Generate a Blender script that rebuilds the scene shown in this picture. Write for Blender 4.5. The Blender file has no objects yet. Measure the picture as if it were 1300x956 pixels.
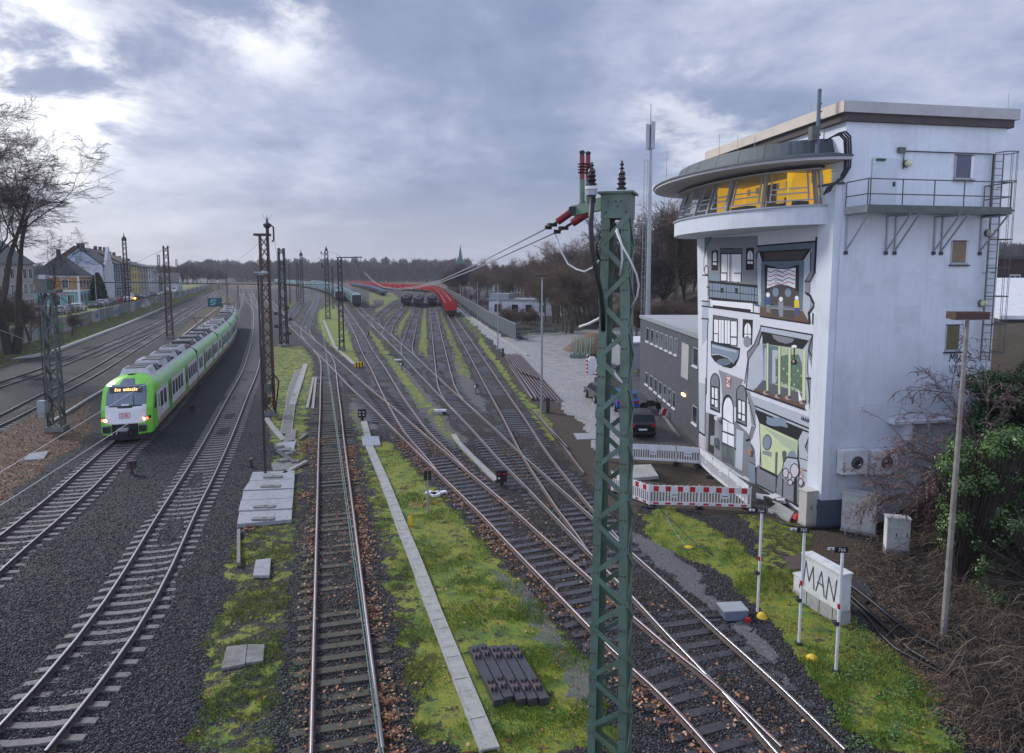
import bpy, math, random
import numpy as np
from mathutils import Vector, Matrix
random.seed(7); rng = np.random.default_rng(11)
C = bpy.context.scene.collection
# ------------------------------------------------------------------ camera
FOC, CX, CY, H = 867.0, 650.0, 433.0, 10.3
TH = math.atan(88 / 867.0)
cd = bpy.data.cameras.new('camera'); cam = bpy.data.objects.new('camera', cd); C.objects.link(cam)
cam.location = (0, 0, H); cam.rotation_euler = (math.pi / 2 - TH, 0, 0)
cd.sensor_fit = 'HORIZONTAL'; cd.sensor_width = 36; cd.lens = 36 * FOC / 1300
cd.shift_y = -(478 - CY) / 1300; cd.clip_start = 0.1; cd.clip_end = 6000
bpy.context.scene.camera = cam
sc = bpy.context.scene
sc.view_settings.view_transform = 'Standard'; sc.view_settings.look = 'None'
sc.view_settings.exposure = 0.85; sc.view_settings.gamma = 1.0

def ray(px, py):
    x = (px - CX) / FOC; y = -(py - CY) / FOC
    return Vector((x, math.cos(TH) + y * math.sin(TH), -math.sin(TH) + y * math.cos(TH)))
def P(px, py, z=0.0):
    d = ray(px, py); t = (z - H) / d.z
    return Vector((d.x * t, d.y * t, z))
def Zat(py, px, X, Y):
    d = ray(px, py); t = Y / d.y
    return H + d.z * t
def onplane(px, py, o, n):
    d = ray(px, py); t = ((o.x) * n.x + (o.y) * n.y) / (d.x * n.x + d.y * n.y)
    return Vector((d.x * t, d.y * t, H + d.z * t))

# ------------------------------------------------------------------ world and sun
W = bpy.data.worlds.new('World'); sc.world = W; W.use_nodes = True
nt = W.node_tree; nt.nodes.clear(); N = nt.nodes.new; L = nt.links.new
SUN_EL, SUN_AZ = math.radians(32), math.radians(-55)   # azimuth from +Y, negative = to the left
out = N('ShaderNodeOutputWorld'); bg1 = N('ShaderNodeBackground'); bg2 = N('ShaderNodeBackground'); mx = N('ShaderNodeMixShader')
sky = N('ShaderNodeTexSky'); sky.sky_type = 'NISHITA'; sky.sun_disc = False; sky.sun_elevation = SUN_EL; sky.sun_rotation = SUN_AZ
L(sky.outputs[0], bg1.inputs[0]); bg1.inputs[1].default_value = 0.1
tc = N('ShaderNodeTexCoord'); sep = N('ShaderNodeSeparateXYZ'); L(tc.outputs['Generated'], sep.inputs[0])
def vmath(op, a, b=None):
    n = N('ShaderNodeMath'); n.operation = op
    for i, v in enumerate((a, b)):
        if v is None: continue
        if isinstance(v, (int, float)): n.inputs[i].default_value = v
        else: L(v, n.inputs[i])
    return n.outputs[0]
zc = vmath('ADD', vmath('MAXIMUM', sep.outputs[2], 0.0), 0.30)
cmb = N('ShaderNodeCombineXYZ'); L(vmath('DIVIDE', sep.outputs[0], zc), cmb.inputs[0]); L(vmath('DIVIDE', sep.outputs[1], zc), cmb.inputs[1])
def wnoise(scale, detail, rough, off, dist=0.0):
    mp = N('ShaderNodeMapping'); mp.inputs[1].default_value = off; L(cmb.outputs[0], mp.inputs[0])
    n = N('ShaderNodeTexNoise'); n.inputs['Scale'].default_value = scale; n.inputs['Detail'].default_value = detail
    n.inputs['Roughness'].default_value = rough; n.inputs['Distortion'].default_value = dist; L(mp.outputs[0], n.inputs[0]); return n.outputs[0]
big = wnoise(0.8, 8, 0.58, (3.1, 1.7, 0), 0.3); fine = wnoise(2.6, 8, 0.62, (7.3, 2.2, 0), 0.2)
v = vmath('ADD', vmath('MULTIPLY', big, 0.65), vmath('MULTIPLY', fine, 0.35))
ramp = N('ShaderNodeValToRGB'); L(v, ramp.inputs[0]); cr = ramp.color_ramp
cr.elements[0].position = 0.40; cr.elements[0].color = (0.165, 0.20, 0.315, 1)
cr.elements[1].position = 0.70; cr.elements[1].color = (0.60, 0.62, 0.70, 1)
e = cr.elements.new(0.47); e.color = (0.215, 0.25, 0.37, 1)
e = cr.elements.new(0.53); e.color = (0.31, 0.34, 0.465, 1)
e = cr.elements.new(0.60); e.color = (0.44, 0.465, 0.57, 1)
# thinner cloud in the direction of the hidden sun and at two gaps: brighter cloud there
def gap(px, py, width, gain, lo, hi, nz):
    d = ray(px, py).normalized()
    vm = N('ShaderNodeVectorMath'); vm.operation = 'DOT_PRODUCT'; L(tc.outputs['Generated'], vm.inputs[0]); vm.inputs[1].default_value = d
    mr = N('ShaderNodeMapRange'); mr.interpolation_type = 'SMOOTHSTEP'; L(vm.outputs['Value'], mr.inputs[0]); mr.inputs[1].default_value = math.cos(width); mr.inputs[2].default_value = 1.0
    m2 = N('ShaderNodeMapRange'); m2.interpolation_type = 'SMOOTHSTEP'; L(nz, m2.inputs[0]); m2.inputs[1].default_value = lo; m2.inputs[2].default_value = hi
    return vmath('MULTIPLY', vmath('MULTIPLY', mr.outputs[0], m2.outputs[0]), gain)
g = vmath('ADD', gap(20, 125, 0.15, 1.5, 0.40, 0.60, fine), gap(335, 0, 0.12, .9, 0.42, 0.62, fine))
g = vmath('ADD', g, gap(890, 160, 0.13, 0.4, 0.46, 0.62, fine)); g = vmath('ADD', g, gap(60, 30, 0.2, 0.45, 0.42, 0.62, fine))
g = vmath('MINIMUM', g, 0.9)
mixc = N('ShaderNodeMix'); mixc.data_type = 'RGBA'; L(g, mixc.inputs[0]); L(ramp.outputs[0], mixc.inputs[6]); mixc.inputs[7].default_value = (0.80, 0.80, 0.84, 1)
# even veil of cloud low over the horizon
hz = N('ShaderNodeMapRange'); hz.interpolation_type = 'SMOOTHSTEP'; L(sep.outputs[2], hz.inputs[0]); hz.inputs[1].default_value = 0.17; hz.inputs[2].default_value = -0.02
hz.inputs[3].default_value = 0.0; hz.inputs[4].default_value = 0.6
mix2 = N('ShaderNodeMix'); mix2.data_type = 'RGBA'; L(hz.outputs[0], mix2.inputs[0]); L(mixc.outputs[2], mix2.inputs[6]); mix2.inputs[7].default_value = (0.40, 0.415, 0.49, 1)
L(mix2.outputs[2], bg2.inputs[0])
# unseen sky behind the camera brightened, added to light the tower's end wall
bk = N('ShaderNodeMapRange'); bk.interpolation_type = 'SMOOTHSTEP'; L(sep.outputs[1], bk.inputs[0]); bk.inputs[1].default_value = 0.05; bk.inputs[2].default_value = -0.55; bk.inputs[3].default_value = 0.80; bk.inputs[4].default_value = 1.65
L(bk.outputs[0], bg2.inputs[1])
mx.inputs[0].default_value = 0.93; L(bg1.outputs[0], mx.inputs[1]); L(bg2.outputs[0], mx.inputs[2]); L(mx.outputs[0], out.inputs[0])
sl = bpy.data.lights.new('sun', 'SUN'); so = bpy.data.objects.new('sun', sl); C.objects.link(so)
sl.energy = 1.5; sl.angle = math.radians(12); sl.color = (1.0, 0.97, 0.93)
sd = Vector((math.sin(SUN_AZ) * math.cos(SUN_EL), math.cos(SUN_AZ) * math.cos(SUN_EL), math.sin(SUN_EL)))
so.rotation_euler = sd.to_track_quat('Z', 'Y').to_euler(); so.location = (0, 0, 60)

# ------------------------------------------------------------------ materials
MATS = {}
def mat(name, col, rough=0.7, metal=0.0, var=0.18, scale=3.0, bump=0.0, bscale=20.0, dirt=None, dirt_amt=0.0, dscale=1.2, spec=0.5, emit=None, alpha=None):
    if name in MATS: return MATS[name]
    m = bpy.data.materials.new(name); m.use_nodes = True; t = m.node_tree; b = t.nodes['Principled BSDF']
    n = t.nodes.new; l = t.links.new
    b.inputs['Roughness'].default_value = rough; b.inputs['Metallic'].default_value = metal; b.inputs['Specular IOR Level'].default_value = spec
    tcn = n('ShaderNodeTexCoord'); oi = n('ShaderNodeObjectInfo')
    va = n('ShaderNodeVectorMath'); va.operation = 'ADD'; l(tcn.outputs['Object'], va.inputs[0])
    cm = n('ShaderNodeVectorMath'); cm.operation = 'SCALE'; cm.inputs[0].default_value = (31, 17, 9); l(oi.outputs['Random'], cm.inputs['Scale']); l(cm.outputs[0], va.inputs[1])
    nz = n('ShaderNodeTexNoise'); nz.inputs['Scale'].default_value = scale; nz.inputs['Detail'].default_value = 6; nz.inputs['Roughness'].default_value = 0.65; l(va.outputs[0], nz.inputs[0])
    mr = n('ShaderNodeMapRange'); l(nz.outputs[0], mr.inputs[0]); mr.inputs[1].default_value = 0.25; mr.inputs[2].default_value = 0.75; mr.inputs[3].default_value = 1 - var; mr.inputs[4].default_value = 1 + var
    mm = n('ShaderNodeVectorMath'); mm.operation = 'SCALE'; mm.inputs[0].default_value = col[:3]; l(mr.outputs[0], mm.inputs['Scale'])
    last = mm.outputs[0]
    if dirt is not None:
        n2 = n('ShaderNodeTexNoise'); n2.inputs['Scale'].default_value = dscale; n2.inputs['Detail'].default_value = 7; n2.inputs['Roughness'].default_value = 0.7; l(va.outputs[0], n2.inputs[0])
        r2 = n('ShaderNodeMapRange'); l(n2.outputs[0], r2.inputs[0]); r2.inputs[1].default_value = 0.48; r2.inputs[2].default_value = 0.68; r2.inputs[3].default_value = 0; r2.inputs[4].default_value = dirt_amt
        mc = n('ShaderNodeMix'); mc.data_type = 'RGBA'; l(r2.outputs[0], mc.inputs[0]); l(last, mc.inputs[6]); mc.inputs[7].default_value = (*dirt, 1); last = mc.outputs[2]
    l(last, b.inputs['Base Color'])
    if bump > 0:
        n3 = n('ShaderNodeTexNoise'); n3.inputs['Scale'].default_value = bscale; n3.inputs['Detail'].default_value = 5; l(tcn.outputs['Object'], n3.inputs[0])
        bp = n('ShaderNodeBump'); bp.inputs['Strength'].default_value = bump; bp.inputs['Distance'].default_value = 0.02; l(n3.outputs[0], bp.inputs['Height']); l(bp.outputs[0], b.inputs['Normal'])
    if emit: b.inputs['Emission Color'].default_value = (*emit[:3], 1); b.inputs['Emission Strength'].default_value = emit[3]
    MATS[name] = m; return m
def glass(name, col=(0.03, 0.04, 0.05), rough=0.06):
    return mat(name, col, rough, var=0.25, scale=0.8, spec=0.9)

# ------------------------------------------------------------------ mesh builder
class MB:
    def __init__(s): s.v = []; s.f = []; s.m = []; s.mats = []
    def mi(s, m):
        if m not in s.mats: s.mats.append(m)
        return s.mats.index(m)
    def add(s, vs, fs, m):
        b = len(s.v); k = s.mi(m); s.v += [tuple(p) for p in vs]
        for f in fs: s.f.append(tuple(i + b for i in f)); s.m.append(k)
        return s
    def box(s, c, d, m, rz=0.0, M=None):
        x, y, z = d[0] / 2, d[1] / 2, d[2] / 2
        vs = [Vector((sx * x, sy * y, sz * z)) for sz in (-1, 1) for sy in (-1, 1) for sx in (-1, 1)]
        if M is not None: vs = [M @ p for p in vs]
        elif rz: R = Matrix.Rotation(rz, 3, 'Z'); vs = [R @ p for p in vs]
        c = Vector(c); vs = [p + c for p in vs]
        return s.add(vs, [(0, 2, 3, 1), (4, 5, 7, 6), (0, 1, 5, 4), (2, 6, 7, 3), (0, 4, 6, 2), (1, 3, 7, 5)], m)
    def bb(s, a, b, m):
        return s.box([(a[i] + b[i]) / 2 for i in range(3)], [abs(b[i] - a[i]) for i in range(3)], m)
    def beam(s, a, b, w, h, m, up=(0, 0, 1)):
        a = Vector(a); b = Vector(b); d = b - a; ln = d.length
        if ln < 1e-6: return s
        x = d / ln; u = Vector(up)
        if abs(x.dot(u)) > 0.98: u = Vector((1, 0, 0))
        y = u.cross(x).normalized(); z = x.cross(y)
        M = Matrix((x, y, z)).transposed()
        return s.box((a + b) / 2, (ln, w, h), m, M=M)
    def tube(s, pts, r, m, n=6, cap=True):
        pts = [Vector(p) for p in pts]; k = len(pts)
        rs = r if isinstance(r, (list, tuple)) else [r] * k
        vs = []; prev = None
        for i, p in enumerate(pts):
            d = (pts[min(i + 1, k - 1)] - pts[max(i - 1, 0)]).normalized()
            if prev is None:
                u = Vector((0, 0, 1)) if abs(d.z) < 0.9 else Vector((1, 0, 0)); y = u.cross(d).normalized()
            else:
                y = (prev - d * prev.dot(d)); y = y.normalized() if y.length > 1e-5 else Vector((1, 0, 0)).cross(d).normalized()
            prev = y; z = d.cross(y)
            for j in range(n):
                a = 2 * math.pi * j / n; vs.append(p + (y * math.cos(a) + z * math.sin(a)) * rs[i])
        fs = []
        for i in range(k - 1):
            for j in range(n):
                a = i * n + j; b = i * n + (j + 1) % n; fs.append((a, b, b + n, a + n))
        if cap: fs.append(tuple(reversed(range(n)))); fs.append(tuple(range((k - 1) * n, k * n)))
        return s.add(vs, fs, m)
    def cyl(s, a, b, r, m, n=12): return s.tube([a, b], r, m, n)
    def lathe(s, c, prof, m, n=12):     # prof: (r, z)
        vs = []
        for r, z in prof:
            for j in range(n):
                a = 2 * math.pi * j / n; vs.append((c[0] + r * math.cos(a), c[1] + r * math.sin(a), c[2] + z))
        fs = []
        for i in range(len(prof) - 1):
            for j in range(n):
                a = i * n + j; b = i * n + (j + 1) % n; fs.append((a, b, b + n, a + n))
        fs.append(tuple(reversed(range(n)))); fs.append(tuple(range((len(prof) - 1) * n, len(prof) * n)))
        return s.add(vs, fs, m)
    def prism(s, poly, off, m):         # poly: list of 3-D points, off: extrusion vector
        n = len(poly); off = Vector(off); a = [Vector(p) for p in poly]; b = [p + off for p in a]
        fs = [tuple(reversed(range(n))), tuple(range(n, 2 * n))] + [(i, (i + 1) % n, n + (i + 1) % n, n + i) for i in range(n)]
        return s.add(a + b, fs, m)
    def quad(s, a, b, c, d, m): return s.add([a, b, c, d], [(0, 1, 2, 3)], m)
    def build(s, name, parent=None, smooth=False, rel=False, loc=None):
        me = bpy.data.meshes.new(name)
        vs = s.v
        if rel and parent is not None:
            o = parent.location; vs = [(p[0] - o.x, p[1] - o.y, p[2] - o.z) for p in vs]
        me.from_pydata(vs, [], s.f)
        for m in s.mats: me.materials.append(m)
        me.polygons.foreach_set('material_index', s.m)
        if smooth: me.polygons.foreach_set('use_smooth', [True] * len(s.f))
        me.update()
        o = bpy.data.objects.new(name, me); C.objects.link(o)
        if parent is not None: o.parent = parent
        if loc is not None: o.location = loc
        return o
def npmesh(name, V, F, mats, midx=None, parent=None, smooth=False):
    me = bpy.data.meshes.new(name); V = np.asarray(V, np.float32); F = np.asarray(F, np.int32); k = F.shape[1]
    me.vertices.add(len(V)); me.vertices.foreach_set('co', V.ravel())
    me.loops.add(F.size); me.loops.foreach_set('vertex_index', F.ravel())
    me.polygons.add(len(F)); me.polygons.foreach_set('loop_start', np.arange(0, F.size, k, dtype=np.int32))
    try: me.polygons.foreach_set('loop_total', np.full(len(F), k, np.int32))
    except Exception: pass
    for m in mats: me.materials.append(m)
    if midx is not None: me.polygons.foreach_set('material_index', np.asarray(midx, np.int32))
    if smooth: me.polygons.foreach_set('use_smooth', np.ones(len(F), bool))
    me.update(calc_edges=True); me.validate()
    o = bpy.data.objects.new(name, me); C.objects.link(o)
    if parent is not None: o.parent = parent
    return o
def tag(o, label=None, cat=None, group=None, kind=None):
    if label: o['label'] = label
    if cat: o['category'] = cat
    if group: o['group'] = group
    if kind: o['kind'] = kind
    return o
def thing(name, loc, label, cat, group=None, rz=0.0):
    o = bpy.data.objects.new(name, None); C.objects.link(o); o.location = loc; o.rotation_euler = (0, 0, rz); o.empty_display_size = 0.2
    return tag(o, label, cat, group)
def children_of(o, idx):
    return idx.get(o.name, [])
def copy_tree(proto_list, root, loc, rz, label, group=None, sxyz=None):
    # proto_list: [(obj, parent_obj or None)] in top-down order
    new = {}
    for o, par in proto_list:
        c = o.copy(); C.objects.link(c); new[o.name] = c
        if par is not None: c.parent = new[par.name]
    r = new[root.name]; r.location = loc; r.rotation_euler = (0, 0, rz); r['label'] = label
    if group: r['group'] = group
    if sxyz: r.scale = sxyz
    return r
def tree_list(root):
    res = [(root, None)]; q = [root]
    allo = list(C.objects)
    while q:
        p = q.pop(0)
        for o in allo:
            if o.parent is p: res.append((o, p)); q.append(o)
    return res
def text(name, s, size, m, parent, M, extrude=0.004):
    cu = bpy.data.curves.new(name, 'FONT'); cu.body = s; cu.size = size; cu.extrude = extrude; cu.align_x = 'CENTER'; cu.align_y = 'CENTER'
    t_ = bpy.data.objects.new('text_source', cu); me = bpy.data.meshes.new_from_object(t_); bpy.data.objects.remove(t_); bpy.data.curves.remove(cu)
    me.name = name; me.materials.clear(); me.materials.append(m); o = bpy.data.objects.new(name, me); C.objects.link(o)
    if parent is not None: o.parent = parent
    o.matrix_local = M; return o
def face_matrix(pos, right, up):
    r = Vector(right).normalized(); u = Vector(up).normalized(); n = r.cross(u)
    M = Matrix((r, u, n)).transposed().to_4x4(); M.translation = Vector(pos); return M
G = -0.2      # level of the yard ground; rail heads are at 0
def PG(px, py): return P(px, py, G)
# ------------------------------------------------------------------ common materials
M_green = mat('mast_green_paint', (0.115, 0.185, 0.135), 0.5, var=0.16, scale=2, dirt=(0.085, 0.09, 0.06), dirt_amt=0.7, dscale=5)
M_rust = mat('rusty_steel', (0.085, 0.045, 0.035), 0.75, var=0.35, scale=6)
M_darksteel = mat('dark_steel', (0.035, 0.032, 0.034), 0.6, var=0.3, scale=5)
M_galv = mat('galvanised_steel', (0.33, 0.36, 0.38), 0.5, 0.3, var=0.15, scale=4)
M_greysteel = mat('weathered_grey_steel', (0.10, 0.112, 0.10), 0.7, var=0.35, scale=6, dirt=(0.06, 0.06, 0.045), dirt_amt=0.7, dscale=3)
M_bluegrey = mat('blue_grey_paint', (0.10, 0.13, 0.18), 0.5, var=0.1)
M_white = mat('white_paint', (0.72, 0.73, 0.74), 0.5, var=0.06, dirt=(0.42, 0.42, 0.40), dirt_amt=0.5)
M_black = mat('black_rubber', (0.015, 0.015, 0.017), 0.45, var=0.2)
M_ceram = mat('brown_black_porcelain', (0.035, 0.018, 0.02), 0.2, var=0.2, spec=0.8)
M_redins = mat('red_insulator', (0.20, 0.018, 0.022), 0.35, var=0.15)
M_cable = mat('bare_cable', (0.30, 0.31, 0.33), 0.5, var=0.1)
M_cablel = mat('pale_cable', (0.55, 0.56, 0.56), 0.5, var=0.1)
M_cabled = mat('dark_wire', (0.03, 0.032, 0.035), 0.6, var=0.1)
M_patina = mat('green_wire', (0.20, 0.33, 0.28), 0.6, var=0.1)
M_conc = mat('pale_concrete', (0.36, 0.36, 0.34), 0.85, var=0.15, scale=5, bump=0.3, dirt=(0.16, 0.17, 0.13), dirt_amt=0.6, dscale=3)
M_concd = mat('grey_concrete', (0.21, 0.21, 0.20), 0.85, var=0.2, scale=5, bump=0.3, dirt=(0.09, 0.10, 0.07), dirt_amt=0.7, dscale=3)
M_concwet = mat('wet_pale_concrete', (0.34, 0.345, 0.37), 0.3, var=0.2, scale=6, bump=0.2, dirt=(0.15, 0.15, 0.15), dirt_amt=0.6, dscale=4)
M_slconc = mat('concrete_sleeper', (0.20, 0.185, 0.18), 0.8, var=0.2, scale=9, dirt=(0.10, 0.095, 0.09), dirt_amt=0.7, dscale=5)
M_slwood = mat('wet_wooden_sleeper', (0.055, 0.054, 0.062), 0.28, var=0.4, scale=9, bump=0.5, bscale=30, dirt=(0.03, 0.025, 0.02), dirt_amt=0.6, dscale=6, spec=0.7)
M_slold = mat('mossy_old_sleeper', (0.065, 0.06, 0.05), 0.75, var=0.4, scale=9, bump=0.4, dirt=(0.06, 0.075, 0.025), dirt_amt=0.7, dscale=3)
M_railtop = mat('rail_head_steel', (0.42, 0.42, 0.45), 0.3, 0.75, var=0.12, scale=3)
M_railtopr = mat('rail_head_brown', (0.34, 0.29, 0.31), 0.4, 0.5, var=0.2, scale=3)
M_railside = mat('rail_side_rust', (0.075, 0.055, 0.05), 0.75, var=0.3, scale=5)
M_railsider = mat('rail_side_red_rust', (0.085, 0.058, 0.052), 0.75, var=0.3, scale=5)
M_red = mat('red_paint', (0.50, 0.02, 0.025), 0.45, var=0.1)
M_yellow = mat('yellow_paint', (0.70, 0.47, 0.03), 0.5, var=0.1)

# ------------------------------------------------------------------ terrain
K0, K1 = P(30, 456), P(200, 395)          # kerb line left of the tracks
kd = (K1 - K0).normalized(); kn = Vector((-kd.y, kd.x, 0))   # to the left
BK = 3.2
T0, T1 = Vector((16.3, 30.5, 0)), Vector((11.4, 14.0, 0))   # toe of the right embankment
td = (T1 - T0).normalized(); tn = Vector((-td.y, td.x, 0))
if tn.x < 0: tn = -tn
def vnoise(x, y, s, seed):
    r = np.random.default_rng(seed); o = np.zeros_like(x)
    for i in range(7):
        a = r.uniform(0, 6.28); k = s * r.uniform(0.6, 2.2); ph = r.uniform(0, 6.28)
        o += np.sin((x * math.cos(a) + y * math.sin(a)) * k + ph)
    return o / 3.7
def terr(x, y):
    x = np.asarray(x, float); y = np.asarray(y, float)
    z = np.full(x.shape, G)
    dk = (x - K0.x) * kn.x + (y - K0.y) * kn.y
    ok = (y > 0)
    z = np.where(ok & (dk > 0), G + np.clip(dk / BK, 0, 1) * 1.1, z)
    z = np.where(ok & (dk > BK + 0.25), 3.0, z)
    dt = (x - T0.x) * tn.x + (y - T0.y) * tn.y
    yl = (y < 34)
    hgt = np.clip(dt * 0.60, 0, 6.3)
    cut = np.clip((y - 31.5) / 9.0, 0, 1)
    hgt = np.clip((dt - 7.5 * cut) * 0.60, 0, 6.3)
    hgt = np.where(y > 34, np.clip((x - 23 - (y - 34) * 0.02) * 0.5, 0, 6.3), hgt)
    z = np.where((dt > 0) | (y > 34), np.maximum(z, G + hgt * (1 + 0.05 * vnoise(x, y, 0.9, 5))), z)
    # wooded rise far right
    far = np.clip((y - 170) / 500, 0, 1) * np.clip((x - 20) / 200, 0, 1) * 16
    z = z + np.where(x > 20, far, 0)
    pit = np.exp(-(((x - PIT.x) / 1.6) ** 2 + ((y - PIT.y) / 1.3) ** 2) * 1.2)
    z = z - 0.75 * pit
    return z
PIT = PG(872, 603)
def tz(x, y): return float(terr(np.array([x]), np.array([y]))[0])

def inpoly(x, y, poly):
    c = np.zeros(x.shape, bool); n = len(poly)
    for i in range(n):
        x0, y0 = poly[i]; x1, y1 = poly[(i + 1) % n]
        if y0 == y1: continue
        m = ((y0 > y) != (y1 > y)) & (x < (x1 - x0) * (y - y0) / (y1 - y0) + x0); c ^= m
    return c
# zone outlines: (kind, strength, pixels on the ground plane)
ZONES = [
 ('moss', .60, [(345,650),(398,590),(395,867),(393,956),(215,956),(255,867),(285,770),(295,690)]),
 ('moss', .80, [(345,440),(392,438),(406,470),(405,560),(398,600),(350,600),(342,520)]),
 ('moss', .55, [(362,385),(400,372),(425,372),(445,405),(462,462),(430,450),(400,420),(380,425)]),
 ('moss', .95, [(402,395),(428,385),(448,425),(455,452),(466,465),(440,456),(412,432)]),
 ('moss', .95, [(505,560),(545,590),(600,650),(650,705),(690,755),(735,800),(765,867),(800,956),(560,956),(545,867),(510,700),(480,600),(478,560)]),
 ('moss', .70, [(436,520),(455,520),(470,560),(505,650),(560,800),(600,956),(495,956),(480,867),(470,760),(448,600)]),
 ('moss', .85, [(478,395),(490,420),(478,425),(500,455),(548,515),(530,520),(500,480),(472,432),(462,405)]),
 ('moss', .75, [(540,505),(575,545),(600,585),(640,600),(628,612),(590,590),(550,545)]),
 ('moss', .80, [(466,372),(500,372),(512,382),(480,402),(468,388)]),
 ('moss', .60, [(497,392),(508,392),(490,418),(480,410)]),
 ('moss', .80, [(517,392),(528,392),(514,425),(505,440),(498,425)]),
 ('moss', .85, [(535,392),(545,390),(549,430),(551,455),(541,455),(526,440),(527,415)]),
 ('moss', .75, [(553,392),(568,400),(582,425),(598,460),(600,480),(580,475),(570,440),(560,415)]),
 ('moss', .90, [(612,430),(625,445),(655,490),(700,535),(705,560),(690,560),(650,505),(620,465),(600,440)]),
 ('moss', .60, [(580,395),(600,405),(620,430),(608,432),(588,412)]),
 ('moss', .95, [(800,648),(860,645),(935,690),(985,735),(1060,790),(1150,867),(1200,956),(1080,956),(1040,867),(980,790),(900,720),(830,690)]),
 ('moss', .70, [(940,655),(1020,665),(1060,760),(1180,867),(1230,956),(1120,956),(1050,850),(990,760)]),
 ('moss', .9, [(825,447),(845,455),(800,475),(790,460)]),
 ('moss', .80, [(-60,470),(12,458),(80,444),(160,413),(235,381),(262,366),(262,355),(200,372),(120,398),(60,412),(-60,430)]),
 ('moss', .30, [(170,520),(250,430),(296,385),(305,395),(268,430),(232,462)]),
 ('moss', .35, [(228,420),(262,390),(296,372),(298,385),(262,410),(225,440)]),
 ('dirt', .95, [(-80,640),(0,590),(60,545),(112,508),(118,550),(60,592),(0,640),(-80,690)]),
 ('dirt', .75, [(-80,560),(-5,540),(60,520),(110,500),(112,510),(60,548),(0,592),(-80,640)]),
 ('dirt', .85, [(228,420),(262,388),(290,372),(298,380),(262,410),(200,460)]),
 ('dirt', .90, [(800,575),(880,575),(950,612),(1045,670),(1110,690),(1150,740),(1240,862),(1300,956),(1260,956),(1150,850),(1080,760),(1020,700),(950,655),(860,648),(800,640)]),
 ('dirt', .70, [(690,530),(745,508),(800,515),(800,650),(770,640),(735,600),(700,560)]),
 ('dirt', .55, [(632,455),(650,450),(720,520),(745,560),(715,560),(690,525),(660,500)]),
 ('dirt', .75, [(700,425),(770,418),(775,450),(750,462),(720,450)]),
 ('dirt', .35, [(400,600),(440,600),(478,867),(482,956),(390,956),(396,867)]),
 ('road', 1.0, [(553,372),(562,372),(592,398),(640,428),(700,436),(745,440),(760,468),(750,492),(752,520),(745,545),(718,520),(690,490),(655,460),(632,440),(588,400)]),
 ('road', .8, [(655,425),(760,418),(830,412),(832,432),(760,440),(690,440)]),
 ('road', .75, [(735,500),(800,500),(800,575),(760,575),(740,545)]),
 ('grav', .9, [(800,672),(850,700),(900,742),(950,795),(1000,850),(1060,956),(1010,956),(985,867),(930,800),(870,740),(800,700)]),
 ('grav', .85, [(622,715),(650,730),(700,790),(750,850),(770,900),(735,880),(700,830),(660,780)]),
 ('grav', .8, [(488,448),(520,470),(560,520),(590,560),(575,570),(545,545),(520,505),(495,465)]),
 ('grav', .8, [(500,420),(512,440),(520,440),(540,470),(530,440),(515,440),(500,415)]),
 ('grav', .8, [(540,455),(555,440),(580,455),(600,480),(625,530),(600,520),(580,490),(560,480),(545,470)]),
 ('grav', .9, [(486,410),(500,410),(505,418),(497,432),(490,424)]),
 ('grav', .8, [(425,390),(440,400),(475,450),(500,480),(490,480),(465,450),(440,420)]),
 ('grav', .7, [(438,500),(460,500),(478,530),(480,545),(450,545)]),
 ('asph', 1.0, [(802,470),(822,492),(850,525),(900,575),(960,615),(985,650),(960,640),(920,600),(875,580),(800,575),(795,520)]),
]
def crom(pts, step):
    pts = [np.array((p.x, p.y)) for p in pts]
    P0 = [2 * pts[0] - pts[1]] + pts + [2 * pts[-1] - pts[-2]]
    o = []
    for i in range(1, len(P0) - 2):
        a, b, c, d = P0[i - 1:i + 3]; n = max(2, int(np.linalg.norm(c - b) / 2.0))
        # centripetal-like tangents scaled by chord lengths
        lb = np.linalg.norm(b - a) + 1e-6; lc = np.linalg.norm(c - b) + 1e-6; ld = np.linalg.norm(d - c) + 1e-6
        m1 = lc * ((b - a) / lb * lc + (c - b) / lc * lb) / (lb + lc); m2 = lc * ((c - b) / lc * ld + (d - c) / ld * lc) / (lc + ld)
        for k in range(n):
            t = k / n; t2 = t * t; t3 = t2 * t
            o.append((2*t3-3*t2+1) * b + (t3-2*t2+t) * m1 + (-2*t3+3*t2) * c + (t3-t2) * m2)
    o.append(pts[-1]); o = np.array(o)
    sd_ = np.concatenate([[0], np.cumsum(np.linalg.norm(np.diff(o, axis=0), axis=1))]); s = np.arange(0, sd_[-1], step)
    return np.stack([np.interp(s, sd_, o[:, 0]), np.interp(s, sd_, o[:, 1])], 1)
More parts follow.
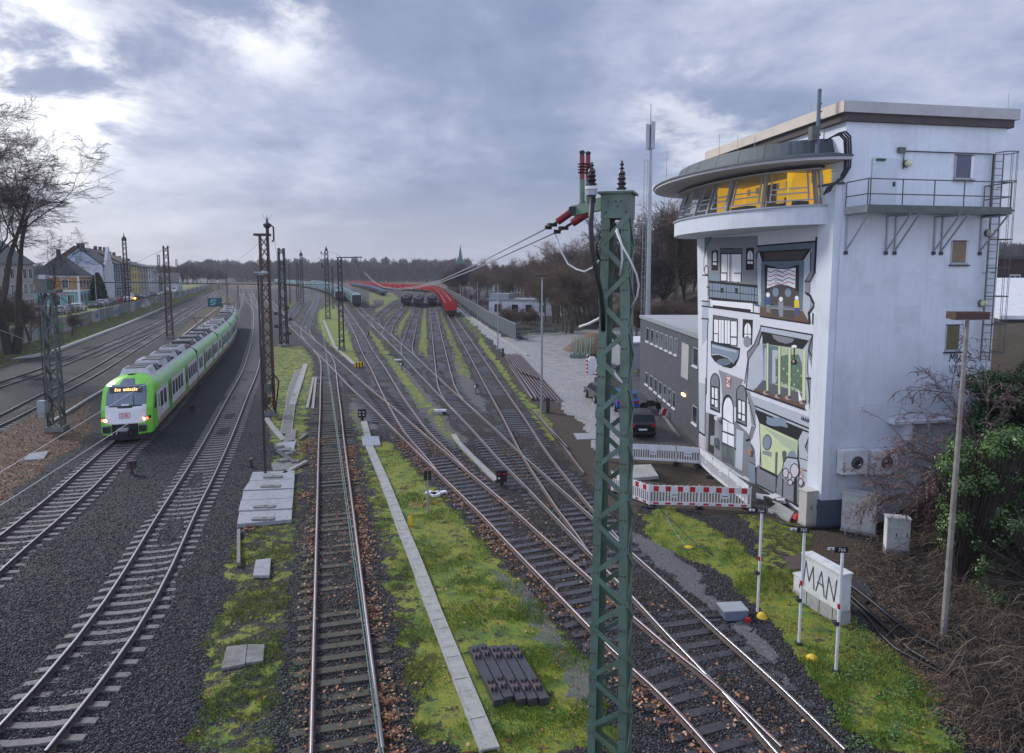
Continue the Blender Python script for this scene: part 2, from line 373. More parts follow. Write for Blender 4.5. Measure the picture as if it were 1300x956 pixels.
# track centre lines (pixels on the rail-head plane), near end first
TR = {
 'A': [(-420,1000),(-200,860),(2,698),(72.5,640),(155,565),(178,546),(223,499),(256,466),(284,436),(293,411),(300,395),(305,383),(306.5,373),(304,362),(299,355.5)],
 'B': [(10,956),(88,866),(231,640),(267,575.5),(299.5,507.5),(319,466),(322.7,450),(326.5,427),(326.7,402),(324,389.7),(322,381),(318,371),(313,362),(308,355.5)],
 'Bx': [(325,395),(321,388),(315,382),(309,377.5),(306.3,371)],
 'C': [(441,956),(436.5,866),(425.7,650),(420.5,550),(419.5,518),(418,493),(417.2,471),(414.5,455),(405,443)],
 'D': [(956,956),(866.5,866),(837.5,842),(779.5,790),(720,733.5),(664.7,681),(632,649),(579.5,602),(521.5,549.3),(487.3,517.8),(458.3,492.7),(432,467.6),(405,442.5),(391,430),(377,417.5),(362,403),(352,392.5),(343,383),(336,375),(329,366),(320,358.5)],
 'F': [(394,432),(388.5,424),(388,417),(392.3,404.4),(398,389.5),(402.5,376),(400,368.5),(385,363),(362,358.5)],
 'S': [(366,406),(370.5,400.5),(378,391),(385,381),(390.5,373.5),(389,367.5),(372,361.5),(350,357.5)],
 'E': [(579.5,602),(555,575),(531,549.8),(511.5,521.6),(502.5,507.8),(490,485),(480.5,467.6),(469,449.4),(457.5,426),(445,405),(434,387),(428,378.5),(415,370.5),(395,365.5),(365,361),(335,357.5)],
 'G': [(1035,956),(948,866),(884,805),(831,752.4),(771.7,696.6),(726.7,653),(683,611.5),(648,578.6),(620,549.5),(596.5,526.6),(567.5,499),(540.5,472.7),(517,449.4),(493,427.4),(477,412.8),(464,400),(452,388),(440,378),(426,369.5),(405,363),(380,359)],
 'H': [(771.7,696.6),(756,675.5),(730.5,645.4),(715,624.7),(682,579),(654.6,532.9),(628.7,491.5),(606.5,455),(591,430),(574,403),(565,387),(557,377),(545,371.5),(525,369.5),(500,368),(480,366),(465,364.5),(450,363),(425,360)],
 'I': [(596.5,526.6),(578.5,509.5),(569,494.5),(564,477),(560,455),(555.5,430),(552,408),(548.6,389),(547,377),(540,368),(520,363)],
 'J': [(527,459),(520.5,453),(516.5,442),(519.2,430),(522.5,417),(531,389.7),(534,378),(533,370),(520,365),(500,361)],
 'K': [(499,432.5),(491.5,424),(493,417.5),(513.8,390),(520,379),(521,371),(510,365.5),(490,361.5)],
 'L': [(483,418),(477,411),(477,406),(493,391),(510,377),(516,370.5),(508,365),(485,361)],
 'M': [(459,395),(466,392),(478,387.5),(482,384),(476,379),(462,374),(446,368),(425,362.5)],
 'P': [(-420,700),(-150,594),(0,532),(64,499),(87,488),(160,446.5),(213,415),(236,401),(262.5,384.5),(272,374),(270,367),(258,360.5),(244,355)],
 'Q': [(-420,615),(-150,533),(0,487),(62.7,466),(100,451.5),(213,402),(236,390),(260,375.5),(267,367),(260,360.5),(243,354)],
 'R': [(110,453),(150,436),(200,415.5),(236,395.5),(259,380.5),(269,370.5),(264,363.5),(250,357.5)],
}
TRW = {}
for k, px in TR.items():
    pts = [P(*p) for p in px]
    TRW[k] = crom(pts, 0.6)
ALLC = np.concatenate([w[::3] for w in TRW.values()])

# ground sheet: rows spread in depth, columns fanned out with distance
def build_ground():
    ys = [-60.0, -30.0, -5.0]; y = 8.0
    while y < 2600: ys.append(y); y += max(0.16, y * y / (FOC * H) * (1.3 if y < 90 else 1.6))
    ys = np.array(ys); nc = 620
    t = np.linspace(-1.35, 1.35, nc); t = np.sign(t) * np.abs(t) ** 1.08
    X = t[None, :] * np.maximum(ys, 16)[:, None] * 1.02; Y = np.repeat(ys[:, None], nc, 1)
    X = X.ravel(); Y = Y.ravel(); nr = len(ys)
    Z = terr(X, Y) + 0.035 * vnoise(X, Y, 1.3, 3) * (Y < 200)
    att = {k: np.zeros(len(X), np.float32) for k in ('moss', 'dirt', 'road', 'grav', 'asph', 'litter')}
    wx = X + 0.28 * vnoise(X, Y, 1.7, 21) + 0.12 * vnoise(X, Y, 5, 22); wy = Y + 0.28 * vnoise(X, Y, 1.7, 23) + 0.12 * vnoise(X, Y, 5, 24)
    for kind, s, px in ZONES:
        poly = [tuple(PG(a, max(b, 352))[:2]) for a, b in px]
        m = inpoly(wx, wy, poly)
        att[kind][m] = np.maximum(att[kind][m], s)
    # clearance along the tracks
    near = np.full(len(X), 99.0); sel = np.where((Y < 260) & (Y > 5))[0]
    from mathutils.kdtree import KDTree
    kdt = KDTree(len(ALLC))
    for i, p in enumerate(ALLC): kdt.insert((p[0], p[1], 0), i)
    kdt.balance()
    xs = X[sel]; yy = Y[sel]
    near[sel] = [kdt.find((a, b, 0))[2] for a, b in zip(xs, yy)]
    f = np.clip((near - 1.25) / 0.6, 0, 1)
    cline = TRW['C']; dc = np.full(len(X), 99.0)
    f2 = np.where((np.abs(X - np.interp(Y, cline[:, 1], cline[:, 0])) < 1.8) & (Y < 60), np.maximum(f, 0.55), f)
    att['moss'] *= f2; att['grav'] *= (0.35 + 0.65 * f); att['dirt'] *= (0.4 + 0.6 * f); att['road'] *= (0.2 + 0.8 * f)
    dk = (X - K0.x) * kn.x + (Y - K0.y) * kn.y
    att['asph'][dk > BK + 0.2] = 1; att['grav'][dk > BK] = 0
    att['dirt'][(dk > 1.0) & (dk < BK + .2)] = 0.7; att['moss'][(dk > 0.2) & (dk < BK) & (Y > 0)] = 0.62
    att['asph'][(Y > 700)] = 0; att['dirt'][(Y > 420)] = 0.8; att['moss'][(Y > 420)] = 0.3
    dt = (X - T0.x) * tn.x + (Y - T0.y) * tn.y
    emb = (Z > 0.1) & (X > 8)
    att['dirt'][emb] = 1; att['moss'][emb] = 0.3; att['road'][emb] = 0; att['asph'][emb] = 0
    att['litter'] = (np.exp(-(near / 1.35) ** 2) * (X > -9 - (Y - 15) * .30)).astype(np.float32)
    rgt = (Y > 70) & (X > 0.0) & (Z > -0.3)
    fence_x = 8 + (Y - 60) * 0.0
    V = np.stack([X, Y, Z], 1)
    i = np.arange(nr - 1)[:, None] * nc + np.arange(nc - 1)[None, :]; i = i.ravel()
    F = np.stack([i, i + 1, i + nc + 1, i + nc], 1)
    m = bpy.data.materials.new('ballast_moss_and_soil'); m.use_nodes = True; t_ = m.node_tree; b = t_.nodes['Principled BSDF']; n = t_.nodes.new; l = t_.links.new
    tcn = n('ShaderNodeTexCoord')
    def noise(s, d=5, r=.6, off=0):
        q = n('ShaderNodeTexNoise'); q.inputs['Scale'].default_value = s; q.inputs['Detail'].default_value = d; q.inputs['Roughness'].default_value = r
        mp = n('ShaderNodeMapping'); mp.inputs[1].default_value = (off, off * 2, 0); l(tcn.outputs['Object'], mp.inputs[0]); l(mp.outputs[0], q.inputs[0]); return q.outputs[0]
    def ramp(x, stops):
        r = n('ShaderNodeValToRGB'); l(x, r.inputs[0]); c = r.color_ramp
        while len(c.elements) < len(stops): c.elements.new(0.5)
        for e, (p, col) in zip(c.elements, stops): e.position = p; e.color = (*col, 1)
        return r.outputs[0]
    def mix(f, a, c_):
        q = n('ShaderNodeMix'); q.data_type = 'RGBA'; l(f, q.inputs[0]); l(a, q.inputs[6]); l(c_, q.inputs[7]); return q.outputs[2]
    def fmath(op, a, c_=None, c3=None):
        q = n('ShaderNodeMath'); q.operation = op
        for i_, v_ in enumerate((a, c_, c3)):
            if v_ is None: continue
            if isinstance(v_, (int, float)): q.inputs[i_].default_value = v_
            else: l(v_, q.inputs[i_])
        return q.outputs[0]
    def vor(scale):
        q = n('ShaderNodeTexVoronoi'); q.inputs['Scale'].default_value = scale; l(tcn.outputs['Object'], q.inputs[0]); return q
    v1 = vor(17); sp = n('ShaderNodeSeparateColor'); l(v1.outputs['Color'], sp.inputs[0])
    bal = ramp(sp.outputs[0], [(0, (.013, .014, .017)), (.45, (.03, .031, .036)), (.8, (.06, .062, .07)), (1, (.14, .14, .15))])
    n1 = noise(.35, 6); brown = ramp(sp.outputs[1], [(0, (.022, .019, .016)), (.6, (.055, .046, .04)), (1, (.13, .11, .10))])
    xs_ = n('ShaderNodeSeparateXYZ'); l(tcn.outputs['Object'], xs_.inputs[0])
    br = fmath('ADD', fmath('MULTIPLY', xs_.outputs[0], 0.06), 0.55); br.node.use_clamp = True
    brf = fmath('MULTIPLY', br, fmath('MULTIPLY', n1, 1.3)); base = mix(brf, bal, brown)
    v2 = vor(38); s2 = n('ShaderNodeSeparateColor'); l(v2.outputs['Color'], s2.inputs[0])
    gravc = ramp(s2.outputs[0], [(0, (.12, .12, .125)), (.5, (.20, .20, .205)), (1, (.33, .325, .33))])
    n2 = noise(5, 8, .7); n3 = noise(.8, 5, .6, 5); n4 = noise(28, 5, .7, 3)
    mossc = ramp(noise(1.3, 9, .68, 5), [(.34, (.075, .13, .018)), (.46, (.15, .22, .02)), (.56, (.28, .29, .022)), (.64, (.13, .11, .04))])
    mossd = ramp(n4, [(.25, (.30, .34, .28)), (.5, (.85, .87, .85)), (.75, (1.4, 1.35, 1.2))])
    mm = n('ShaderNodeMix'); mm.data_type = 'RGBA'; mm.blend_type = 'MULTIPLY'; mm.inputs[0].default_value = 1; l(mossc, mm.inputs[6]); l(mossd, mm.inputs[7]); mossc = mm.outputs[2]
    dirtc = ramp(n4, [(.25, (.05, .034, .023)), (.5, (.12, .085, .058)), (.75, (.21, .155, .105))])
    roadc = ramp(n2, [(.3, (.14, .125, .11)), (.48, (.27, .26, .25)), (.64, (.47, .46, .455))])
    asphc = ramp(n2, [(.3, (.04, .04, .042)), (.7, (.085, .083, .082))])
    patch = noise(1.6, 8, .72, 9)
    def mask(nm, a, c_, amt=.85, pn=None):
        at = n('ShaderNodeAttribute'); at.attribute_name = nm
        x = fmath('ADD', at.outputs['Fac'], fmath('MULTIPLY', fmath('SUBTRACT', pn or patch, .5), amt * 2))
        r = n('ShaderNodeMapRange'); r.interpolation_type = 'SMOOTHSTEP'; l(x, r.inputs[0]); r.inputs[1].default_value = a; r.inputs[2].default_value = c_
        g_ = n('ShaderNodeMath'); g_.operation = 'MULTIPLY'; l(r.outputs[0], g_.inputs[0])
        q = fmath('GREATER_THAN', at.outputs['Fac'], 0.02); l(q, g_.inputs[1]); return g_.outputs[0]
    p2 = noise(2.4, 8, .7, 17)
    la = n('ShaderNodeAttribute'); la.attribute_name = 'litter'; base = mix(fmath('MULTIPLY', fmath('MULTIPLY', la.outputs['Fac'], .95), noise(2.2, 6, .7, 31)), base, ramp(n4, [(.25, (.03, .02, .014)), (.5, (.08, .05, .033)), (.75, (.15, .09, .06))]))
    c = mix(mask('grav', .3, .6, .7), base, gravc); c = mix(mask('dirt', .3, .6), c, dirtc)
    rm = mask('road', .35, .6, .6, p2); c = mix(rm, c, roadc); am = mask('asph', .3, .5, .3); c = mix(am, c, asphc)
    mk = mask('moss', .48, .74, 1.35, p2); c = mix(mk, c, mossc)
    l(c, b.inputs['Base Color'])
    ro = n('ShaderNodeMapRange'); l(n3, ro.inputs[0]); ro.inputs[1].default_value = .4; ro.inputs[2].default_value = .6; ro.inputs[3].default_value = .30; ro.inputs[4].default_value = .6
    rr = n('ShaderNodeMix'); rr.data_type = 'FLOAT'; l(fmath('MAXIMUM', rm, fmath('MULTIPLY', am, .6)), rr.inputs[0]); rr.inputs[2].default_value = .72; l(ro.outputs[0], rr.inputs[3]); l(rr.outputs[0], b.inputs['Roughness'])
    hh = fmath('ADD', fmath('MULTIPLY', fmath('MULTIPLY', v1.outputs['Distance'], -14.0), fmath('SUBTRACT', 1.0, mk)), fmath('MULTIPLY', n4, 1.1))
    soft = fmath('SUBTRACT', 1.0, fmath('MAXIMUM', rm, am)); bp = n('ShaderNodeBump'); bp.inputs['Distance'].default_value = .035
    l(fmath('MULTIPLY', soft, .85), bp.inputs['Strength']); l(hh, bp.inputs['Height']); l(bp.outputs[0], b.inputs['Normal'])
    o = npmesh('ground', V, F, [m], smooth=True); tag(o, kind='structure')
    for k, a in att.items():
        A = o.data.attributes.new(k, 'FLOAT', 'POINT'); A.data.foreach_set('value', a)
    return X.reshape(nr, nc), Y.reshape(nr, nc), {k: a.reshape(nr, nc) for k, a in att.items()}, ys
GX, GY, GATT, GYS = build_ground()

# ------------------------------------------------------------------ tracks
RP = [(-.07, -.15), (.07, -.15), (.07, -.135), (.012, -.115), (.012, -.045), (.036, -.035), (.036, 0), (-.036, 0), (-.036, -.035), (-.012, -.045), (-.012, -.115), (-.07, -.135)]
def rail_mesh(name, line, off, zo, parent, mside, mtop, sub=1):
    line = line[::sub]; n = len(line); d = np.gradient(line, axis=0); d /= np.linalg.norm(d, axis=1)[:, None] + 1e-9
    nr = np.stack([-d[:, 1], d[:, 0]], 1); K = len(RP)
    o = parent.location; V = np.zeros((n, K, 3))
    for j, (a, z) in enumerate(RP):
        V[:, j, 0] = line[:, 0] + nr[:, 0] * (off + a) - o.x; V[:, j, 1] = line[:, 1] + nr[:, 1] * (off + a) - o.y; V[:, j, 2] = z + zo - o.z
    i = (np.arange(n - 1)[:, None] * K + np.arange(K)[None, :]); j2 = (np.arange(n - 1)[:, None] * K + (np.arange(K)[None, :] + 1) % K)
    F = np.stack([i.ravel(), j2.ravel(), (j2 + K).ravel(), (i + K).ravel()], 1)[:, ::-1]
    mi = np.tile((np.arange(K) == 6).astype(int), n - 1)
    return npmesh(name, V.reshape(-1, 3), F, [mside, mtop], mi, parent)
SL = {}
def sleeper_proto(key, m, L_, w, rnd=False):
    mb = MB()
    if rnd:   # concrete sleeper: raised rail seats, waisted middle
        for a, b_, z0, z1 in ((-L_/2, -.55, -.145, -.148), (-.55, .55, -.19, -.19), (.55, L_/2, -.148, -.145)):
            pass
        prof = [(-L_/2, -.26), (-L_/2, -.17), (-.95, -.145), (-.55, -.15), (-.3, -.178), (.3, -.178), (.55, -.15), (.95, -.145), (L_/2, -.17), (L_/2, -.26)]
        mb.prism([(x, -w/2, z) for x, z in prof], (0, w, 0), m)
        for sx in (-1, 1):
            for q in (-.12, .12): mb.box((sx * .75 + q, 0, -.138), (.06, .12, .035), M_rust)
    else:
        mb.box((0, 0, -.205), (L_, w, .12), m)
        for sx in (-1, 1):
            mb.box((sx * .75, 0, -.146), (.32, .15, .012), M_railside)
            for q in (-.12, .12): mb.box((sx * .75 + q, 0, -.13), (.05, .08, .04), M_railside)
    o = mb.build('sleeper'); SL[key] = o.data; bpy.data.objects.remove(o)
sleeper_proto('conc', M_slconc, 2.5, .21, True); sleeper_proto('wood', M_slwood, 2.6, .26); sleeper_proto('old', M_slold, 2.5, .25)
for L_ in (3.2, 3.8, 4.4): sleeper_proto('wood%.1f' % L_, M_slwood, L_, .26)
TLAB = {
 'A': ('conc', 'concrete sleeper railway track carrying the green and white passenger train', 'top'),
 'B': ('conc', 'empty concrete sleeper railway track curving along the right of the green and white train', 'top'),
 'Bx': ('conc', 'short crossover track joining the two concrete sleeper lines far behind the train', 'top'),
 'C': ('old', 'lone straight track with mossy buried sleepers between the concrete slabs and the duct path', 'r'),
 'D': ('wood', 'long diagonal wooden sleeper track along the right edge of the mossy lawn', 'r'),
 'F': ('wood', 'track forking off the long diagonal towards the mast with one bracket arm', 'top'),
 'S': ('wood', 'short far track forking off between the dark lattice masts', 'top'),
 'E': ('wood', 'straight yard track leading up to the nearer end of the left teal wagon row', 'r'),
 'G': ('wood', 'ladder track crossing the yard with every siding turnout on it', 'top'),
 'H': ('wood', 'outermost yard track leading to the red wagons beside the rail stack', 'r'),
 'I': ('wood', 'siding track leading to the rightmost black wagon', 'top'),
 'J': ('wood', 'siding track leading to the middle black wagon', 'top'),
 'K': ('wood', 'siding track leading to the leftmost black wagon', 'top'),
 'L': ('wood', 'siding track running up just left of the three black wagons', 'top'),
 'M': ('wood', 'far kinked siding track right of the second teal wagon row', 'top'),
 'P': ('conc', 'main line track left of the train nearest to the leaf covered strip', 'top'),
 'Q': ('conc', 'main line track nearest to the pale kerb below the street wall', 'top'),
 'R': ('conc', 'wet shining third track between the two left main line tracks', 'top'),
}
ZO = {k: 0.0035 * i for i, k in enumerate(TR)}
for key, line in TRW.items():
    kind, lab, rt = TLAB[key]; p0 = line[0]; zo = -ZO[key]
    root = thing('railway_track', (p0[0], p0[1], 0), lab, 'railway track', 'railway tracks of the yard and main line')
    ms, mt = (M_railside, M_railtop) if rt == 'top' else (M_railsider, M_railtopr)
    for sg in (-1, 1): rail_mesh('rail', line, .7525 * sg, zo, root, ms, mt)
    d = np.gradient(line, axis=0); d /= np.linalg.norm(d, axis=1)[:, None]
    cand = []
    for i in range(len(line)):
        if line[i, 1] > 330 or line[i, 1] < 6: continue
        cand.append(i)
    near = []; restb = MB(); cnt = 0
    vis = [i for i in cand if line[i, 1] > 13]
    main_for = {'E': 'D', 'H': 'G', 'I': 'G', 'J': 'G', 'K': 'G', 'L': 'G', 'M': 'G', 'C': 'D', 'F': 'D', 'S': 'D', 'Bx': 'B', 'R': 'P'}
    partner = {'D': ['E', 'C', 'F'], 'G': ['H', 'I', 'J', 'K', 'L'], 'B': ['Bx']}
    for i in vis:
        p = line[i]; ang = math.atan2(d[i, 1], d[i, 0]) - math.pi / 2; kk = kind; cx = p[0]; cy = p[1]
        if key in main_for:
            o_ = TRW[main_for[key]]; dd = np.min(np.hypot(o_[:, 0] - p[0], o_[:, 1] - p[1]))
            if dd < (2.35 if key in ('E', 'H', 'I', 'J', 'K', 'L') else 1.9): continue
        if key in partner and kind == 'wood':
            nv = np.array([-d[i, 1], d[i, 0]]); best = None
            for q in partner[key]:
                o_ = TRW[q]; j = np.argmin(np.hypot(o_[:, 0] - p[0], o_[:, 1] - p[1])); lat = float((o_[j] - p) @ nv); dd = abs(lat)
                if .25 < dd < 2.4 and np.hypot(*(o_[j] - p)) < 2.5: best = lat
            if best is not None:
                L_ = 3.2 if abs(best) < .8 else 3.8 if abs(best) < 1.5 else 4.4; kk = 'wood%.1f' % L_
                cx += nv[0] * best / 2; cy += nv[1] * best / 2
        jit = random.uniform(-.02, .02) if kind == 'conc' else random.uniform(-.05, .05)
        zj = zo - (0.012 if kind != 'conc' else 0) + random.uniform(-.008, .0) if kind != 'old' else zo - random.uniform(.005, .05)
        if cnt < 100:
            o = bpy.data.objects.new('sleeper', SL[kk]); C.objects.link(o); o.parent = root
            o.location = (cx - p0[0], cy - p0[1], zj); o.rotation_euler = (0, 0, ang + jit * .6); cnt += 1
        else:
            restb.box((cx - p0[0], cy - p0[1], -.205 + zj), (2.5, .26, .12), M_slconc if kind == 'conc' else M_slwood, rz=ang)
    if restb.f:
        o = restb.build('sleepers', root); tag(o, kind='stuff')

# ------------------------------------------------------------------ signal tower
ANG = math.atan2(.182, .983)
TW0 = Vector((12.72, 27.24, 0)); UX = Vector((math.cos(ANG), math.sin(ANG), 0)); UY = Vector((-math.sin(ANG), math.cos(ANG), 0))
def loc(p): q = p - TW0; return Vector((q.dot(UX), q.dot(UY), q.z))
def onmural(px, py, vv=0.3):      # point of the mural wall seen at a pixel, in tower coordinates
    o = TW0 + UX * vv; return loc(onplane(px, py, o, UX))
def onfront(px, py, uu=0.0):
    o = TW0 + UY * uu; return loc(onplane(px, py, o, UY))
def atz(px, py, z): return loc(P(px, py, z))
M_wall = mat('pale_blue_grey_render', (0.62, 0.665, 0.72), 0.85, var=0.05, scale=1.2, bump=0.12, bscale=60, dirt=(0.42, 0.45, 0.49), dirt_amt=0.55, dscale=0.5)
def streaks(m, col, amt, sx=3.0):
    t = m.node_tree; n = t.nodes.new; l = t.links.new; b = t.nodes['Principled BSDF']; src = b.inputs['Base Color'].links[0].from_socket
    tcn = n('ShaderNodeTexCoord'); mp = n('ShaderNodeMapping'); mp.inputs['Scale'].default_value = (sx, sx, .16); l(tcn.outputs['Object'], mp.inputs[0]); nz = n('ShaderNodeTexNoise'); nz.inputs['Scale'].default_value = 1.6; nz.inputs['Detail'].default_value = 6; nz.inputs['Roughness'].default_value = .7; l(mp.outputs[0], nz.inputs[0])
    r = n('ShaderNodeMapRange'); l(nz.outputs[0], r.inputs[0]); r.inputs[1].default_value = .5; r.inputs[2].default_value = .75; r.inputs[3].default_value = 0; r.inputs[4].default_value = amt
    mx_ = n('ShaderNodeMix'); mx_.data_type = 'RGBA'; l(r.outputs[0], mx_.inputs[0]); l(src, mx_.inputs[6]); mx_.inputs[7].default_value = (*col, 1); l(mx_.outputs[2], b.inputs['Base Color'])
streaks(M_wall, (.40, .42, .45), .38)
M_walll = mat('light_render', (0.66, 0.70, 0.75), 0.85, var=0.05, scale=1.2, bump=0.1, bscale=60)
M_plinth = mat('dark_blue_plinth', (0.075, 0.095, 0.125), 0.8, var=0.15)
M_fascia = mat('cream_metal_fascia', (0.58, 0.50, 0.42), 0.6, var=0.08, dirt=(0.40, 0.36, 0.31), dirt_amt=0.5)
M_fasciag = mat('grey_metal_fascia', (0.36, 0.36, 0.36), 0.5, var=0.08, dirt=(0.25, 0.24, 0.23), dirt_amt=0.6)
M_soffit = mat('dark_brown_soffit', (0.055, 0.042, 0.04), 0.7, var=0.2)
M_zinc = mat('dark_zinc_sheet', (0.055, 0.075, 0.085), 0.65, 0.0, var=0.2, scale=2)
M_canopy = mat('pale_canopy_underside', (0.46, 0.45, 0.46), 0.8, var=0.08)
M_frame = mat('grey_window_frame', (0.36, 0.38, 0.41), 0.5, 0.1, var=0.08)
M_framel = mat('pale_window_frame', (0.48, 0.51, 0.54), 0.5, var=0.08)
M_glass = glass('dark_window_glass'); M_glassb = glass('blue_window_glass', (0.03, 0.035, 0.075))
M_lit = mat('lit_yellow_room_wall', (0.72, 0.45, 0.05), 0.7, var=0.45, scale=0.9, emit=(1.0, 0.58, 0.03, 0.24))  # room light put in as a glow of the wall itself
M_blind_dimwall = mat('brown_blind_and_dim_wall', (0.20, 0.14, 0.09), 0.6, var=0.2, scale=6)
M_door = mat('pale_steel_door', (0.50, 0.55, 0.60), 0.55, var=0.04)
tw = thing('signal_tower', TW0, 'tall pale blue signal tower with painted mural and lit yellow control room windows', 'signal tower', rz=ANG)
# walls: main block, u runs away from the camera (local y), v to the right (local x)
U1, V1, ZT = 11.55, 7.65, 16.3
w = MB()
R_ = 0.0
w.bb((.3, .0, -1.2), (V1, U1, 12.6), M_wall)
w.bb((.32, .03, 12.6), (V1, U1 - .1, ZT), M_wall)
w.build('wall', tw)
w = MB(); w.bb((0.0, .06, -.8), (.34, 1.06, 13.72), M_wall); w.build('corner_pier', tw)
w = MB(); w.bb((-.06, .0, 13.72), (.38, 1.14, 13.80), M_zinc); w.build('pier_cap', tw)
w = MB(); w.bb((-.02, -.025, -1.2), (2.6, 0.0, .95), M_plinth); w.bb((-.02, -.02, -1.2), (-.003, 1.05, .95), M_plinth); w.build('plinth', tw)
# flat roof with deep fascia
w = MB(); ov = .28
w.bb((-.0, -ov, 16.42), (V1 + ov, U1 - .1, 16.84), M_fasciag); w.build('roof', tw)
w = MB(); w.bb((-.03, -ov + .02, 16.425), (-.003, U1 - .2, 16.85), M_fascia); w.build('roof_fascia', tw)
w = MB(); w.bb((.12, -.16, 16.12), (V1 + .15, U1 - .3, 16.42), M_soffit); w.build('roof_soffit', tw)
# control room: rounded bay on the mural side
def ell(cu, cv, a, b, th, ex=1.0):   # th 0 -> near end, pi -> far end; returns (x=v, y=u)
    c_, s_ = math.cos(th), math.sin(th)
    return (cv - b * abs(s_) ** ex, cu - a * c_)
def slab(a, b, z0, z1, m, cu=6.9, n=40, a2=None, b2=None, cap=True, cu2=None, ex=1.0):
    a2 = a2 or a; b2 = b2 or b; cu2 = cu2 or cu; mb = MB(); vs = []
    for k in range(n + 1):
        x, y = ell(cu, .35, a, b, math.pi * k / n, ex); vs.append((x, y, z0))
    for k in range(n + 1):
        x, y = ell(cu2, .35, a2, b2, math.pi * k / n, ex); vs.append((x, y, z1))
    m1 = n + 1
    mb.add(vs, [(k, k + m1, k + 1 + m1, k + 1) for k in range(n)] + [tuple(range(m1)), tuple(reversed(range(m1, 2 * m1)))] + [(0, n, 2 * m1 - 1, m1)], m)
    return mb
bay = slab(6.4, 2.9, 12.2, 12.93, M_wall).build('bay_parapet', tw)
slab(6.5, 2.98, 12.93, 12.99, M_frame).build('sill', tw)
# lit room behind the glass: back wall, floor and ceiling
w = slab(6.2, 2.7, 14.42, 14.45, M_canopy, cu=6.9); w.build('room_ceiling', tw)
w = MB(); w.bb((.20, .8, 12.95), (.318, 7.4, 14.45), M_lit); w.bb((.20, 7.4, 12.95), (.318, 12.4, 14.45), M_blind_dimwall); w.bb((-.9, 1.9, 12.95), (.2, 1.98, 14.4), M_lit); w.bb((-1.2, 7.4, 12.95), (.2, 7.5, 14.4), M_lit); w.build('lit_room_wall', tw)  # far stretch of wall coloured brown so the left panes look dim
w = MB(); w.bb((.17, 3.6, 13.35), (.197, 3.85, 13.6), M_red); w.bb((-.93, 5.2, 12.95), (-.4, 6.6, 13.35), M_darksteel); w.bb((.1, 4.5, 12.95), (.19, 5.2, 14.3), M_blind_dimwall)
for y_ in (1.6, 2.6, 3.4, 4.2, 5.9, 6.7): w.bb((-.7, y_, 12.95), (-.1, y_ + .5, 13.15 + .12 * (y_ % 1)), M_darksteel); w.bb((.14, y_ + .1, 14.0), (.19, y_ + .32, 14.3), M_white)
w.build('room_fittings', tw)
# canopy
can = slab(7.35, 4.1, 14.62, 14.74, M_canopy, cu=6.95); can.build('canopy_underside', tw)
can = slab(7.43, 4.18, 14.74, 14.82, M_zinc, cu=6.95, a2=7.38, b2=4.12); can.build('canopy_edge', tw)
can = slab(7.2, 4.0, 14.82, 15.02, M_zinc, cu=6.95, a2=6.5, b2=3.1); can.build('canopy_roof', tw)
can = slab(6.3, 2.95, 15.0, 15.62, M_zinc, cu=6.95, a2=6.1, b2=2.7); sk = can.build('zinc_upstand', tw)
w = MB()
for k in range(1, 12):
    th = math.pi * k / 12
    a_ = ell(6.95, .35, 6.3, 2.95, th); b_ = ell(6.95, .35, 6.1, 2.7, th); w.beam((a_[0], a_[1], 15.0), (b_[0], b_[1], 15.62), .018, .018, M_zinc)
w.build('seam', sk)
# window band leaning inwards: bottom px of the mullions on the parapet
def th_of(px, py):
    q = atz(px, py, 12.97); x, y = q.x - .35, q.y - 6.9
    return math.atan2(-x / 2.75, -y / 6.3)
mull = [th_of(1040, 262.5), th_of(1021.5, 263.5), th_of(967, 266), th_of(923, 270), th_of(893, 273), th_of(876, 276)]
mull = [max(0.14, mull[0])] + mull[1:]
mull += [mull[-1] + .30, mull[-1] + .65, mull[-1] + 1.0, 2.85]
def bp_(th, f):  # f 0 sill .. 1 head
    a = ell(6.9, .35, 6.22 - .45 * f, 2.72 - .45 * f, th); return Vector((a[0], a[1], 12.99 + 1.5 * f))
for i in range(len(mull) - 1):
    t0, t1 = mull[i], mull[i + 1]; fr = MB(); A, B, C_, D = bp_(t0, 0), bp_(t1, 0), bp_(t1, 1), bp_(t0, 1)
    for p, q in ((A, B), (C_, D)): fr.beam(p, q, .09, .08, M_frame)
    for p, q in ((B, C_), (D, A)): fr.beam(p, q, .12, .20, M_framel)
    for f in ((.16, .36, .5) if i > 0 else (.22,)):
        p = A.lerp(D, f); q = B.lerp(C_, f)
        fr.beam(p.lerp(q, .12 if f > .2 else 0), p.lerp(q, .88 if f > .2 else 1), .05, .05, M_frame)
    if i > 0:
        for g_ in (.13, .87): fr.beam(A.lerp(B, g_).lerp(D.lerp(C_, g_), .16), A.lerp(B, g_).lerp(D.lerp(C_, g_), 1), .06, .06, M_frame)
    fo = fr.build('window', tw)
M_clear = bpy.data.materials.new('clear_window_pane'); M_clear.use_nodes = True
_t = M_clear.node_tree; _b = _t.nodes['Principled BSDF']; _tr = _t.nodes.new('ShaderNodeBsdfTransparent'); _m = _t.nodes.new('ShaderNodeMixShader')
_b.inputs['Base Color'].default_value = (.2, .22, .25, 1); _b.inputs['Roughness'].default_value = .05; _m.inputs[0].default_value = .16
_t.links.new(_tr.outputs[0], _m.inputs[1]); _t.links.new(_b.outputs[0], _m.inputs[2]); _t.links.new(_m.outputs[0], _t.nodes['Material Output'].inputs[0])
w = MB()
for i in range(len(mull) - 1):
    t0, t1 = mull[i], mull[i + 1]; w.quad(bp_(t0, 0), bp_(t1, 0), bp_(t1, 1), bp_(t0, 1), M_clear)
w.build('glazing', tw)
w = MB()
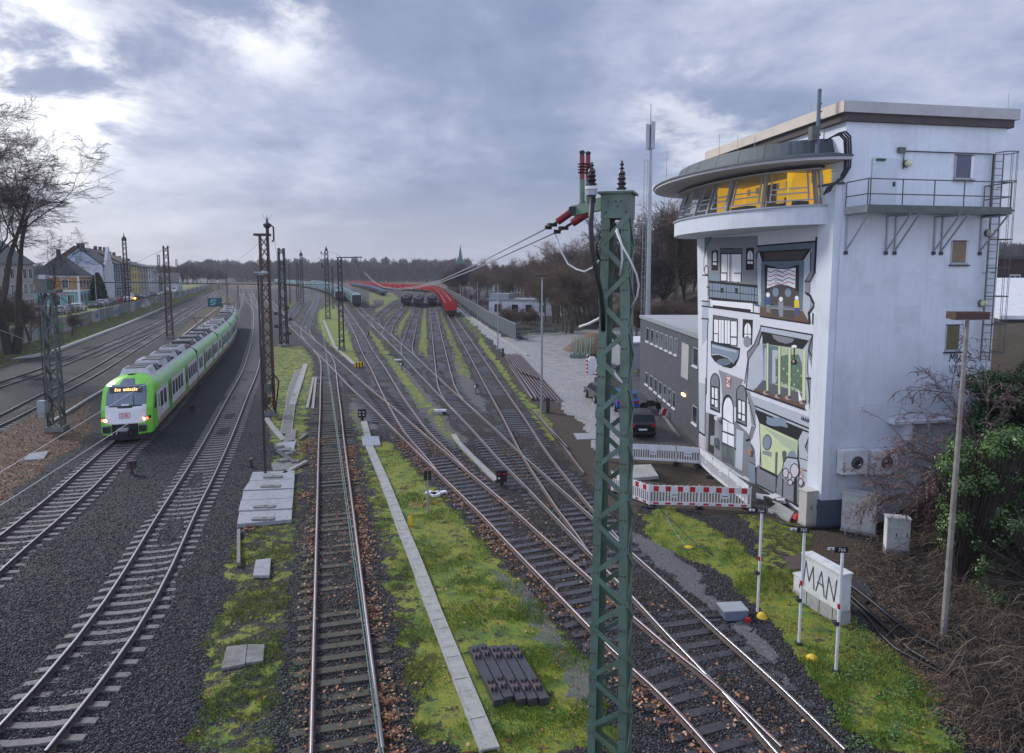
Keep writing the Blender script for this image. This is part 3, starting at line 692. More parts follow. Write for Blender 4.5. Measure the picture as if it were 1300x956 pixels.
for k in range(30):
    t0 = .1 + k * .096; t1 = t0 + .098; a, b_ = bp_(t0, 1), bp_(t1, 1); u_ = Vector((0, 0, .16))
    w.prism([a, b_, b_ + u_, a + u_], (.12, 0, 0), M_soffit)
w.build('window_head', tw)
# upper storey end wall left of the roof, with clerestory strip
w = MB(); a = onmural(1031, 175, .3); w.prism([(.28, 1.4, 15.0), (.28, 9.6, 15.55), (.28, 9.6, 15.75), (.28, 1.4, 16.2)], (.03, 0, 0), M_walll); w.build('clerestory', tw)
# balcony
PZ = 12.66
w = MB(); w.bb((.42, -1.28, PZ - .06), (6.75, -.0, PZ), M_galv); w.bb((.40, -1.30, PZ - .12), (6.77, -1.27, PZ + .16), M_greysteel); w.bb((.38, -1.3, PZ - .12), (.41, 0, PZ + .16), M_fasciag); w.bb((6.76, -1.3, PZ - .12), (6.79, 0, PZ + .16), M_greysteel)
bo = w.build('balcony', tw)
w = MB()
for v_ in (.42, .52, 1.9, 3.28, 4.6, 5.85, 6.74): w.cyl((v_, -1.27, PZ), (v_, -1.27, PZ + 1.12), .022, M_greysteel, 6)
for v_ in (.42, 6.74): w.cyl((v_, -.03, PZ), (v_, -.03, PZ + 1.12), .02, M_greysteel, 6)
for z_ in (.56, 1.12):
    w.tube([(.42, -.03, PZ + z_), (.42, -1.27, PZ + z_), (6.74, -1.27, PZ + z_), (6.74, -.03, PZ + z_)], .024, M_greysteel, 6)
w.build('railing', bo)
for px in (1073, 1124, 1135, 1184.5, 1194, 1243):
    q = onfront(px, 320); v_ = q.x; w = MB()
    w.beam((v_, -.03, 11.0), (v_, -.03, PZ - .12), .05, .06, M_galv); w.beam((v_, -.04, 11.15), (v_ + .08, -1.15, PZ - .14), .05, .05, M_galv); w.beam((v_, 0, PZ - .14), (v_, -1.2, PZ - .14), .05, .06, M_galv)
    w.box((v_, -.04, 11.05), (.14, .06, .14), M_darksteel); w.build('bracket', bo)
# door, windows, fittings on the end wall
w = MB(); w.bb((1.53, -.012, 12.7), (2.67, 0.0, 14.78), M_door); dr = w.build('door', tw)
w = MB(); w.bb((2.48, -.06, 13.68), (2.56, -.012, 13.86), M_black); w.build('handle', dr)
w = MB(); w.bb((1.68, -.10, 14.66), (2.05, 0, 14.74), M_darksteel); w.build('door_closer', dr)
for (a, b_, z0, z1, mg) in ((5.28, 6.15, 14.04, 15.02, M_glassb), (5.35, 6.18, 10.62, 11.58, M_blind_dimwall), (5.35, 6.12, 7.02, 8.13, mat('olive_window_blind', (.11, .095, .035), .6, var=.25, scale=6))):
    w = MB(); t_ = .05
    w.bb((a, -.02, z0), (a + t_, .06, z1), M_frame); w.bb((b_ - t_ * 2.4, -.02, z0), (b_, .06, z1), M_white if mg is M_glassb else M_door); w.bb((a, -.02, z1 - t_), (b_, .06, z1), M_darksteel); w.bb((a - .05, -.09, z0 - .09), (b_ + .05, .0, z0 - .03), M_darksteel); w.bb((a, -.02, z0 - .03), (b_, .06, z0 + t_), M_frame)
    wo = w.build('window', tw)
    w = MB(); w.bb((a + t_, -.012, z0 + t_), (b_ - .12, -.006, z1 - t_), mg); w.build('pane', wo)
M_lampw = mat('cream_lamp_glass', (0.62, 0.62, 0.42), 0.3, var=.05)
for (px, py) in ((1150, 208), (1253, 296), (1245, 385)):
    q = onfront(px, py); w = MB(); w.cyl((q.x, -.0, q.z), (q.x, -.09, q.z), .15, M_greysteel, 14)
    wl = w.build('wall_lamp', tw); w = MB(); w.lathe((0, 0, 0), [(.02, .2), (.1, .17), (.135, .1), (.14, 0)], M_lampw, 14)
    g_ = w.build('lamp_glass', wl, smooth=True); g_.matrix_local = Matrix.Translation((q.x, -.09, q.z)) @ Matrix.Rotation(math.pi / 2, 4, 'X')
w = MB(); a = onfront(1147, 192); b_ = onfront(1260, 196)
w.cyl((a.x, -.04, a.z), (b_.x, -.04, b_.z), .025, M_darksteel, 6); w.cyl((a.x, -.04, a.z), (a.x, -.04, a.z - .7), .02, M_darksteel, 6); w.box((a.x - .12, -.05, a.z + .03), (.3, .1, .22), M_greysteel); w.cyl((b_.x, -.04, b_.z), (b_.x, -.04, b_.z - 2.2), .02, M_darksteel, 6); w.build('conduit', tw)
# caged ladder at the far right corner
LX, LB, LT = 6.98, 6.55, 15.05
lad = MB()
for v_ in (LX - .02, LX + .42): lad.cyl((v_, -.16, LB), (v_, -.16, LT), .024, M_greysteel, 6)
z_ = LB + .1
while z_ < LT: lad.cyl((LX, -.16, z_), (LX + .4, -.16, z_), .013, M_greysteel, 5); z_ += .28
z_ = LB + .2
while z_ < LT: lad.beam((LX, -.16, z_), (LX, 0, z_), .03, .03, M_darksteel); lad.beam((LX + .4, -.16, z_), (LX + .4, 0, z_), .03, .03, M_darksteel); z_ += 1.75
lo = lad.build('ladder', tw)
cg = MB()
def hoop(z_): return [(LX - .02 + .44 * .5 + .42 * math.sin(t_), -.16 - .05 - .40 * (1 - math.cos(t_)) * 1.0, z_) for t_ in [(-.5 + k / 10) * 2 * 2.3 for k in range(0, 11)]]
def hoop(z_):
    c_ = LX + .2; return [(c_ - .22, -.16, z_)] + [(c_ + .40 * math.sin(a_), -.5 + .40 * math.cos(a_) * -1, z_) for a_ in [(-1.9 + 3.8 * k / 9) for k in range(10)]] + [(c_ + .22, -.16, z_)]
z_ = 7.0
while z_ < LT + .05: cg.tube(hoop(z_), .02, M_greysteel, 4); z_ += 1.15
for k in (1, 3, 5, 6, 8, 10):
    h0, h1 = hoop(6.95)[k], hoop(LT)[k]; cg.cyl(h0, h1, .013, M_greysteel, 4)
cg.build('safety_cage', lo)
# air conditioners, ledge, cables at the corner
for px in ((1060.5, 1093.5), (1097.5, 1131)):
    a = onfront(px[0], 600); b_ = onfront(px[1], 568); ac = MB()
    ac.bb((a.x, -.42, a.z + .02), (b_.x, -.06, b_.z), M_white); aco = ac.build('air_conditioner', tw)
    cx = (a.x * .42 + b_.x * .58); cz = (a.z + b_.z) / 2
    ac = MB(); ac.cyl((cx, -.421, cz), (cx, -.435, cz), .27, M_darksteel, 20)
    for r_ in (.27, .2, .13): ac.tube([(cx + r_ * math.cos(t_ * .314), -.44, cz + r_ * math.sin(t_ * .314)) for t_ in range(21)], .008, M_galv, 4)
    ac.build('fan_grille', aco)
    ac = MB()
    for k in range(6): ac.bb((a.x + .03, -.428, a.z + .14 + k * .07), (a.x + .13, -.422, a.z + .165 + k * .07), M_greysteel)
    ac.build('vent', aco)
    ac = MB(); ac.bb((a.x + .1, -.4, a.z - .05), (a.x + .16, 0, a.z + .018), M_darksteel); ac.bb((b_.x - .16, -.4, a.z - .05), (b_.x - .1, 0, a.z + .018), M_darksteel); ac.build('bracket', aco)
a = onfront(1128, 537); b_ = onfront(1190, 532)
w = MB(); w.bb((a.x, -.35, a.z), (b_.x + .6, 0, a.z + .12), M_walll); w.bb((a.x + .75, -.3, a.z - .8), (a.x + .9, 0, a.z), M_walll); w.build('ledge', tw)
a = onfront(1095, 527); w = MB(); w.bb((a.x, -.012, a.z), (a.x + .9, 0, a.z + .5), M_wall); w.build('wall_panel', tw)
def px_on(pxs, y_, z_off=0): return [Vector((onfront(px, py, y_).x, y_, onfront(px, py, y_).z)) for px, py in pxs]
w = MB()
for k, o_ in enumerate((0, .06, .12, -.05)):
    w.tube([p + Vector((o_ * .8, -o_, o_ * .6)) for p in px_on([(1049, 178), (1060, 172), (1068, 170), (1074, 176), (1075, 195), (1074, 215), (1066, 228), (1052, 238), (1048, 246)], -.12)], .035, M_black, 6)
w.build('cable_bundle', tw)
w = MB(); w.tube(px_on([(1056, 217), (1066, 217), (1066, 226), (1058, 228)], -.1), .03, M_galv, 6); w.build('cable_clamp', tw)
# mast and lightning rods on the roof
w = MB(); b_ = onfront(1037, 196, .6)
w.cyl((b_.x, .6, 14.8), (b_.x, .6, onfront(1039.5, 113, .6).z), .075, M_bluegrey, 8)
for k in range(7): w.box((b_.x + .08, .6, 15.1 + k * .3), (.1, .06, .06), M_bluegrey)
w.build('aerial_mast', tw)
w = MB(); q = onfront(1033, 160, .6); w.box((q.x, .6, q.z - .3), (.28, .25, .55), M_greysteel); q = onfront(1050, 172, .6); w.build('junction_box', tw)
for (x_, y_, z0, z1) in ((7.5, -.1, 16.8, 17.5), (-2.2, 5.5, 15.6, 16.6), (-3.6, 8.2, 14.9, 16.3), (-.2, 7.5, 15.8, 17), (.2, 2.2, 16.8, 17.3), (-1.5, 3.6, 15.6, 16.2)):
    w = MB(); w.cyl((x_, y_, z0), (x_, y_, z1), .012, M_galv, 5); w.build('lightning_rod', tw)

# ---- mural: flat paint on the left wall, traced as outlines on the wall plane
COL = dict(W=(.66, .67, .72), L=(.43, .47, .53), g=(.25, .26, .285), G=(.20, .21, .235), d=(.10, .105, .12), k=(.008, .009, .012), b=(.20, .26, .34), t=(.12, .165, .21),
           n=(.13, .075, .05), n2=(.07, .06, .06), y=(.55, .62, .36), gr=(.10, .17, .11), gg=(.40, .48, .34), bl=(.04, .09, .22), ye=(.75, .50, .02), r=(.5, .04, .04), p=(.55, .50, .56), wh=(.80, .81, .84), sk=(.42, .32, .26))
PM = {k: mat('mural_paint_' + {'W': 'white', 'L': 'pale_blue', 'g': 'grey', 'G': 'mid_grey', 'd': 'dark_grey', 'k': 'black', 'b': 'blue', 't': 'slate', 'n': 'brown', 'n2': 'dark_brown', 'y': 'lime_cream', 'gr': 'dark_green', 'gg': 'pale_green', 'bl': 'navy', 'ye': 'yellow', 'r': 'red', 'p': 'pink', 'wh': 'bright_white', 'sk': 'tan'}[k], c, .8, var=.06, scale=2) for k, c in COL.items()}
mur = MB(); LAY = [0]
def zoomed(x0, y0, s, pts): return [(x0 + a / s, y0 + b_ / s) for a, b_ in pts]
def poly(c, pts):
    LAY[0] += 1; d = .3 - .002 - LAY[0] * .00016
    vs = [onmural(px, py) for px, py in pts]; vs = [(d, p.y, p.z) for p in vs]
    mur.add(vs, [tuple(range(len(vs)))], PM[c])
def line(c, pts, wd=.05, closed=False):
    LAY[0] += 1; d = .3 - .002 - LAY[0] * .00016
    q = [onmural(px, py) for px, py in pts]
    if closed: q.append(q[0])
    for i in range(len(q) - 1):
        a = q[i]; b = q[i + 1]; e_ = Vector((0, b.y - a.y, b.z - a.z))
        if e_.length < 1e-4: continue
        e_.normalize(); nn = Vector((0, -e_.z, e_.y)) * wd * .66; a2 = a - e_ * wd * .3; b2 = b + e_ * wd * .3
        mur.add([(d, (a2 + nn).y, (a2 + nn).z), (d, (a2 - nn).y, (a2 - nn).z), (d, (b2 - nn).y, (b2 - nn).z), (d, (b2 + nn).y, (b2 + nn).z)], [(0, 1, 2, 3)], PM[c])
def oval(cx, cy, rx, ry, n=20, a0=0, a1=2 * math.pi): return [(cx + rx * math.cos(a0 + (a1 - a0) * k / n), cy + ry * math.sin(a0 + (a1 - a0) * k / n)) for k in range(n + (a1 - a0 < 6.2))]
def arch(x0, x1, top, spring, b0, b1, n=10):   # window with a round head; bottom corners b0 (left) b1 (right)
    cx = (x0 + x1) / 2; rx = (x1 - x0) / 2
    return [(x0, b0)] + [(cx - rx * math.cos(math.pi * k / n), spring - (spring - top) * math.sin(math.pi * k / n)) for k in range(n + 1)] + [(x1, b1)]
Z1 = lambda pts: zoomed(870, 290, 5.311, pts)      # photo crops used while tracing
Z2 = lambda pts: zoomed(870, 460, 4.779, pts)
Z3 = lambda pts: zoomed(955, 290, 7.35, pts)
Z4 = lambda pts: zoomed(935, 400, 7.967, pts)
Z5 = lambda pts: zoomed(940, 500, 5.975, pts)
Z6 = lambda pts: zoomed(880, 390, 8.69, pts)
Z7 = lambda pts: zoomed(880, 290, 8.69, pts)
Z8 = lambda pts: zoomed(880, 480, 7.967, pts)
poly('W', [(885, 300), (1040, 290), (1020, 646), (888, 571)])
poly('g', [(897, 302), (962, 299), (966, 388), (899, 376)])
poly('L', Z7([(100, 820), (170, 800), (165, 1200), (95, 1300)]))
poly('G', Z7([(200, 470), (700, 470), (710, 620), (170, 570)])); poly('b', Z7([(165, 520), (280, 500), (300, 580), (165, 575)]))
poly('t', Z7([(125, 90), (205, 95), (150, 190), (125, 330)])); line('k', Z7([(205, 95), (160, 180), (120, 320), (118, 470)]), .05)
# top storey windows
for a, b_ in (((205, 245), (275, 465)), ((585, 215), (670, 460))): poly('k', Z7([(a[0], a[1]), (b_[0], a[1] - 5), (b_[0], b_[1]), (a[0] - 5, b_[1])]))
poly('wh', Z7(arch(220, 258, 260, 300, 400, 405))); poly('wh', Z7(arch(600, 658, 245, 300, 390, 392)))
for xx, (ya, yb) in ((239, (262, 405)), (629, (250, 392))): line('k', Z7([(xx, ya), (xx, yb)]), .035)
line('k', Z7([(205, 368), (262, 368)]), .06); line('k', Z7([(592, 352), (664, 354)]), .06)
poly('k', Z7([(300, 215), (545, 220), (535, 590), (298, 585)])); poly('d', Z7([(305, 222), (540, 228), (538, 275), (305, 272)]))
for r_ in (((312, 285), (375, 485)), ((450, 285), (530, 488)), ((308, 498), (368, 575)), ((445, 500), (525, 588))): poly('wh', Z7([r_[0], (r_[1][0], r_[0][1]), r_[1], (r_[0][0], r_[1][1])]))
for x_ in (382, 412, 432): poly('p' if x_ == 412 else 'wh', Z7([(x_, 285), (x_ + 22, 285), (x_ + 18, 585), (x_ - 2, 582)]))
# balcony of the painted house
poly('b', Z7([(175, 600), (715, 650), (730, 860), (175, 770)]))
for f in (0, .06, .5, .93): line('k', Z7([(175, 585 + 195 * f), (715, 640 + 195 * f)]), .09 if f in (0, .93) else .03)
for k in range(18): x_ = 180 + k * 31; line('k', Z7([(x_, 585 + k * 3), (x_, 775 + k * 3)]), .05 if k % 5 == 1 else .022)
for x_ in (320, 480): poly('k', Z7([(x_ - 14, 655), (x_ + 14, 658), (x_ + 14, 710), (x_ - 14, 707)]))
poly('wh', Z7([(205, 785), (665, 820), (665, 925), (205, 880)])); line('k', Z7([(205, 785), (665, 820), (665, 925)]), .05)
poly('k', Z7([(218, 845), (640, 895), (635, 925), (218, 875)])); line('k', Z7([(150, 645), (178, 650), (180, 870)]), .05); line('k', Z7([(95, 800), (170, 805)]), .05); line('k', Z7([(95, 855), (780, 948)]), .055)
line('k', Z7([(690, 845), (790, 855)]), .05); poly('W', Z7([(670, 860), (725, 862), (735, 935), (672, 925)]))
line('k', Z7(oval(150, 460, 24, 50)), .04); line('k', Z7([(102, 515), (172, 520)]), .05); line('k', Z7([(165, 520), (165, 860)]), .035)
line('k', Z7([(740, 230), (700, 280), (710, 560), (735, 640), (728, 860)]), .06); poly('wh', Z7([(715, 320), (735, 290), (752, 400), (752, 860), (735, 700)]))
# second storey
poly('k', Z6([(220, 82), (495, 128), (490, 435), (215, 385)])); poly('d', Z6([(225, 90), (490, 135), (488, 158), (222, 125)]))
for r_ in ((232, 135, 278, 285), (285, 140, 340, 393), (350, 145, 408, 400), (418, 155, 482, 320), (232, 295, 275, 385), (418, 335, 480, 415)): poly('wh', Z6([(r_[0], r_[1]), (r_[2], r_[1] + 4), (r_[2], r_[3] + 4), (r_[0], r_[3])]))
for x_ in (312, 380): line('k', Z6([(x_, 145), (x_ - 2, 400)]), .03)
poly('k', Z6([(550, 130), (660, 140), (650, 420), (545, 330)])); poly('wh', Z6(arch(568, 640, 175, 250, 340, 345))); poly('g', Z6(oval(598, 380, 42, 62)))
line('k', Z6([(604, 180), (600, 345)]), .03); line('k', Z6([(565, 295), (640, 300)]), .03)
poly('k', Z6([(198, 370), (520, 450), (508, 560), (470, 640), (420, 675), (330, 655), (240, 600), (200, 540)]))
poly('b', Z6([(206, 400), (508, 475), (495, 560), (455, 610), (380, 560), (280, 520), (205, 520)])); poly('L', Z6([(212, 415), (480, 480), (470, 500), (215, 440)]))
line('L', Z6([(205, 525), (290, 520), (390, 560), (450, 620)]), .04); poly('t', Z6(oval(340, 605, 82, 38)))
line('k', Z6([(95, 125), (170, 130), (160, 200), (148, 960)]), .05)
# ground floor of the painted house
poly('g', Z6([(280, 690), (560, 800), (520, 860), (480, 930), (470, 1100), (330, 1080), (310, 800)]))
poly('G', Z8([(135, 345), (430, 440), (545, 545), (640, 700), (650, 960), (500, 990), (130, 740)])); poly('g', Z8([(125, 345), (250, 380), (280, 800), (130, 740)]))
for x0, x1, tp, sp_, b0, b1 in ((178, 268, -45, 40, 315, 355), (440, 540, 75, 160, 450, 495)):
    poly('k', Z8(arch(x0 - 4, x1 + 4, tp - 8, sp_, b0, b1))); poly('G', Z8(arch(x0 + 6, x1 - 6, tp + 2, sp_, b0 - 20, b1 - 20)))
poly('k', Z8([(186, 75), (258, 90), (255, 305), (182, 280)])); poly('k', Z8([(452, 205), (532, 235), (530, 450), (448, 415)]))
for r_ in ((192, 92, 214, 195), (224, 98, 250, 205), (190, 210, 214, 262), (223, 220, 250, 290), (460, 222, 488, 345), (498, 235, 526, 360), (458, 358, 486, 405), (497, 372, 526, 430)): poly('wh', Z8([(r_[0], r_[1]), (r_[2], r_[1] + 8), (r_[2], r_[3] + 8), (r_[0], r_[3])]))
poly('k', Z8(arch(292, 412, 165, 300, 700, 900))); poly('wh', Z8(arch(308, 405, 195, 320, 400, 460)))
poly('wh', Z8([(302, 415), (412, 470), (415, 570), (302, 530)])); poly('wh', Z8([(300, 545), (415, 590), (415, 700), (298, 645)])); line('k', Z8([(355, 430), (352, 680)]), .03)
poly('d', Z8([(298, 660), (415, 710), (412, 880), (290, 840)])); poly('gr', Z8([(375, 700), (415, 715), (412, 860), (385, 800)])); poly('gr', Z8([(300, 680), (340, 690), (335, 800), (300, 780)]))
poly('p', Z8([(60, 570), (118, 600), (125, 735), (62, 705)])); poly('L', Z8([(62, 40), (125, 60), (118, 590), (66, 555)])); line('k', Z8([(66, 545), (118, 580)]), .09); line('k', Z8([(128, 0), (122, 590)]), .04)
# broken edge between house and cut-away rooms
poly('G', Z4([(240, 150), (262, 165), (215, 330), (125, 445), (110, 390), (110, 372), (175, 310)])); line('k', Z4([(252, 100), (240, 150), (180, 300), (112, 375), (118, 450), (85, 690)]), .05); line('k', Z4([(262, 165), (215, 330), (128, 445), (100, 740)]), .05)
poly('L', Z4([(250, 110), (800, 205), (770, 270), (250, 165)])); poly('L', Z4([(265, 250), (290, 650), (200, 770), (115, 745), (130, 450)]))
line('k', Z4([(240, 10), (745, 75)]), .05); line('k', Z4([(250, 110), (800, 205)]), .05); line('k', Z4([(800, 90), (810, 130), (780, 210), (740, 265)]), .04)
# control room scene (top right)
poly('t', Z3([(45, 165), (590, 125), (550, 195), (70, 215)])); poly('k', Z3([(65, 215), (555, 190), (480, 300), (95, 310)])); poly('n2', Z3([(110, 225), (520, 205), (470, 290), (120, 298)]))
poly('t', Z3([(90, 308), (490, 302), (478, 760), (85, 730)])); poly('L', Z3([(60, 240), (88, 310), (80, 740), (60, 700), (45, 300)]))
poly('L', Z3([(490, 300), (555, 215), (548, 400), (500, 490), (500, 600), (560, 710), (520, 860), (475, 770)]))
poly('k', Z3([(120, 335), (250, 370), (330, 372), (440, 335), (440, 700), (120, 720)]))
poly('wh', Z3([(148, 368), (250, 378), (330, 380), (410, 365), (405, 560), (330, 530), (240, 525), (140, 560)]))
for k, (a, b_) in enumerate((((150, 400), (405, 395)), ((150, 440), (405, 430)), ((145, 480), (405, 470)), ((145, 520), (400, 505)))):
    pts = [(a[0] + (b_[0] - a[0]) * j / 9, a[1] + (b_[1] - a[1]) * j / 9 + ((-1) ** (j // 2)) * 9 * (j % 2 + .3)) for j in range(10)]; line('r' if k % 2 else 'd', Z3(pts), .028)
    line('bl', Z3([(p[0] + 12, p[1] + 14) for p in pts[2:6]]), .02)
poly('n2', Z3([(125, 600), (200, 540), (280, 522), (360, 540), (440, 600), (440, 740), (125, 700)]))
poly('b', Z3(oval(222, 595, 30, 42))); poly('b', Z3(oval(338, 600, 30, 40)))
poly('n', Z3([(75, 730), (130, 735), (160, 745), (400, 760), (475, 765), (540, 885), (75, 820)])); poly('n2', Z3([(180, 745), (240, 748), (250, 830), (185, 815)])); poly('n2', Z3([(300, 760), (395, 765), (400, 850), (300, 835)]))
for (x_, c1, c2, yt) in ((152, 'bl', 'G', 620), (272, 'g', 'b', 660), (420, 'ye', 'bl', 650)):
    poly('wh', Z3(oval(x_, yt, 18, 22))); poly(c1, Z3([(x_ - 25, yt + 20), (x_ + 22, yt + 22), (x_ + 24, yt + 90), (x_ - 22, yt + 90)])); poly(c2, Z3([(x_ - 20, yt + 90), (x_ + 22, yt + 90), (x_ + 18, yt + 165), (x_ - 14, yt + 160)]))
line('k', Z3([(75, 820), (540, 888)]), .05); poly('G', Z3([(560, 190), (600, 100), (585, 400), (550, 400)])); line('k', Z3([(602, 85), (585, 400), (540, 490), (500, 495)]), .09); line('k', Z3([(550, 215), (548, 400), (505, 490)]), .05)
poly('G', Z3([(540, 400), (582, 402), (545, 490), (510, 490)])); line('k', Z3([(500, 595), (540, 625), (582, 715), (530, 790), (540, 880)]), .09); poly('g', Z3([(545, 660), (578, 715), (530, 780), (548, 700)])); poly('g', Z3([(505, 500), (540, 500), (540, 600), (505, 598)]))
line('k', Z3([(45, 165), (600, 120)]), .05); line('k', Z3([(570, 790), (568, 890), (685, 900)]), .05)
line('k', Z3(oval(665, 400, 42, 78)), .05); poly('W', Z3(oval(660, 402, 30, 62))); line('k', Z3([(620, 480), (705, 482)]), .05); poly('bl', Z3([(614, 620), (632, 620), (630, 740), (612, 800)])); line('k', Z3([(585, 400), (640, 460)]), .03); line('k', Z3([(610, 805), (690, 812)]), .06); line('k', Z3(oval(650, 850, 45, 40)), .04)
# lever room (middle right)
poly('k', Z4([(262, 165), (735, 255), (640, 400), (270, 290)])); poly('G', Z4([(365, 195), (590, 240), (570, 275), (510, 290), (430, 270), (380, 235)])); poly('gg', Z4([(275, 290), (720, 350), (730, 850), (280, 660)]))
poly('t', Z4([(275, 295), (440, 320), (425, 700), (280, 665)])); poly('L', Z4([(290, 330), (330, 340), (325, 670), (285, 660)])); poly('L', Z4([(370, 350), (425, 358), (410, 690), (365, 680)]))
poly('gr', Z4([(400, 430), (520, 400), (640, 400), (720, 420), (715, 800), (600, 740), (400, 650)]))
for r_ in range(7):
    for c_ in range(9):
        x_ = 405 + c_ * 36; y_ = 420 + r_ * 50 + c_ * 5 - (r_ % 2) * 4
        if 400 < x_ < 690: poly('gg' if (r_ * 3 + c_ * 5) % 4 == 0 else 'gr' if (r_ + c_) % 2 else 'G', Z4([(x_, y_), (x_ + 15, y_ + 3), (x_ + 13, y_ + 26), (x_ - 2, y_ + 22)]))
poly('d', Z4([(275, 655), (350, 685), (690, 800), (690, 950), (180, 770)])); poly('n', Z4([(190, 740), (680, 900), (690, 950), (180, 775)])); poly('wh', Z4([(630, 745), (690, 900), (640, 870)])); poly('L', Z4([(640, 400), (735, 270), (720, 560), (735, 640), (745, 850), (720, 900), (700, 600)]))
for x_, y0, y1, w_ in ((322, 285, 775, 10), (442, 315, 810, 12), (545, 335, 825, 12), (692, 355, 870, 17)):
    poly('k', Z4([(x_ - w_ - 3, y0), (x_ + w_ + 3, y0 + 3), (x_ + w_, y1), (x_ - w_ - 5, y1 - 3)])); poly('y', Z4([(x_ - w_, y0), (x_ + w_, y0), (x_ + w_ - 3, y1 - 8), (x_ - w_ - 2, y1 - 8)])); poly('sk', Z4(oval(x_ - 15, y1 + 10, 32, 22))); poly('n2', Z4(oval(x_, y1 + 6, 22, 16)))
poly('wh', Z4(oval(592, 318, 28, 16))); line('k', Z4([(592, 330), (590, 430)]), .06); poly('k', Z4(oval(590, 475, 28, 32))); poly('sk', Z4(oval(585, 468, 10, 16)))
line('k', Z4([(90, 740), (700, 955)]), .06); line('k', Z4([(125, 885), (290, 955)]), .05)
poly('G', Z4([(740, 270), (775, 230), (770, 350), (800, 450), (780, 600), (730, 350)])); line('k', Z4([(775, 215), (738, 360), (795, 450), (775, 640), (715, 640)]), .06); poly('G', Z4([(730, 650), (760, 650), (775, 800), (770, 950), (745, 950)])); line('k', Z4([(730, 650), (750, 860), (770, 950)]), .06)
line('k', Z4([(800, 95), (890, 98)]), .06); line('k', Z4([(810, 262), (888, 268)]), .06); line('k', Z4(oval(848, 340, 40, 70, 12, math.pi, 2 * math.pi) + [(888, 900)]), .04); line('k', Z4([(806, 130), (785, 950)]), .05); line('k', Z4([(808, 340), (790, 950)]), .03)
# bottom right room
poly('L', Z5([(70, 5), (545, 180), (540, 290), (90, 110), (70, 70)])); line('k', Z5([(75, 75), (545, 270)]), .06); line('k', Z5([(95, 110), (545, 300)]), .05)
poly('W', Z5([(75, 90), (130, 130), (165, 230), (150, 540), (120, 560), (115, 420), (85, 370)])); poly('k', Z5([(112, 118), (480, 278), (445, 352), (150, 222)])); poly('b', Z5(oval(280, 212, 80, 34))); poly('b', Z5([(205, 168), (365, 235), (365, 258), (240, 222), (205, 190)]))
poly('y', Z5([(150, 222), (445, 355), (435, 500), (330, 560), (290, 620), (165, 560)])); poly('gg', Z5([(180, 250), (435, 370), (430, 450), (330, 390)]))
poly('G', Z5([(135, 540), (280, 625), (270, 755), (130, 680)])); poly('G', Z5([(330, 560), (470, 640), (465, 850), (275, 750), (290, 640)])); line('k', Z5([(155, 560), (285, 625)]), .10); line('k', Z5([(280, 440), (275, 750)]), .04)
poly('d', Z5([(272, 445), (290, 445), (284, 612), (268, 605)])); poly('L', Z5([(445, 352), (480, 280), (545, 305), (525, 700), (470, 650)])); line('k', Z5([(150, 225), (165, 560)]), .04); line('k', Z5([(445, 350), (440, 470)]), .04)
poly('d', Z5(oval(210, 368, 36, 62))); poly('b', Z5(oval(208, 368, 28, 52))); poly('g', Z5([(175, 430), (245, 440), (243, 480), (172, 455)]))
poly('d', Z5([(322, 440), (340, 428), (358, 440), (355, 520), (330, 520)])); poly('b', Z5(oval(398, 470, 34, 40))); poly('L', Z5([(360, 480), (440, 490), (450, 560), (400, 700), (330, 640), (330, 540)])); line('k', Z5([(360, 480), (440, 490), (452, 560), (440, 620), (400, 690), (345, 640), (325, 580), (335, 520), (360, 480)]), .05)
for (x_, y_, rx, ry) in ((418, 582, 33, 52), (350, 600, 22, 36), (382, 625, 15, 26), (385, 672, 18, 20), (465, 670, 18, 28)): poly('k', Z5(oval(x_, y_, rx + 4, ry + 4))); poly('p', Z5(oval(x_, y_, rx - 3, ry - 3)))
poly('k', Z5([(414, 640), (436, 645), (435, 855), (408, 840)])); line('k', Z5([(330, 640), (325, 790)]), .07); line('k', Z5([(450, 560), (520, 590)]), .04); line('k', Z5([(440, 480), (530, 510)]), .03); poly('sk', Z5([(458, 560), (482, 560), (495, 640), (470, 640)]))
line('k', Z5([(535, 310), (500, 400), (535, 480), (515, 480)]), .05); poly('G', Z5([(505, 400), (530, 340), (525, 470)])); line('k', Z5([(547, 0), (545, 300), (525, 720)]), .04); line('k', Z5([(610, 0), (580, 780)]), .03)
for k in range(6): line('k', Z5([(470 + k * 13, 195 + k * 4), (474 + k * 13, 170 + k * 5), (479 + k * 13, 200 + k * 6)]), .03)
poly('g', Z8([(560, 120), (640, 300), (640, 490), (600, 470)])); line('k', Z8([(545, 125), (640, 490), (600, 610), (540, 630)]), .05); poly('G', Z8([(605, 480), (640, 500), (605, 615), (570, 610)])); line('k', Z8([(605, 480), (570, 615)]), .04)
poly('G', Z5([(25, 380), (85, 380), (120, 480), (125, 680), (28, 610)])); poly('b', Z5([(72, 510), (120, 540), (118, 690), (72, 660)])); line('k', Z5([(72, 510), (120, 540), (120, 690)]), .035)
poly('k', Z5([(130, 680), (270, 755), (465, 850), (462, 862), (130, 692)]))
mur.build('mural', tw)
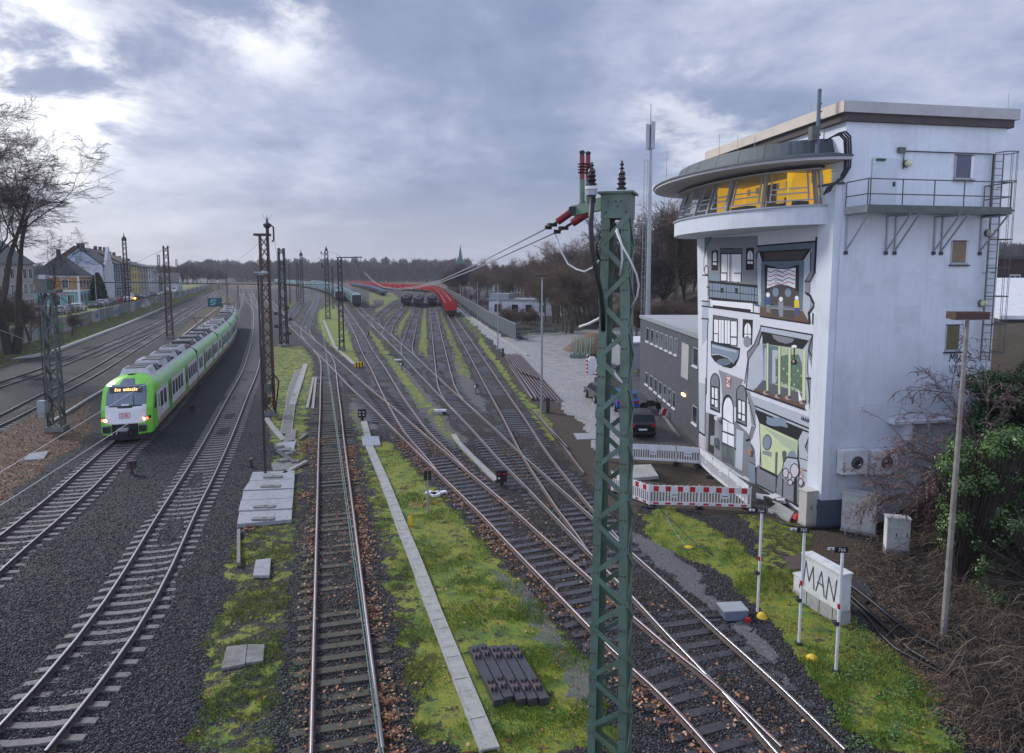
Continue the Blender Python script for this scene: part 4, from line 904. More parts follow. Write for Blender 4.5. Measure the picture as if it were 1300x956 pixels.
# real doors and fittings in the mural wall
def wallbox(name, m, p0, p1, dep, par=tw):
    a = onmural(*p0); b_ = onmural(*p1); w = MB(); w.bb((.3 - dep, min(a.y, b_.y), min(a.z, b_.z)), (.292, max(a.y, b_.y), max(a.z, b_.z)), m); return w.build(name, par)
def z8(x, y): return (880 + x / 7.967, 480 + y / 7.967)
wallbox('door', mat('dark_grey_door', (.03, .033, .038), .4), z8(155, 740), z8(222, 380), .035)
dd = wallbox('door', M_door, z8(430, 900), z8(515, 545), .03); wallbox('handle', M_black, z8(432, 720), z8(438, 705), .07, dd)
wallbox('letter_box', M_frame, z8(214, 665), z8(255, 600), .25); wallbox('lamp', M_white, z8(255, 415), z8(285, 398), .25)
wallbox('bell_lamp', mat('copper_lamp', (.35, .2, .14), .4), z8(575, 770), z8(610, 735), .14)
# railway logo tile
a = onmural(*zoomed(880, 390, 8.69, [(395, 825)])[0]); w = MB(); w.bb((.262, a.y - .26, a.z - .33), (.284, a.y + .26, a.z + .33), M_white); lg = w.build('logo_tile', tw)
for p, q in (((-.22, -.29), (.22, -.29)), ((.22, -.29), (.22, .29)), ((.22, .29), (-.22, .29)), ((-.22, .29), (-.22, -.29))): pass
w = MB()
for (y0, y1, z0, z1) in ((-.25, .25, .27, .315), (-.25, .25, -.315, -.27), (-.25, -.205, -.27, .27), (.205, .25, -.27, .27)): w.bb((.256, a.y + y0, a.z + z0), (.261, a.y + y1, a.z + z1), M_red)
w.build('logo_frame', lg)
text('lettering', 'DB', .40, M_red, lg, face_matrix((.258, a.y, a.z), (0, -1, 0), (0, 0, 1)))
# sprayed writing on the end wall
for (x0_, x1_, z0_, z1_) in ((.9, 2.2, 5.3, 5.34), (2.9, 4.1, 8.2, 8.9), (3.6, 4.5, 10.2, 10.24), (1.2, 1.9, 9.3, 9.8), (4.4, 5.1, 4.6, 5.4)):
    w = MB(); w.bb((x0_, -.004, z0_), (x1_, -.0005, z1_), mat('render_patch', (.56, .60, .65), .9, var=.08, scale=2)); w.build('plaster_patch', tw)
gra = MB()
def spray(pts, wd, m, y_=-.004):
    q = [onfront(1180 + a_ / 9.56, 380 + b_ / 9.56) for a_, b_ in pts]
    for i in range(len(q) - 1):
        a_, b_ = q[i], q[i + 1]; e_ = Vector((b_.x - a_.x, 0, b_.z - a_.z)).normalized(); nn = Vector((-e_.z, 0, e_.x)) * wd / 2; e_ *= wd * .4
        gra.add([(a_ - e_ + nn).xz.to_3d() * 0 + Vector(((a_ - e_ + nn).x, y_, (a_ - e_ + nn).z)), Vector(((a_ - e_ - nn).x, y_, (a_ - e_ - nn).z)), Vector(((b_ + e_ - nn).x, y_, (b_ + e_ - nn).z)), Vector(((b_ + e_ + nn).x, y_, (b_ + e_ + nn).z))], [(0, 1, 2, 3)], m)
M_sp = mat('black_spray_paint', (.05, .05, .07), .7); M_sp2 = mat('faded_spray_paint', (.20, .21, .26), .8)
spray([(240, 755), (262, 665), (275, 720), (300, 660), (298, 750)], .055, M_sp, -.004); spray([(318, 670), (345, 690), (330, 712), (355, 735), (320, 765), (318, 670)], .05, M_sp, -.006)
spray([(375, 680), (360, 720), (385, 750)], .045, M_sp, -.008); spray([(450, 610), (470, 650), (505, 670), (460, 700), (510, 705)], .05, M_sp, -.010); spray(oval(505, 790, 60, 52), .03, M_sp, -.012)
spray([(240, 800), (255, 900)], .035, M_sp2, -.014); spray(oval(290, 850, 22, 48), .035, M_sp2, -.016); spray([(325, 800), (335, 880), (355, 900), (360, 800)], .035, M_sp2, -.018); spray([(375, 800), (380, 900)], .035, M_sp2, -.020)
gra.build('graffiti', tw)

# ------------------------------------------------------------------ generic builders
def lattice(mb, c0, c1, w0, d0, w1, d1, rz, m, leg=.08, bar=.05, step=None, flat=True, faces=(0, 1, 2, 3)):
    """four-legged lattice column from c0 (bottom) to c1 (top)"""
    c0 = Vector(c0); c1 = Vector(c1); R = Matrix.Rotation(rz, 3, 'Z'); Hh = (c1 - c0).length
    def corner(k, f):
        sx, sy = ((-1, -1), (1, -1), (1, 1), (-1, 1))[k % 4]; w_ = w0 + (w1 - w0) * f; d_ = d0 + (d1 - d0) * f
        return c0.lerp(c1, f) + R @ Vector((sx * (w_ / 2), sy * (d_ / 2), 0))
    for k in range(4):
        sx, sy = ((-1, -1), (1, -1), (1, 1), (-1, 1))[k]; a, b_ = corner(k, 0), corner(k, 1)
        ox = R @ Vector((-sx * leg / 2, 0, 0)); oy = R @ Vector((0, -sy * leg / 2, 0)); t_ = leg * .14
        if flat:
            fx = R @ Vector((1, 0, 0)); fy = R @ Vector((0, 1, 0))
            mb.beam(a + ox, b_ + ox, t_, leg, m, up=fx) ; mb.beam(a + oy + ox * .14, b_ + oy + ox * .14, t_, leg, m, up=fy)
        else: mb.beam(a, b_, leg, leg, m)
    n = max(2, int(Hh / (step or w0 * 1.05)))
    for face in faces:
        for k in range(n):
            f0, f1 = k / n, (k + 1) / n; p, q = (face, face + 1) if (k + face) % 2 else (face + 1, face)
            a, b_ = corner(p, f0), corner(q, f1); nn = (corner(face + 1, 0) - corner(face, 0)).cross(Vector((0, 0, 1))).normalized()
            mb.beam(a + nn * .012, b_ + nn * .012, .012 if flat else bar, bar, m, up=nn.cross((b_ - a).normalized())) if not flat else mb.beam(a + nn * .012, b_ + nn * .012, bar, .012, m, up=nn)
    return corner
def catline(a, b, sag, n=14):
    a = Vector(a); b = Vector(b); return [a.lerp(b, k / n) - Vector((0, 0, sag * 4 * (k / n) * (1 - k / n))) for k in range(n + 1)]
def loose(name, mb, base, label, cat, group=None, smooth=False):
    """one-mesh thing: vertices are moved so that the object's origin is its base"""
    b = Vector(base); mb.v = [(p[0] - b.x, p[1] - b.y, p[2] - b.z) for p in mb.v]
    o = mb.build(name, smooth=smooth); o.location = b; return tag(o, label, cat, group)
def insulator(mb, a, b, r, m, n=6, rings=4):
    a = Vector(a); b = Vector(b); mb.tube([a, b], r * .55, m, 8)
    for k in range(rings):
        f = (k + .5) / rings; c = a.lerp(b, f); d = (b - a).normalized() * r * .28; mb.tube([c - d, c, c + d], [r * .6, r, r * .6], m, 10)

# ------------------------------------------------------------------ foreground green mast
d_ = ray(781, 433).normalized(); MX = Vector((781 - 650, 0, 0)).x / FOC * 9.9; MB0 = Vector((MX + .02, 9.9, G)); ROT = math.radians(-19)
gm = thing('lattice_mast', MB0, 'near dark green riveted lattice mast carrying insulators and a short arm', 'lattice mast')
R3 = Matrix.Rotation(ROT, 3, 'Z')
w = MB(); top = 11.08
lattice(w, (0, 0, 0), (0, 0, top - G), .66, .66, .385, .385, ROT, M_green, leg=.115, bar=.07, step=.40)
w.build('lattice_column', gm)
w = MB()
for k in range(27):
    f = k / 27; hh_ = (top - G) * f + .22; half = (.66 + (.385 - .66) * f) / 2
    for sx in (-1, 1):
        for dx in (.03, .085): p = R3 @ Vector((sx * (half - dx), -half - .012, 0)); w.box((p.x, p.y, hh_), (.02, .014, .02), M_rust, rz=ROT); p = R3 @ Vector((-half - .012, sx * (half - dx), 0)); w.box((p.x, p.y, hh_ + .12), (.014, .02, .02), M_rust, rz=ROT)
w.build('rivets', gm)
w = MB(); w.box((0, 0, top + .14 - G), (.415, .415, .34), M_green, rz=ROT); w.box((0, 0, top + .325 - G), (.5, .5, .03), M_green, rz=ROT)
for fx, fz in ((-.1, .2), (.0, .2), (.08, .2), (-.13, .05), (.15, .05), (.03, .13)):
    p = R3 @ Vector((fx, -.21, 0)); w.box((p.x, p.y, top + fz - G), (.024, .012, .024), M_darksteel, rz=ROT)
    p = R3 @ Vector((-.21, fx, 0)); w.box((p.x, p.y, top + fz - G), (.012, .024, .024), M_darksteel, rz=ROT)
w.build('cap_plate', gm)
def mloc(px, py, Y): d = ray(px, py); t = Y / d.y; return Vector((d.x * t, Y, H + d.z * t)) - MB0
w = MB(); a = mloc(775, 258, 9.75); b_ = mloc(728, 268, 10.35); w.beam(a, b_, .09, .15, M_green); a2 = mloc(782, 252, 10.1); b2 = mloc(738, 263, 10.7); w.beam(a2, b2, .09, .13, M_green); w.beam(b_ + Vector((-.03, -.1, 0)), b2 + Vector((0, .15, 0)), .09, .11, M_darksteel); arm = w.build('arm', gm)
for (px, yt, yb, Y, sc_) in ((751, 206, 246, 9.6, 1.0), (789, 204, 251, 9.95, 1.0)):
    b_ = mloc(px, yb, Y); t_ = mloc(px, yt, Y); w = MB(); w.tube([b_ + Vector((0, 0, -.02)), b_ + Vector((0, 0, .09))], .075, M_galv, 12); w.tube([b_ + Vector((0, 0, .06)), b_ + Vector((0, 0, .10))], .085, M_white, 12)
    hh = t_.z - b_.z
    for k in range(4):
        z_ = b_.z + .13 + k * hh * .135; w.tube([(b_.x, b_.y, z_ - .03), (b_.x, b_.y, z_), (b_.x, b_.y, z_ + .03)], [.045, .078 - k * .008, .04], M_ceram, 14)
    w.tube([(b_.x, b_.y, b_.z + .1), (b_.x, b_.y, b_.z + hh * .62)], .042, M_ceram, 10)
    for k in range(3): z_ = b_.z + hh * (.68 + .11 * k); w.tube([(b_.x, b_.y, z_ - .015), (b_.x, b_.y, z_), (b_.x, b_.y, z_ + .015)], [.02, .036, .02], M_ceram, 10)
    w.tube([(b_.x, b_.y, b_.z + hh * .6), (b_.x, b_.y, t_.z)], .016, M_ceram, 8); w.build('insulator', gm)
w = MB(); q = mloc(751, 247, 9.6); w.cyl(q + Vector((0, 0, -.12)), q, .06, M_darksteel, 10); w.build('bushing', gm)
for (px, Y, yt) in ((739, 10.3, 197), (746.5, 10.7, 198)):
    b_ = mloc(px, 262, Y); m_ = mloc(px, 228, Y); t_ = mloc(px, yt, Y); w = MB(); w.cyl(b_, m_, .04, M_green, 10); w.cyl(m_, t_, .038, M_redins, 10)
    for k in range(4):
        z_ = m_.z + (t_.z - m_.z) * (.28 + .12 * k); w.tube([(m_.x, m_.y, z_ - .01), (m_.x, m_.y, z_), (m_.x, m_.y, z_ + .01)], [.05, .075, .05], M_ceram, 12)
    w.tube([t_, t_ + Vector((0, 0, .05)), t_ + Vector((0, 0, .07))], [.03, .045, .02], M_darksteel, 8); w.build('arrester', gm)
# tension insulators and the two feeder wires running to the far yard mast
wend = Vector((0, 0, 0))
for (pa, pb, pc, Y0, Y1) in (((725, 269), (708, 281), (694, 290), 10.35, 10.7), ((745, 271), (727, 283), (704, 296), 10.2, 10.7)):
    a, b_, c_ = mloc(*pa, Y0), mloc(*pb, Y0 + .1), mloc(*pc, Y1); w = MB(); w.tube([a.lerp(b_, -.03), a, b_, b_.lerp(a, -.03)], [.02, .062, .062, .02], M_redins, 12)
    w.build('tension_insulator', gm); w = MB(); w.tube([b_, c_], .02, M_darksteel, 6); w.box(b_.lerp(c_, .5), (.14, .07, .05), M_darksteel, rz=.5); w.box(b_.lerp(c_, .85), (.1, .05, .06), M_darksteel, rz=.3); w.build('clamp', gm)
w = MB(); w.tube([mloc(x, y, Y) for x, y, Y in ((752, 250, 9.55), (750, 285, 9.5), (752, 320, 9.5), (758, 350, 9.55), (763, 372, 9.6), (765, 395, 9.7), (766, 420, 9.75))], .035, M_black, 8)
w.build('hanging_cable', gm, smooth=True)
for pts, r_, m_ in (([(705, 298, 10.7), (712, 318, 10.6), (721, 335, 10.5), (732, 342, 10.3), (742, 345, 10.2), (752, 340, 10.1), (763, 328, 9.9)], .014, M_cablel),
                    ([(782, 293, 9.6), (790, 312, 9.4), (800, 330, 9.3), (808, 348, 9.3), (811, 362, 9.35), (809, 376, 9.45), (802, 390, 9.6)], .014, M_cablel),
                    ([(783, 290, 9.6), (789, 310, 9.6), (790, 330, 9.6), (787, 350, 9.65)], .016, M_cablel),
                    ([(736, 415, 10.4), (748, 411, 10.2), (760, 405, 10.0), (765, 400, 9.9)], .022, M_cablel),
                    ([(743, 278, 10.1), (752, 285, 10.), (760, 294, 9.9), (762, 302, 9.8)], .008, M_cabled), ([(762, 300, 9.6), (757, 310, 9.6), (758, 322, 9.6), (762, 330, 9.7)], .016, M_black),
                    ([(779, 470, 9.7), (783, 478, 9.65), (790, 486, 9.6)], .02, M_cablel)):
    w = MB(); w.tube([mloc(*p) for p in pts], r_, m_, 6); w.build('jumper_cable', gm, smooth=True)

# ------------------------------------------------------------------ catenary masts in the yard and along the line
def mast(px, py, ytop, wd, m, label, name='catenary_mast', dep=None, arms=(), extras=None, rz=.3, leg=None, lean=0, wtop=None, grp='lattice masts of the overhead line', base=None):
    b = base or PG(px, py); zt = Zat(ytop, px, b.x, b.y); r = thing(name, b, label, 'lattice mast', grp); h = zt - b.z
    w = MB(); lattice(w, (0, 0, 0), (lean, 0, h), wd, dep or wd, wtop or wd * .72, (wtop or wd * .72), rz, m, leg=leg or wd * .17, bar=wd * .11, step=wd * 1.25, flat=False)
    w.build('lattice_column', r)
    w = MB(); w.box((0, 0, .1), (wd * 1.5, wd * 1.5, .5), M_concd, rz=rz); w.build('foundation', r)
    return r, h, b
r, h, b = mast(73, 547, 372, .72, M_greysteel, 'weathered grey lattice mast with a box at its foot beside the front of the train', rz=.25, leg=.10, wtop=.6)
w = MB(); w.box((.05, 0, h + .12), (1.25, 1.1, .22), M_greysteel, rz=.25); w.box((-.05, -.2, h + .55), (.7, .6, .75), M_greysteel); w.box((.0, -.3, h + 1.05), (.45, .4, .25), M_galv); w.box((-.55, 0, h + .9), (.35, .5, .5), M_greysteel); w.build('head_platform', r)
w = MB(); w.box((-.45, -.6, 1.75), (.5, .4, .8), M_galv); w.box((-.45, -.6, 1.2), (.36, .3, .3), M_galv); w.cyl((-.45, -.6, 0), (-.45, -.6, 1.1), .04, M_galv, 8); w.build('cabinet', r)
w = MB(); w.tube([(-.3, -.5, h), (-.32, -.55, 4), (-.28, -.5, .3)], .03, M_black, 5); w.beam((.3, -.2, h + .2), (2.0, -.4, h - 1.0), .06, .06, M_greysteel); w.build('stay', r)
MAST_L = Vector((b.x, b.y, b.z + h))
r, h, b = mast(343, 527, 299, .62, M_rust, 'tall rusty lattice mast with a lantern shaped arrester on top', rz=.5, leg=.10, wtop=.52)
w = MB(); w.box((-.1, 0, h + .05), (1.0, .8, .16), M_darksteel); w.cyl((.28, 0, h), (.28, 0, h + .55), .12, M_darksteel, 8); w.lathe((.28, 0, h + .5), [(.12, 0), (.26, .12), (.3, .3), (.1, .42), (.06, .62), (.02, .85)], M_darksteel, 8)
for s_ in (-.35, 0, .35): w.cyl((.28, 0, h + .95), (.28 + s_, 0, h + 1.5), .012, M_darksteel, 4)
w.tube([(.5, 0, h + .75), (.72, 0, h + .6), (.72, 0, h - .3), (.6, 0, h - .45)], .06, M_darksteel, 6); w.build('arrester', r)
w = MB(); w.tube([(.4, -.3, 3.2), (.9, -.5, 2.6), (.6, -.6, .3)], .05, M_black, 5); w.box((.1, -.5, 2.1), (.45, .3, .6), M_greysteel); w.box((.05, -.5, 1.2), (.3, .25, .5), M_rust); w.build('cable_box', r)
MAST_M = Vector((b.x, b.y, b.z + h))
r, h, b = mast(361, 440, 315, .95, M_darksteel, 'plain black lattice mast right behind the tall rusty one', rz=.6, leg=.13)
w = MB()
for z_, l_ in ((3.6, 1.6), (2.6, -1.3), (1.6, 1.2), (4.4, -1.2), (5.2, 1.0)): w.beam((0, 0, z_), (l_, -.4, z_ + .2), .12, .12, M_darksteel); w.box((l_ * .7, -.4, z_ + .35), (.4, .3, .35), M_darksteel)
w.build('weights_and_brackets', r)
r, h, b = mast(434, 445, 327, .62, M_darksteel, 'slim mast with one long horizontal bracket arm and a hanging insulator', rz=.1, leg=.09)
w = MB(); w.beam((-.4, 0, h), (3.0, 0, h + .05), .12, .14, M_darksteel); w.beam((1.9, 0, h - .05), (2.45, 0, h - .85), .04, .04, M_darksteel); w.beam((2.9, 0, h - .05), (2.45, 0, h - .85), .04, .04, M_darksteel); w.box((2.45, 0, h - 1.05), (.12, .12, .35), M_darksteel); w.build('bracket_arm', r)
MAST_Y = Vector((b.x + 2.5, b.y, b.z + h))
r, h, b = mast(416.5, 405, 319, .9, M_darksteel, 'dark lattice mast with small side insulators in front of the teal wagons', rz=.2, leg=.14)
w = MB(); w.beam((0, 0, h - .6), (-1.2, 0, h - .6), .12, .12, M_darksteel); w.box((-1.1, 0, h - .3), (.2, .2, .5), M_darksteel); w.box((-.7, 0, h - 3.4), (.8, .3, .3), M_darksteel); w.box((-1, 0, h - 3.0), (.25, .25, .7), M_darksteel); w.lathe((0, 0, h), [(.3, 0), (.35, .3), (.1, .9), (.03, 1.2)], M_darksteel, 8); w.build('insulators', r)
for px, py, yt, wd, lab in ((216, 430, 312, .85, 'rusty lattice mast standing behind the roof of the front train car'), (163, 402, 306, .9, 'dark mast rising in front of the brick and yellow houses'), (384, 388, 325, .8, 'far mast with pointed top behind the left black mast'), (378.5, 384, 333, .8, 'far plain mast beside the pointed one'), (368.5, 386, 335, .45, 'thin far mast with a small cross bar'),
                            (204, 383, 323, .9, 'slim lattice mast rising beside the far white barn'), (226, 374, 329, .8, 'first of the slim far masts left of the main line bend'), (238, 369, 333, .8, 'second of the slim far masts left of the main line bend'), (246, 365, 333, .9, 'third of the slim far masts left of the main line bend'), (423, 392, 338, .5, 'small far mast with short arm left of the bracket mast'), (289, 387, 347, .5, 'short far mast behind the rear end of the train'), (303, 392, 362, .5, 'low far mast at the bend beside the train tail')):
    r, h, b = mast(px, py, yt, wd, M_rust if px in (216, 204) else M_darksteel, lab, rz=.4)
    if px in (163, 384): w = MB(); w.lathe((0, 0, h), [(.25, 0), (.55, .1), (.5, .7), (.12, 1.2), (.05, 1.9)], M_darksteel, 8); w.build('arrester', r)
    if px == 423: w = MB(); w.beam((0, 0, h), (1.8, 0, h), .1, .1, M_darksteel); w.build('bracket_arm', r)
    if px == 216: M216 = Vector((b.x, b.y, b.z + h))
# thin lamp column between the slabs and the track
b = PG(337, 604); zt = Zat(349, 337, b.x, b.y); r = thing('lamp_post', b, 'thin dark lamp column with pale flat head beside the grey slabs', 'lamp post'); h = zt - b.z
w = MB(); w.tube([(0, 0, 0), (0, 0, h * .55), (0, 0, h)], [.07, .06, .045], M_darksteel, 8); w.build('pole', r)
w = MB(); w.tube([(0, 0, h), (.25, -.05, h + .1), (.55, -.1, h + .12)], [.04, .12, .03], M_galv, 8); w.box((.1, -.05, h + .13), (.5, .2, .05), M_galv); w.build('lamp_head', r)
# wires
def wire(pts, r_, m_, label, grp='overhead wires'):
    w = MB(); w.tube(pts, r_, m_, 5); return loose('overhead_wire', w, pts[0], label, 'overhead wire', grp, True)
def wp(px, py, Y): d = ray(px, py); t = Y / d.y; return Vector((d.x * t, Y, H + d.z * t))
for (a, b_, dx, lab) in (((694, 290), (462, 347), 0, 'upper of the two long wires sagging from the red insulators to the far yard'), ((704, 296), (464, 350), .5, 'lower of the two long wires sagging from the red insulators to the far yard')):
    A = wp(*a, 10.7); B = wp(*b_, 74); pts = catline(A, B, 0, 40)
    tgt = [(694 + dx * 20, 290 + dx * 12), (600, 338 + dx * 10), (560, 356 + dx * 5), (530, 364 + dx * 3), (505, 366.5 + dx * 3), (487, 364 + dx * 2), (474, 357 + dx * 2), (462, 345 + dx * 2)]; ysd = [10.7, 14.6, 19, 26, 37, 49, 60, 74]
    wire([wp(x, y, Y) for (x, y), Y in zip(tgt, ysd)], .012, M_cable, lab)
a, b_ = P(411, 430, 5.5), P(470, 867, 5.5); e_ = (b_ - a).normalized()
for k in range(2): wire([a - e_ * 25 + Vector((.035 * k, 0, .02 * k)), b_ + e_ * 10 + Vector((.035 * k, 0, .02 * k))], .0075, M_patina, 'pale green contact wire above the mossy track, one of a close pair')
for (p, q, k, zz) in (((0, 600), (166, 499), 0, 5.6), ((0, 642), (128, 560), 1, 5.6)):
    a, b_ = P(*p, zz), P(*q, zz); e_ = (b_ - a).normalized(); wire([a - e_ * 6, b_ + e_ * 4], .009, M_cablel, ('upper' if k == 0 else 'lower') + ' pale wire crossing the leafy strip left of the train')
A = wp(62, 357, MAST_L.y - .2); B = wp(345, 361, MAST_M.y); M_ = wp(216, 359, 52); wire([A, wp(120, 358.5, 47), M_, wp(290, 360.5, 50.5), B], .035, M_cabled, 'dark cross span cable between the grey mast and the rusty mast')
wire([B, wp(420, 361, 60)], .02, M_cabled, 'dark cross span cable running right from the rusty mast')
wire([wp(0, 419, 38), wp(37, 433, 42), wp(62, 445, 44)], .02, M_cable, 'pale stay wire running down to the grey mast at the left')
for pts, lab in (([(216, 313, 100), (190, 325, 140), (163, 338, 168)], 'fine wire between the rusty mast behind the train roof and the dark street mast'), ([(343, 297, 49), (300, 333, 120), (250, 340, 220)], 'fine wire running left from the top of the rusty mast'), ([(348, 300, 49), (352, 330, 60), (361, 316, 84)], 'fine wire from the rusty mast to the black mast'), ([(302, 405, 70), (332, 428, 60), (345, 440, 52)], 'dark wire crossing the rails right of the train tail'), ([(417, 320, 150), (400, 330, 190), (384, 336, 230)], 'fine wire between the far masts before the teal wagons'),
                 ([(434, 327, 90), (425, 321, 120), (416, 319, 150)], 'fine wire from the bracket mast to the mast with side insulators'), ([(340, 296, 49), (333, 330, 50), (328, 352, 51)], 'fine stay wire left of the rusty mast')):
    wire([wp(*p) for p in pts], .012 if pts[0][2] < 90 else .03, M_cabled, lab)

for key, y0, nm in (('B', 55, 'track right of the train'), ('A', 62, 'track under the train'), ('P', 45, 'main line track nearest the leafy strip'), ('Q', 50, 'main line track nearest the kerb'), ('D', 60, 'long diagonal track'), ('G', 60, 'ladder track')):
    l_ = TRW[key]; l_ = l_[(l_[:, 1] > y0) & (l_[:, 1] < 260)]; r = thing('overhead_line', (l_[0, 0], l_[0, 1], 0), 'thin overhead contact line above the ' + nm, 'overhead line', 'overhead wires'); cw, mw_, dw = MB(), MB(), MB(); sp = 100
    cw.tube([(p[0], p[1], 5.5) for p in l_[::12]], .010, M_cabled, 4)
    mp_ = [(p[0], p[1], 7.1 - 1.1 * 4 * ((k * 6 % sp) / sp) * (1 - (k * 6 % sp) / sp)) for k, p in enumerate(l_[::6])]; mw_.tube(mp_, .010, M_cabled, 4)
    for k in range(2, len(mp_), 2): dw.tube([mp_[k], (mp_[k][0], mp_[k][1], 5.5)], .006, M_cabled, 3)
    cw.build('contact_wire', r, rel=True); mw_.build('carrier_wire', r, rel=True); dw.build('dropper_wires', r, rel=True)
# ------------------------------------------------------------------ lamp posts of the yard road
def tlamp(px, py, ytop, label, m=M_galv, wd=1.9, name='lamp_post', base=None, lean=(0, 0), grp='lamp posts along the yard road', r0=.09, turned=0):
    b = base or PG(px, py); zt = Zat(ytop, px, b.x, b.y); h = zt - b.z; r = thing(name, b, label, 'lamp post', grp)
    w = MB(); w.tube([(0, 0, 0), (lean[0] * .5, lean[1] * .5, h * .5), (lean[0], lean[1], h)], [r0, r0 * .85, r0 * .6], m, 8); w.build('pole', r)
    w = MB(); w.box((lean[0], lean[1], h + .1), (wd, .42, .2), M_rust, rz=turned); w.box((lean[0], lean[1], h - .01), (wd * .8, .3, .03), M_galv, rz=turned); w.build('lamp_head', r)
tlamp(687.5, 524, 352, 'tall grey lamp post beside the stacked rails', wd=.95)
for px, py, yt, lab in ((632, 444, 360, 'second lamp post from the rail stack along the pale road'), (606.5, 408, 357, 'lamp post at the narrowing of the pale road'), (595.5, 397, 358, 'lamp post with white box near the red wagons'), (584.5, 388, 360, 'lamp post behind the front red wagon'), (567, 378, 362, 'far lamp post behind the bend of the red wagons')): tlamp(px, py, yt, lab, wd=1.5 if px > 600 else .5)
b = PG(1197, 815); b.z = tz(b.x, b.y) - .05
zt = Zat(405, 1232, b.x, b.y); tlamp(1197, 815, 405, 'leaning old concrete lamp post with long rusty crosshead before the brambles', m=mat('lichen_concrete_pole', (.27, .25, .22), .85, var=.3, scale=4, dirt=(.16, .11, .08), dirt_amt=.7), wd=.92, base=b, grp=None, r0=.085, lean=(.08, .0))
# telecom mast behind the annex
b = Vector((14.2, 72, G)); zt = Zat(190, 822, b.x, b.y); b.x = (822 - 650) / 867 * 71.5; r = thing('telecom_mast', b, 'tall slim galvanised telecom mast with antenna panels behind the dark annex', 'telecom mast'); h = zt - b.z
w = MB(); w.tube([(.18, 0, 0), (.10, 0, h)], [.30, .16], M_galv, 10); w.build('pole', r)
w = MB()
for s_ in (-.62, -.30): w.cyl((s_, -.1, 0), (s_ + .1, -.1, h - 1), .03, M_galv, 5)
for k in range(int(h / .6)): w.cyl((-.62, -.1, .3 + k * .6), (-.3, -.1, .3 + k * .6), .02, M_galv, 4)
for k in range(int(h / 2.5)): w.beam((-.3, -.1, .8 + k * 2.5), (.1, 0, .8 + k * 2.5), .05, .05, M_galv)
w.build('ladder', r)
w = MB(); w.box((-.25, -.1, h + 1.3), (.35, .3, 2.5), M_galv); w.box((.25, -.25, h + 1.4), (.42, .3, 2.7), M_galv); w.box((.1, .3, h + 1.3), (.4, .25, 2.5), M_greysteel); w.build('antenna_panel', r)
w = MB(); w.cyl((.05, 0, h + 2.5), (.05, 0, h + 4.6), .03, M_darksteel, 5); w.build('rod', r)

# ------------------------------------------------------------------ marker posts with number plates
for i, (px, py, yt, num, side) in enumerate(((961.5, 779, 648, '764', -1), (1014, 818, 672, '765', -1), (1061, 853, 697, '766', -1))):
    b = PG(px, py); zt = Zat(yt, px, b.x, b.y); h = zt - b.z
    r = thing('marker_post', b, 'thin white marker post with small plate numbered %s' % num, 'marker post', 'numbered white marker posts')
    w = MB(); w.cyl((0, 0, 0), (.02, 0, h), .042, M_white, 8); w.build('pole', r)
    w = MB(); w.cyl((0, 0, h * .52), (.0, 0, h * .56), .046, M_red, 8); w.build('red_band', r)
    w = MB(); w.box((-.05, .02, h * (.40 if i != 1 else .39)), (.12, .14, .10), M_darksteel); w.box((0, 0, .03), (.16, .16, .08), M_darksteel); w.build('clamp', r)
    w = MB(); w.box((-.04, -.05, h), (.34, .02, .15), M_black); w.box((-.28, -.03, h + .02), (.2, .02, .06), M_white); w.box((-.3, -.04, h + .02), (.05, .022, .03), M_black); pl = w.build('number_plate', r)
    text('numbers', num, .13, M_white, pl, face_matrix((-.03, -.063, h), (1, 0, 0), (0, 0, 1)), .001)

# ------------------------------------------------------------------ cabinets
def cabinet(name, c, sz, rz, m, label, cat='cabinet', plinth=.2, lid=True, doors=2, grp=None):
    r = thing(name, c, label, cat, grp, rz); w = MB(); w.box((0, 0, plinth + sz[2] / 2), sz, m); w.build('housing', r)
    w = MB(); w.box((0, 0, plinth / 2 - .15), (sz[0] + .04, sz[1] + .04, plinth + .29), M_conc); w.build('plinth', r)
    if lid: w = MB(); w.box((0, 0, plinth + sz[2] + .025), (sz[0] + .06, sz[1] + .06, .045), m); w.build('lid', r)
    for k in range(doors):
        w = MB(); x0 = -sz[0] / 2 + .03 + k * (sz[0] - .06) / doors; x1 = x0 + (sz[0] - .06) / doors - .02
        w.bb((x0, -sz[1] / 2 - .012, plinth + .05), (x1, -sz[1] / 2 - .001, plinth + sz[2] - .05), m); d = w.build('door', r)
        w = MB(); w.box((x1 - .06, -sz[1] / 2 - .022, plinth + sz[2] * .5), (.03, .02, .14), M_darksteel); w.build('handle', d)
    return r
M_cab = mat('mossy_white_cabinet', (.56, .56, .54), .7, var=.12, scale=2.5, dirt=(.22, .20, .15), dirt_amt=.75, dscale=3)
M_cabw = mat('grimy_white_cabinet', (.66, .67, .66), .6, var=.06, dirt=(.35, .36, .33), dirt_amt=.6, dscale=4)
def at(px, py): b = PG(px, py); return b
cabinet('cabinet', at(1029, 668) + Vector((0, .25, 0)), (.62, .45, 1.35), ANG + .12, mat('beige_cabinet', (.52, .50, .46), .6, var=.08, dirt=(.33, .28, .22), dirt_amt=.5), 'tall beige cabinet standing against the tower corner', plinth=.1)
cabinet('cabinet', at(1092, 678) + Vector((.1, .3, 0)), (1.25, .62, 1.45), -.62, M_cab, 'weathered wide concrete cabinet right of the tower corner', plinth=.12)
b = at(1141, 705); cabinet('cabinet', b + Vector((0, .2, .1)), (.78, .42, 1.15), -.25, M_cabw, 'white cabinet farthest right, below the brambles', plinth=.12)
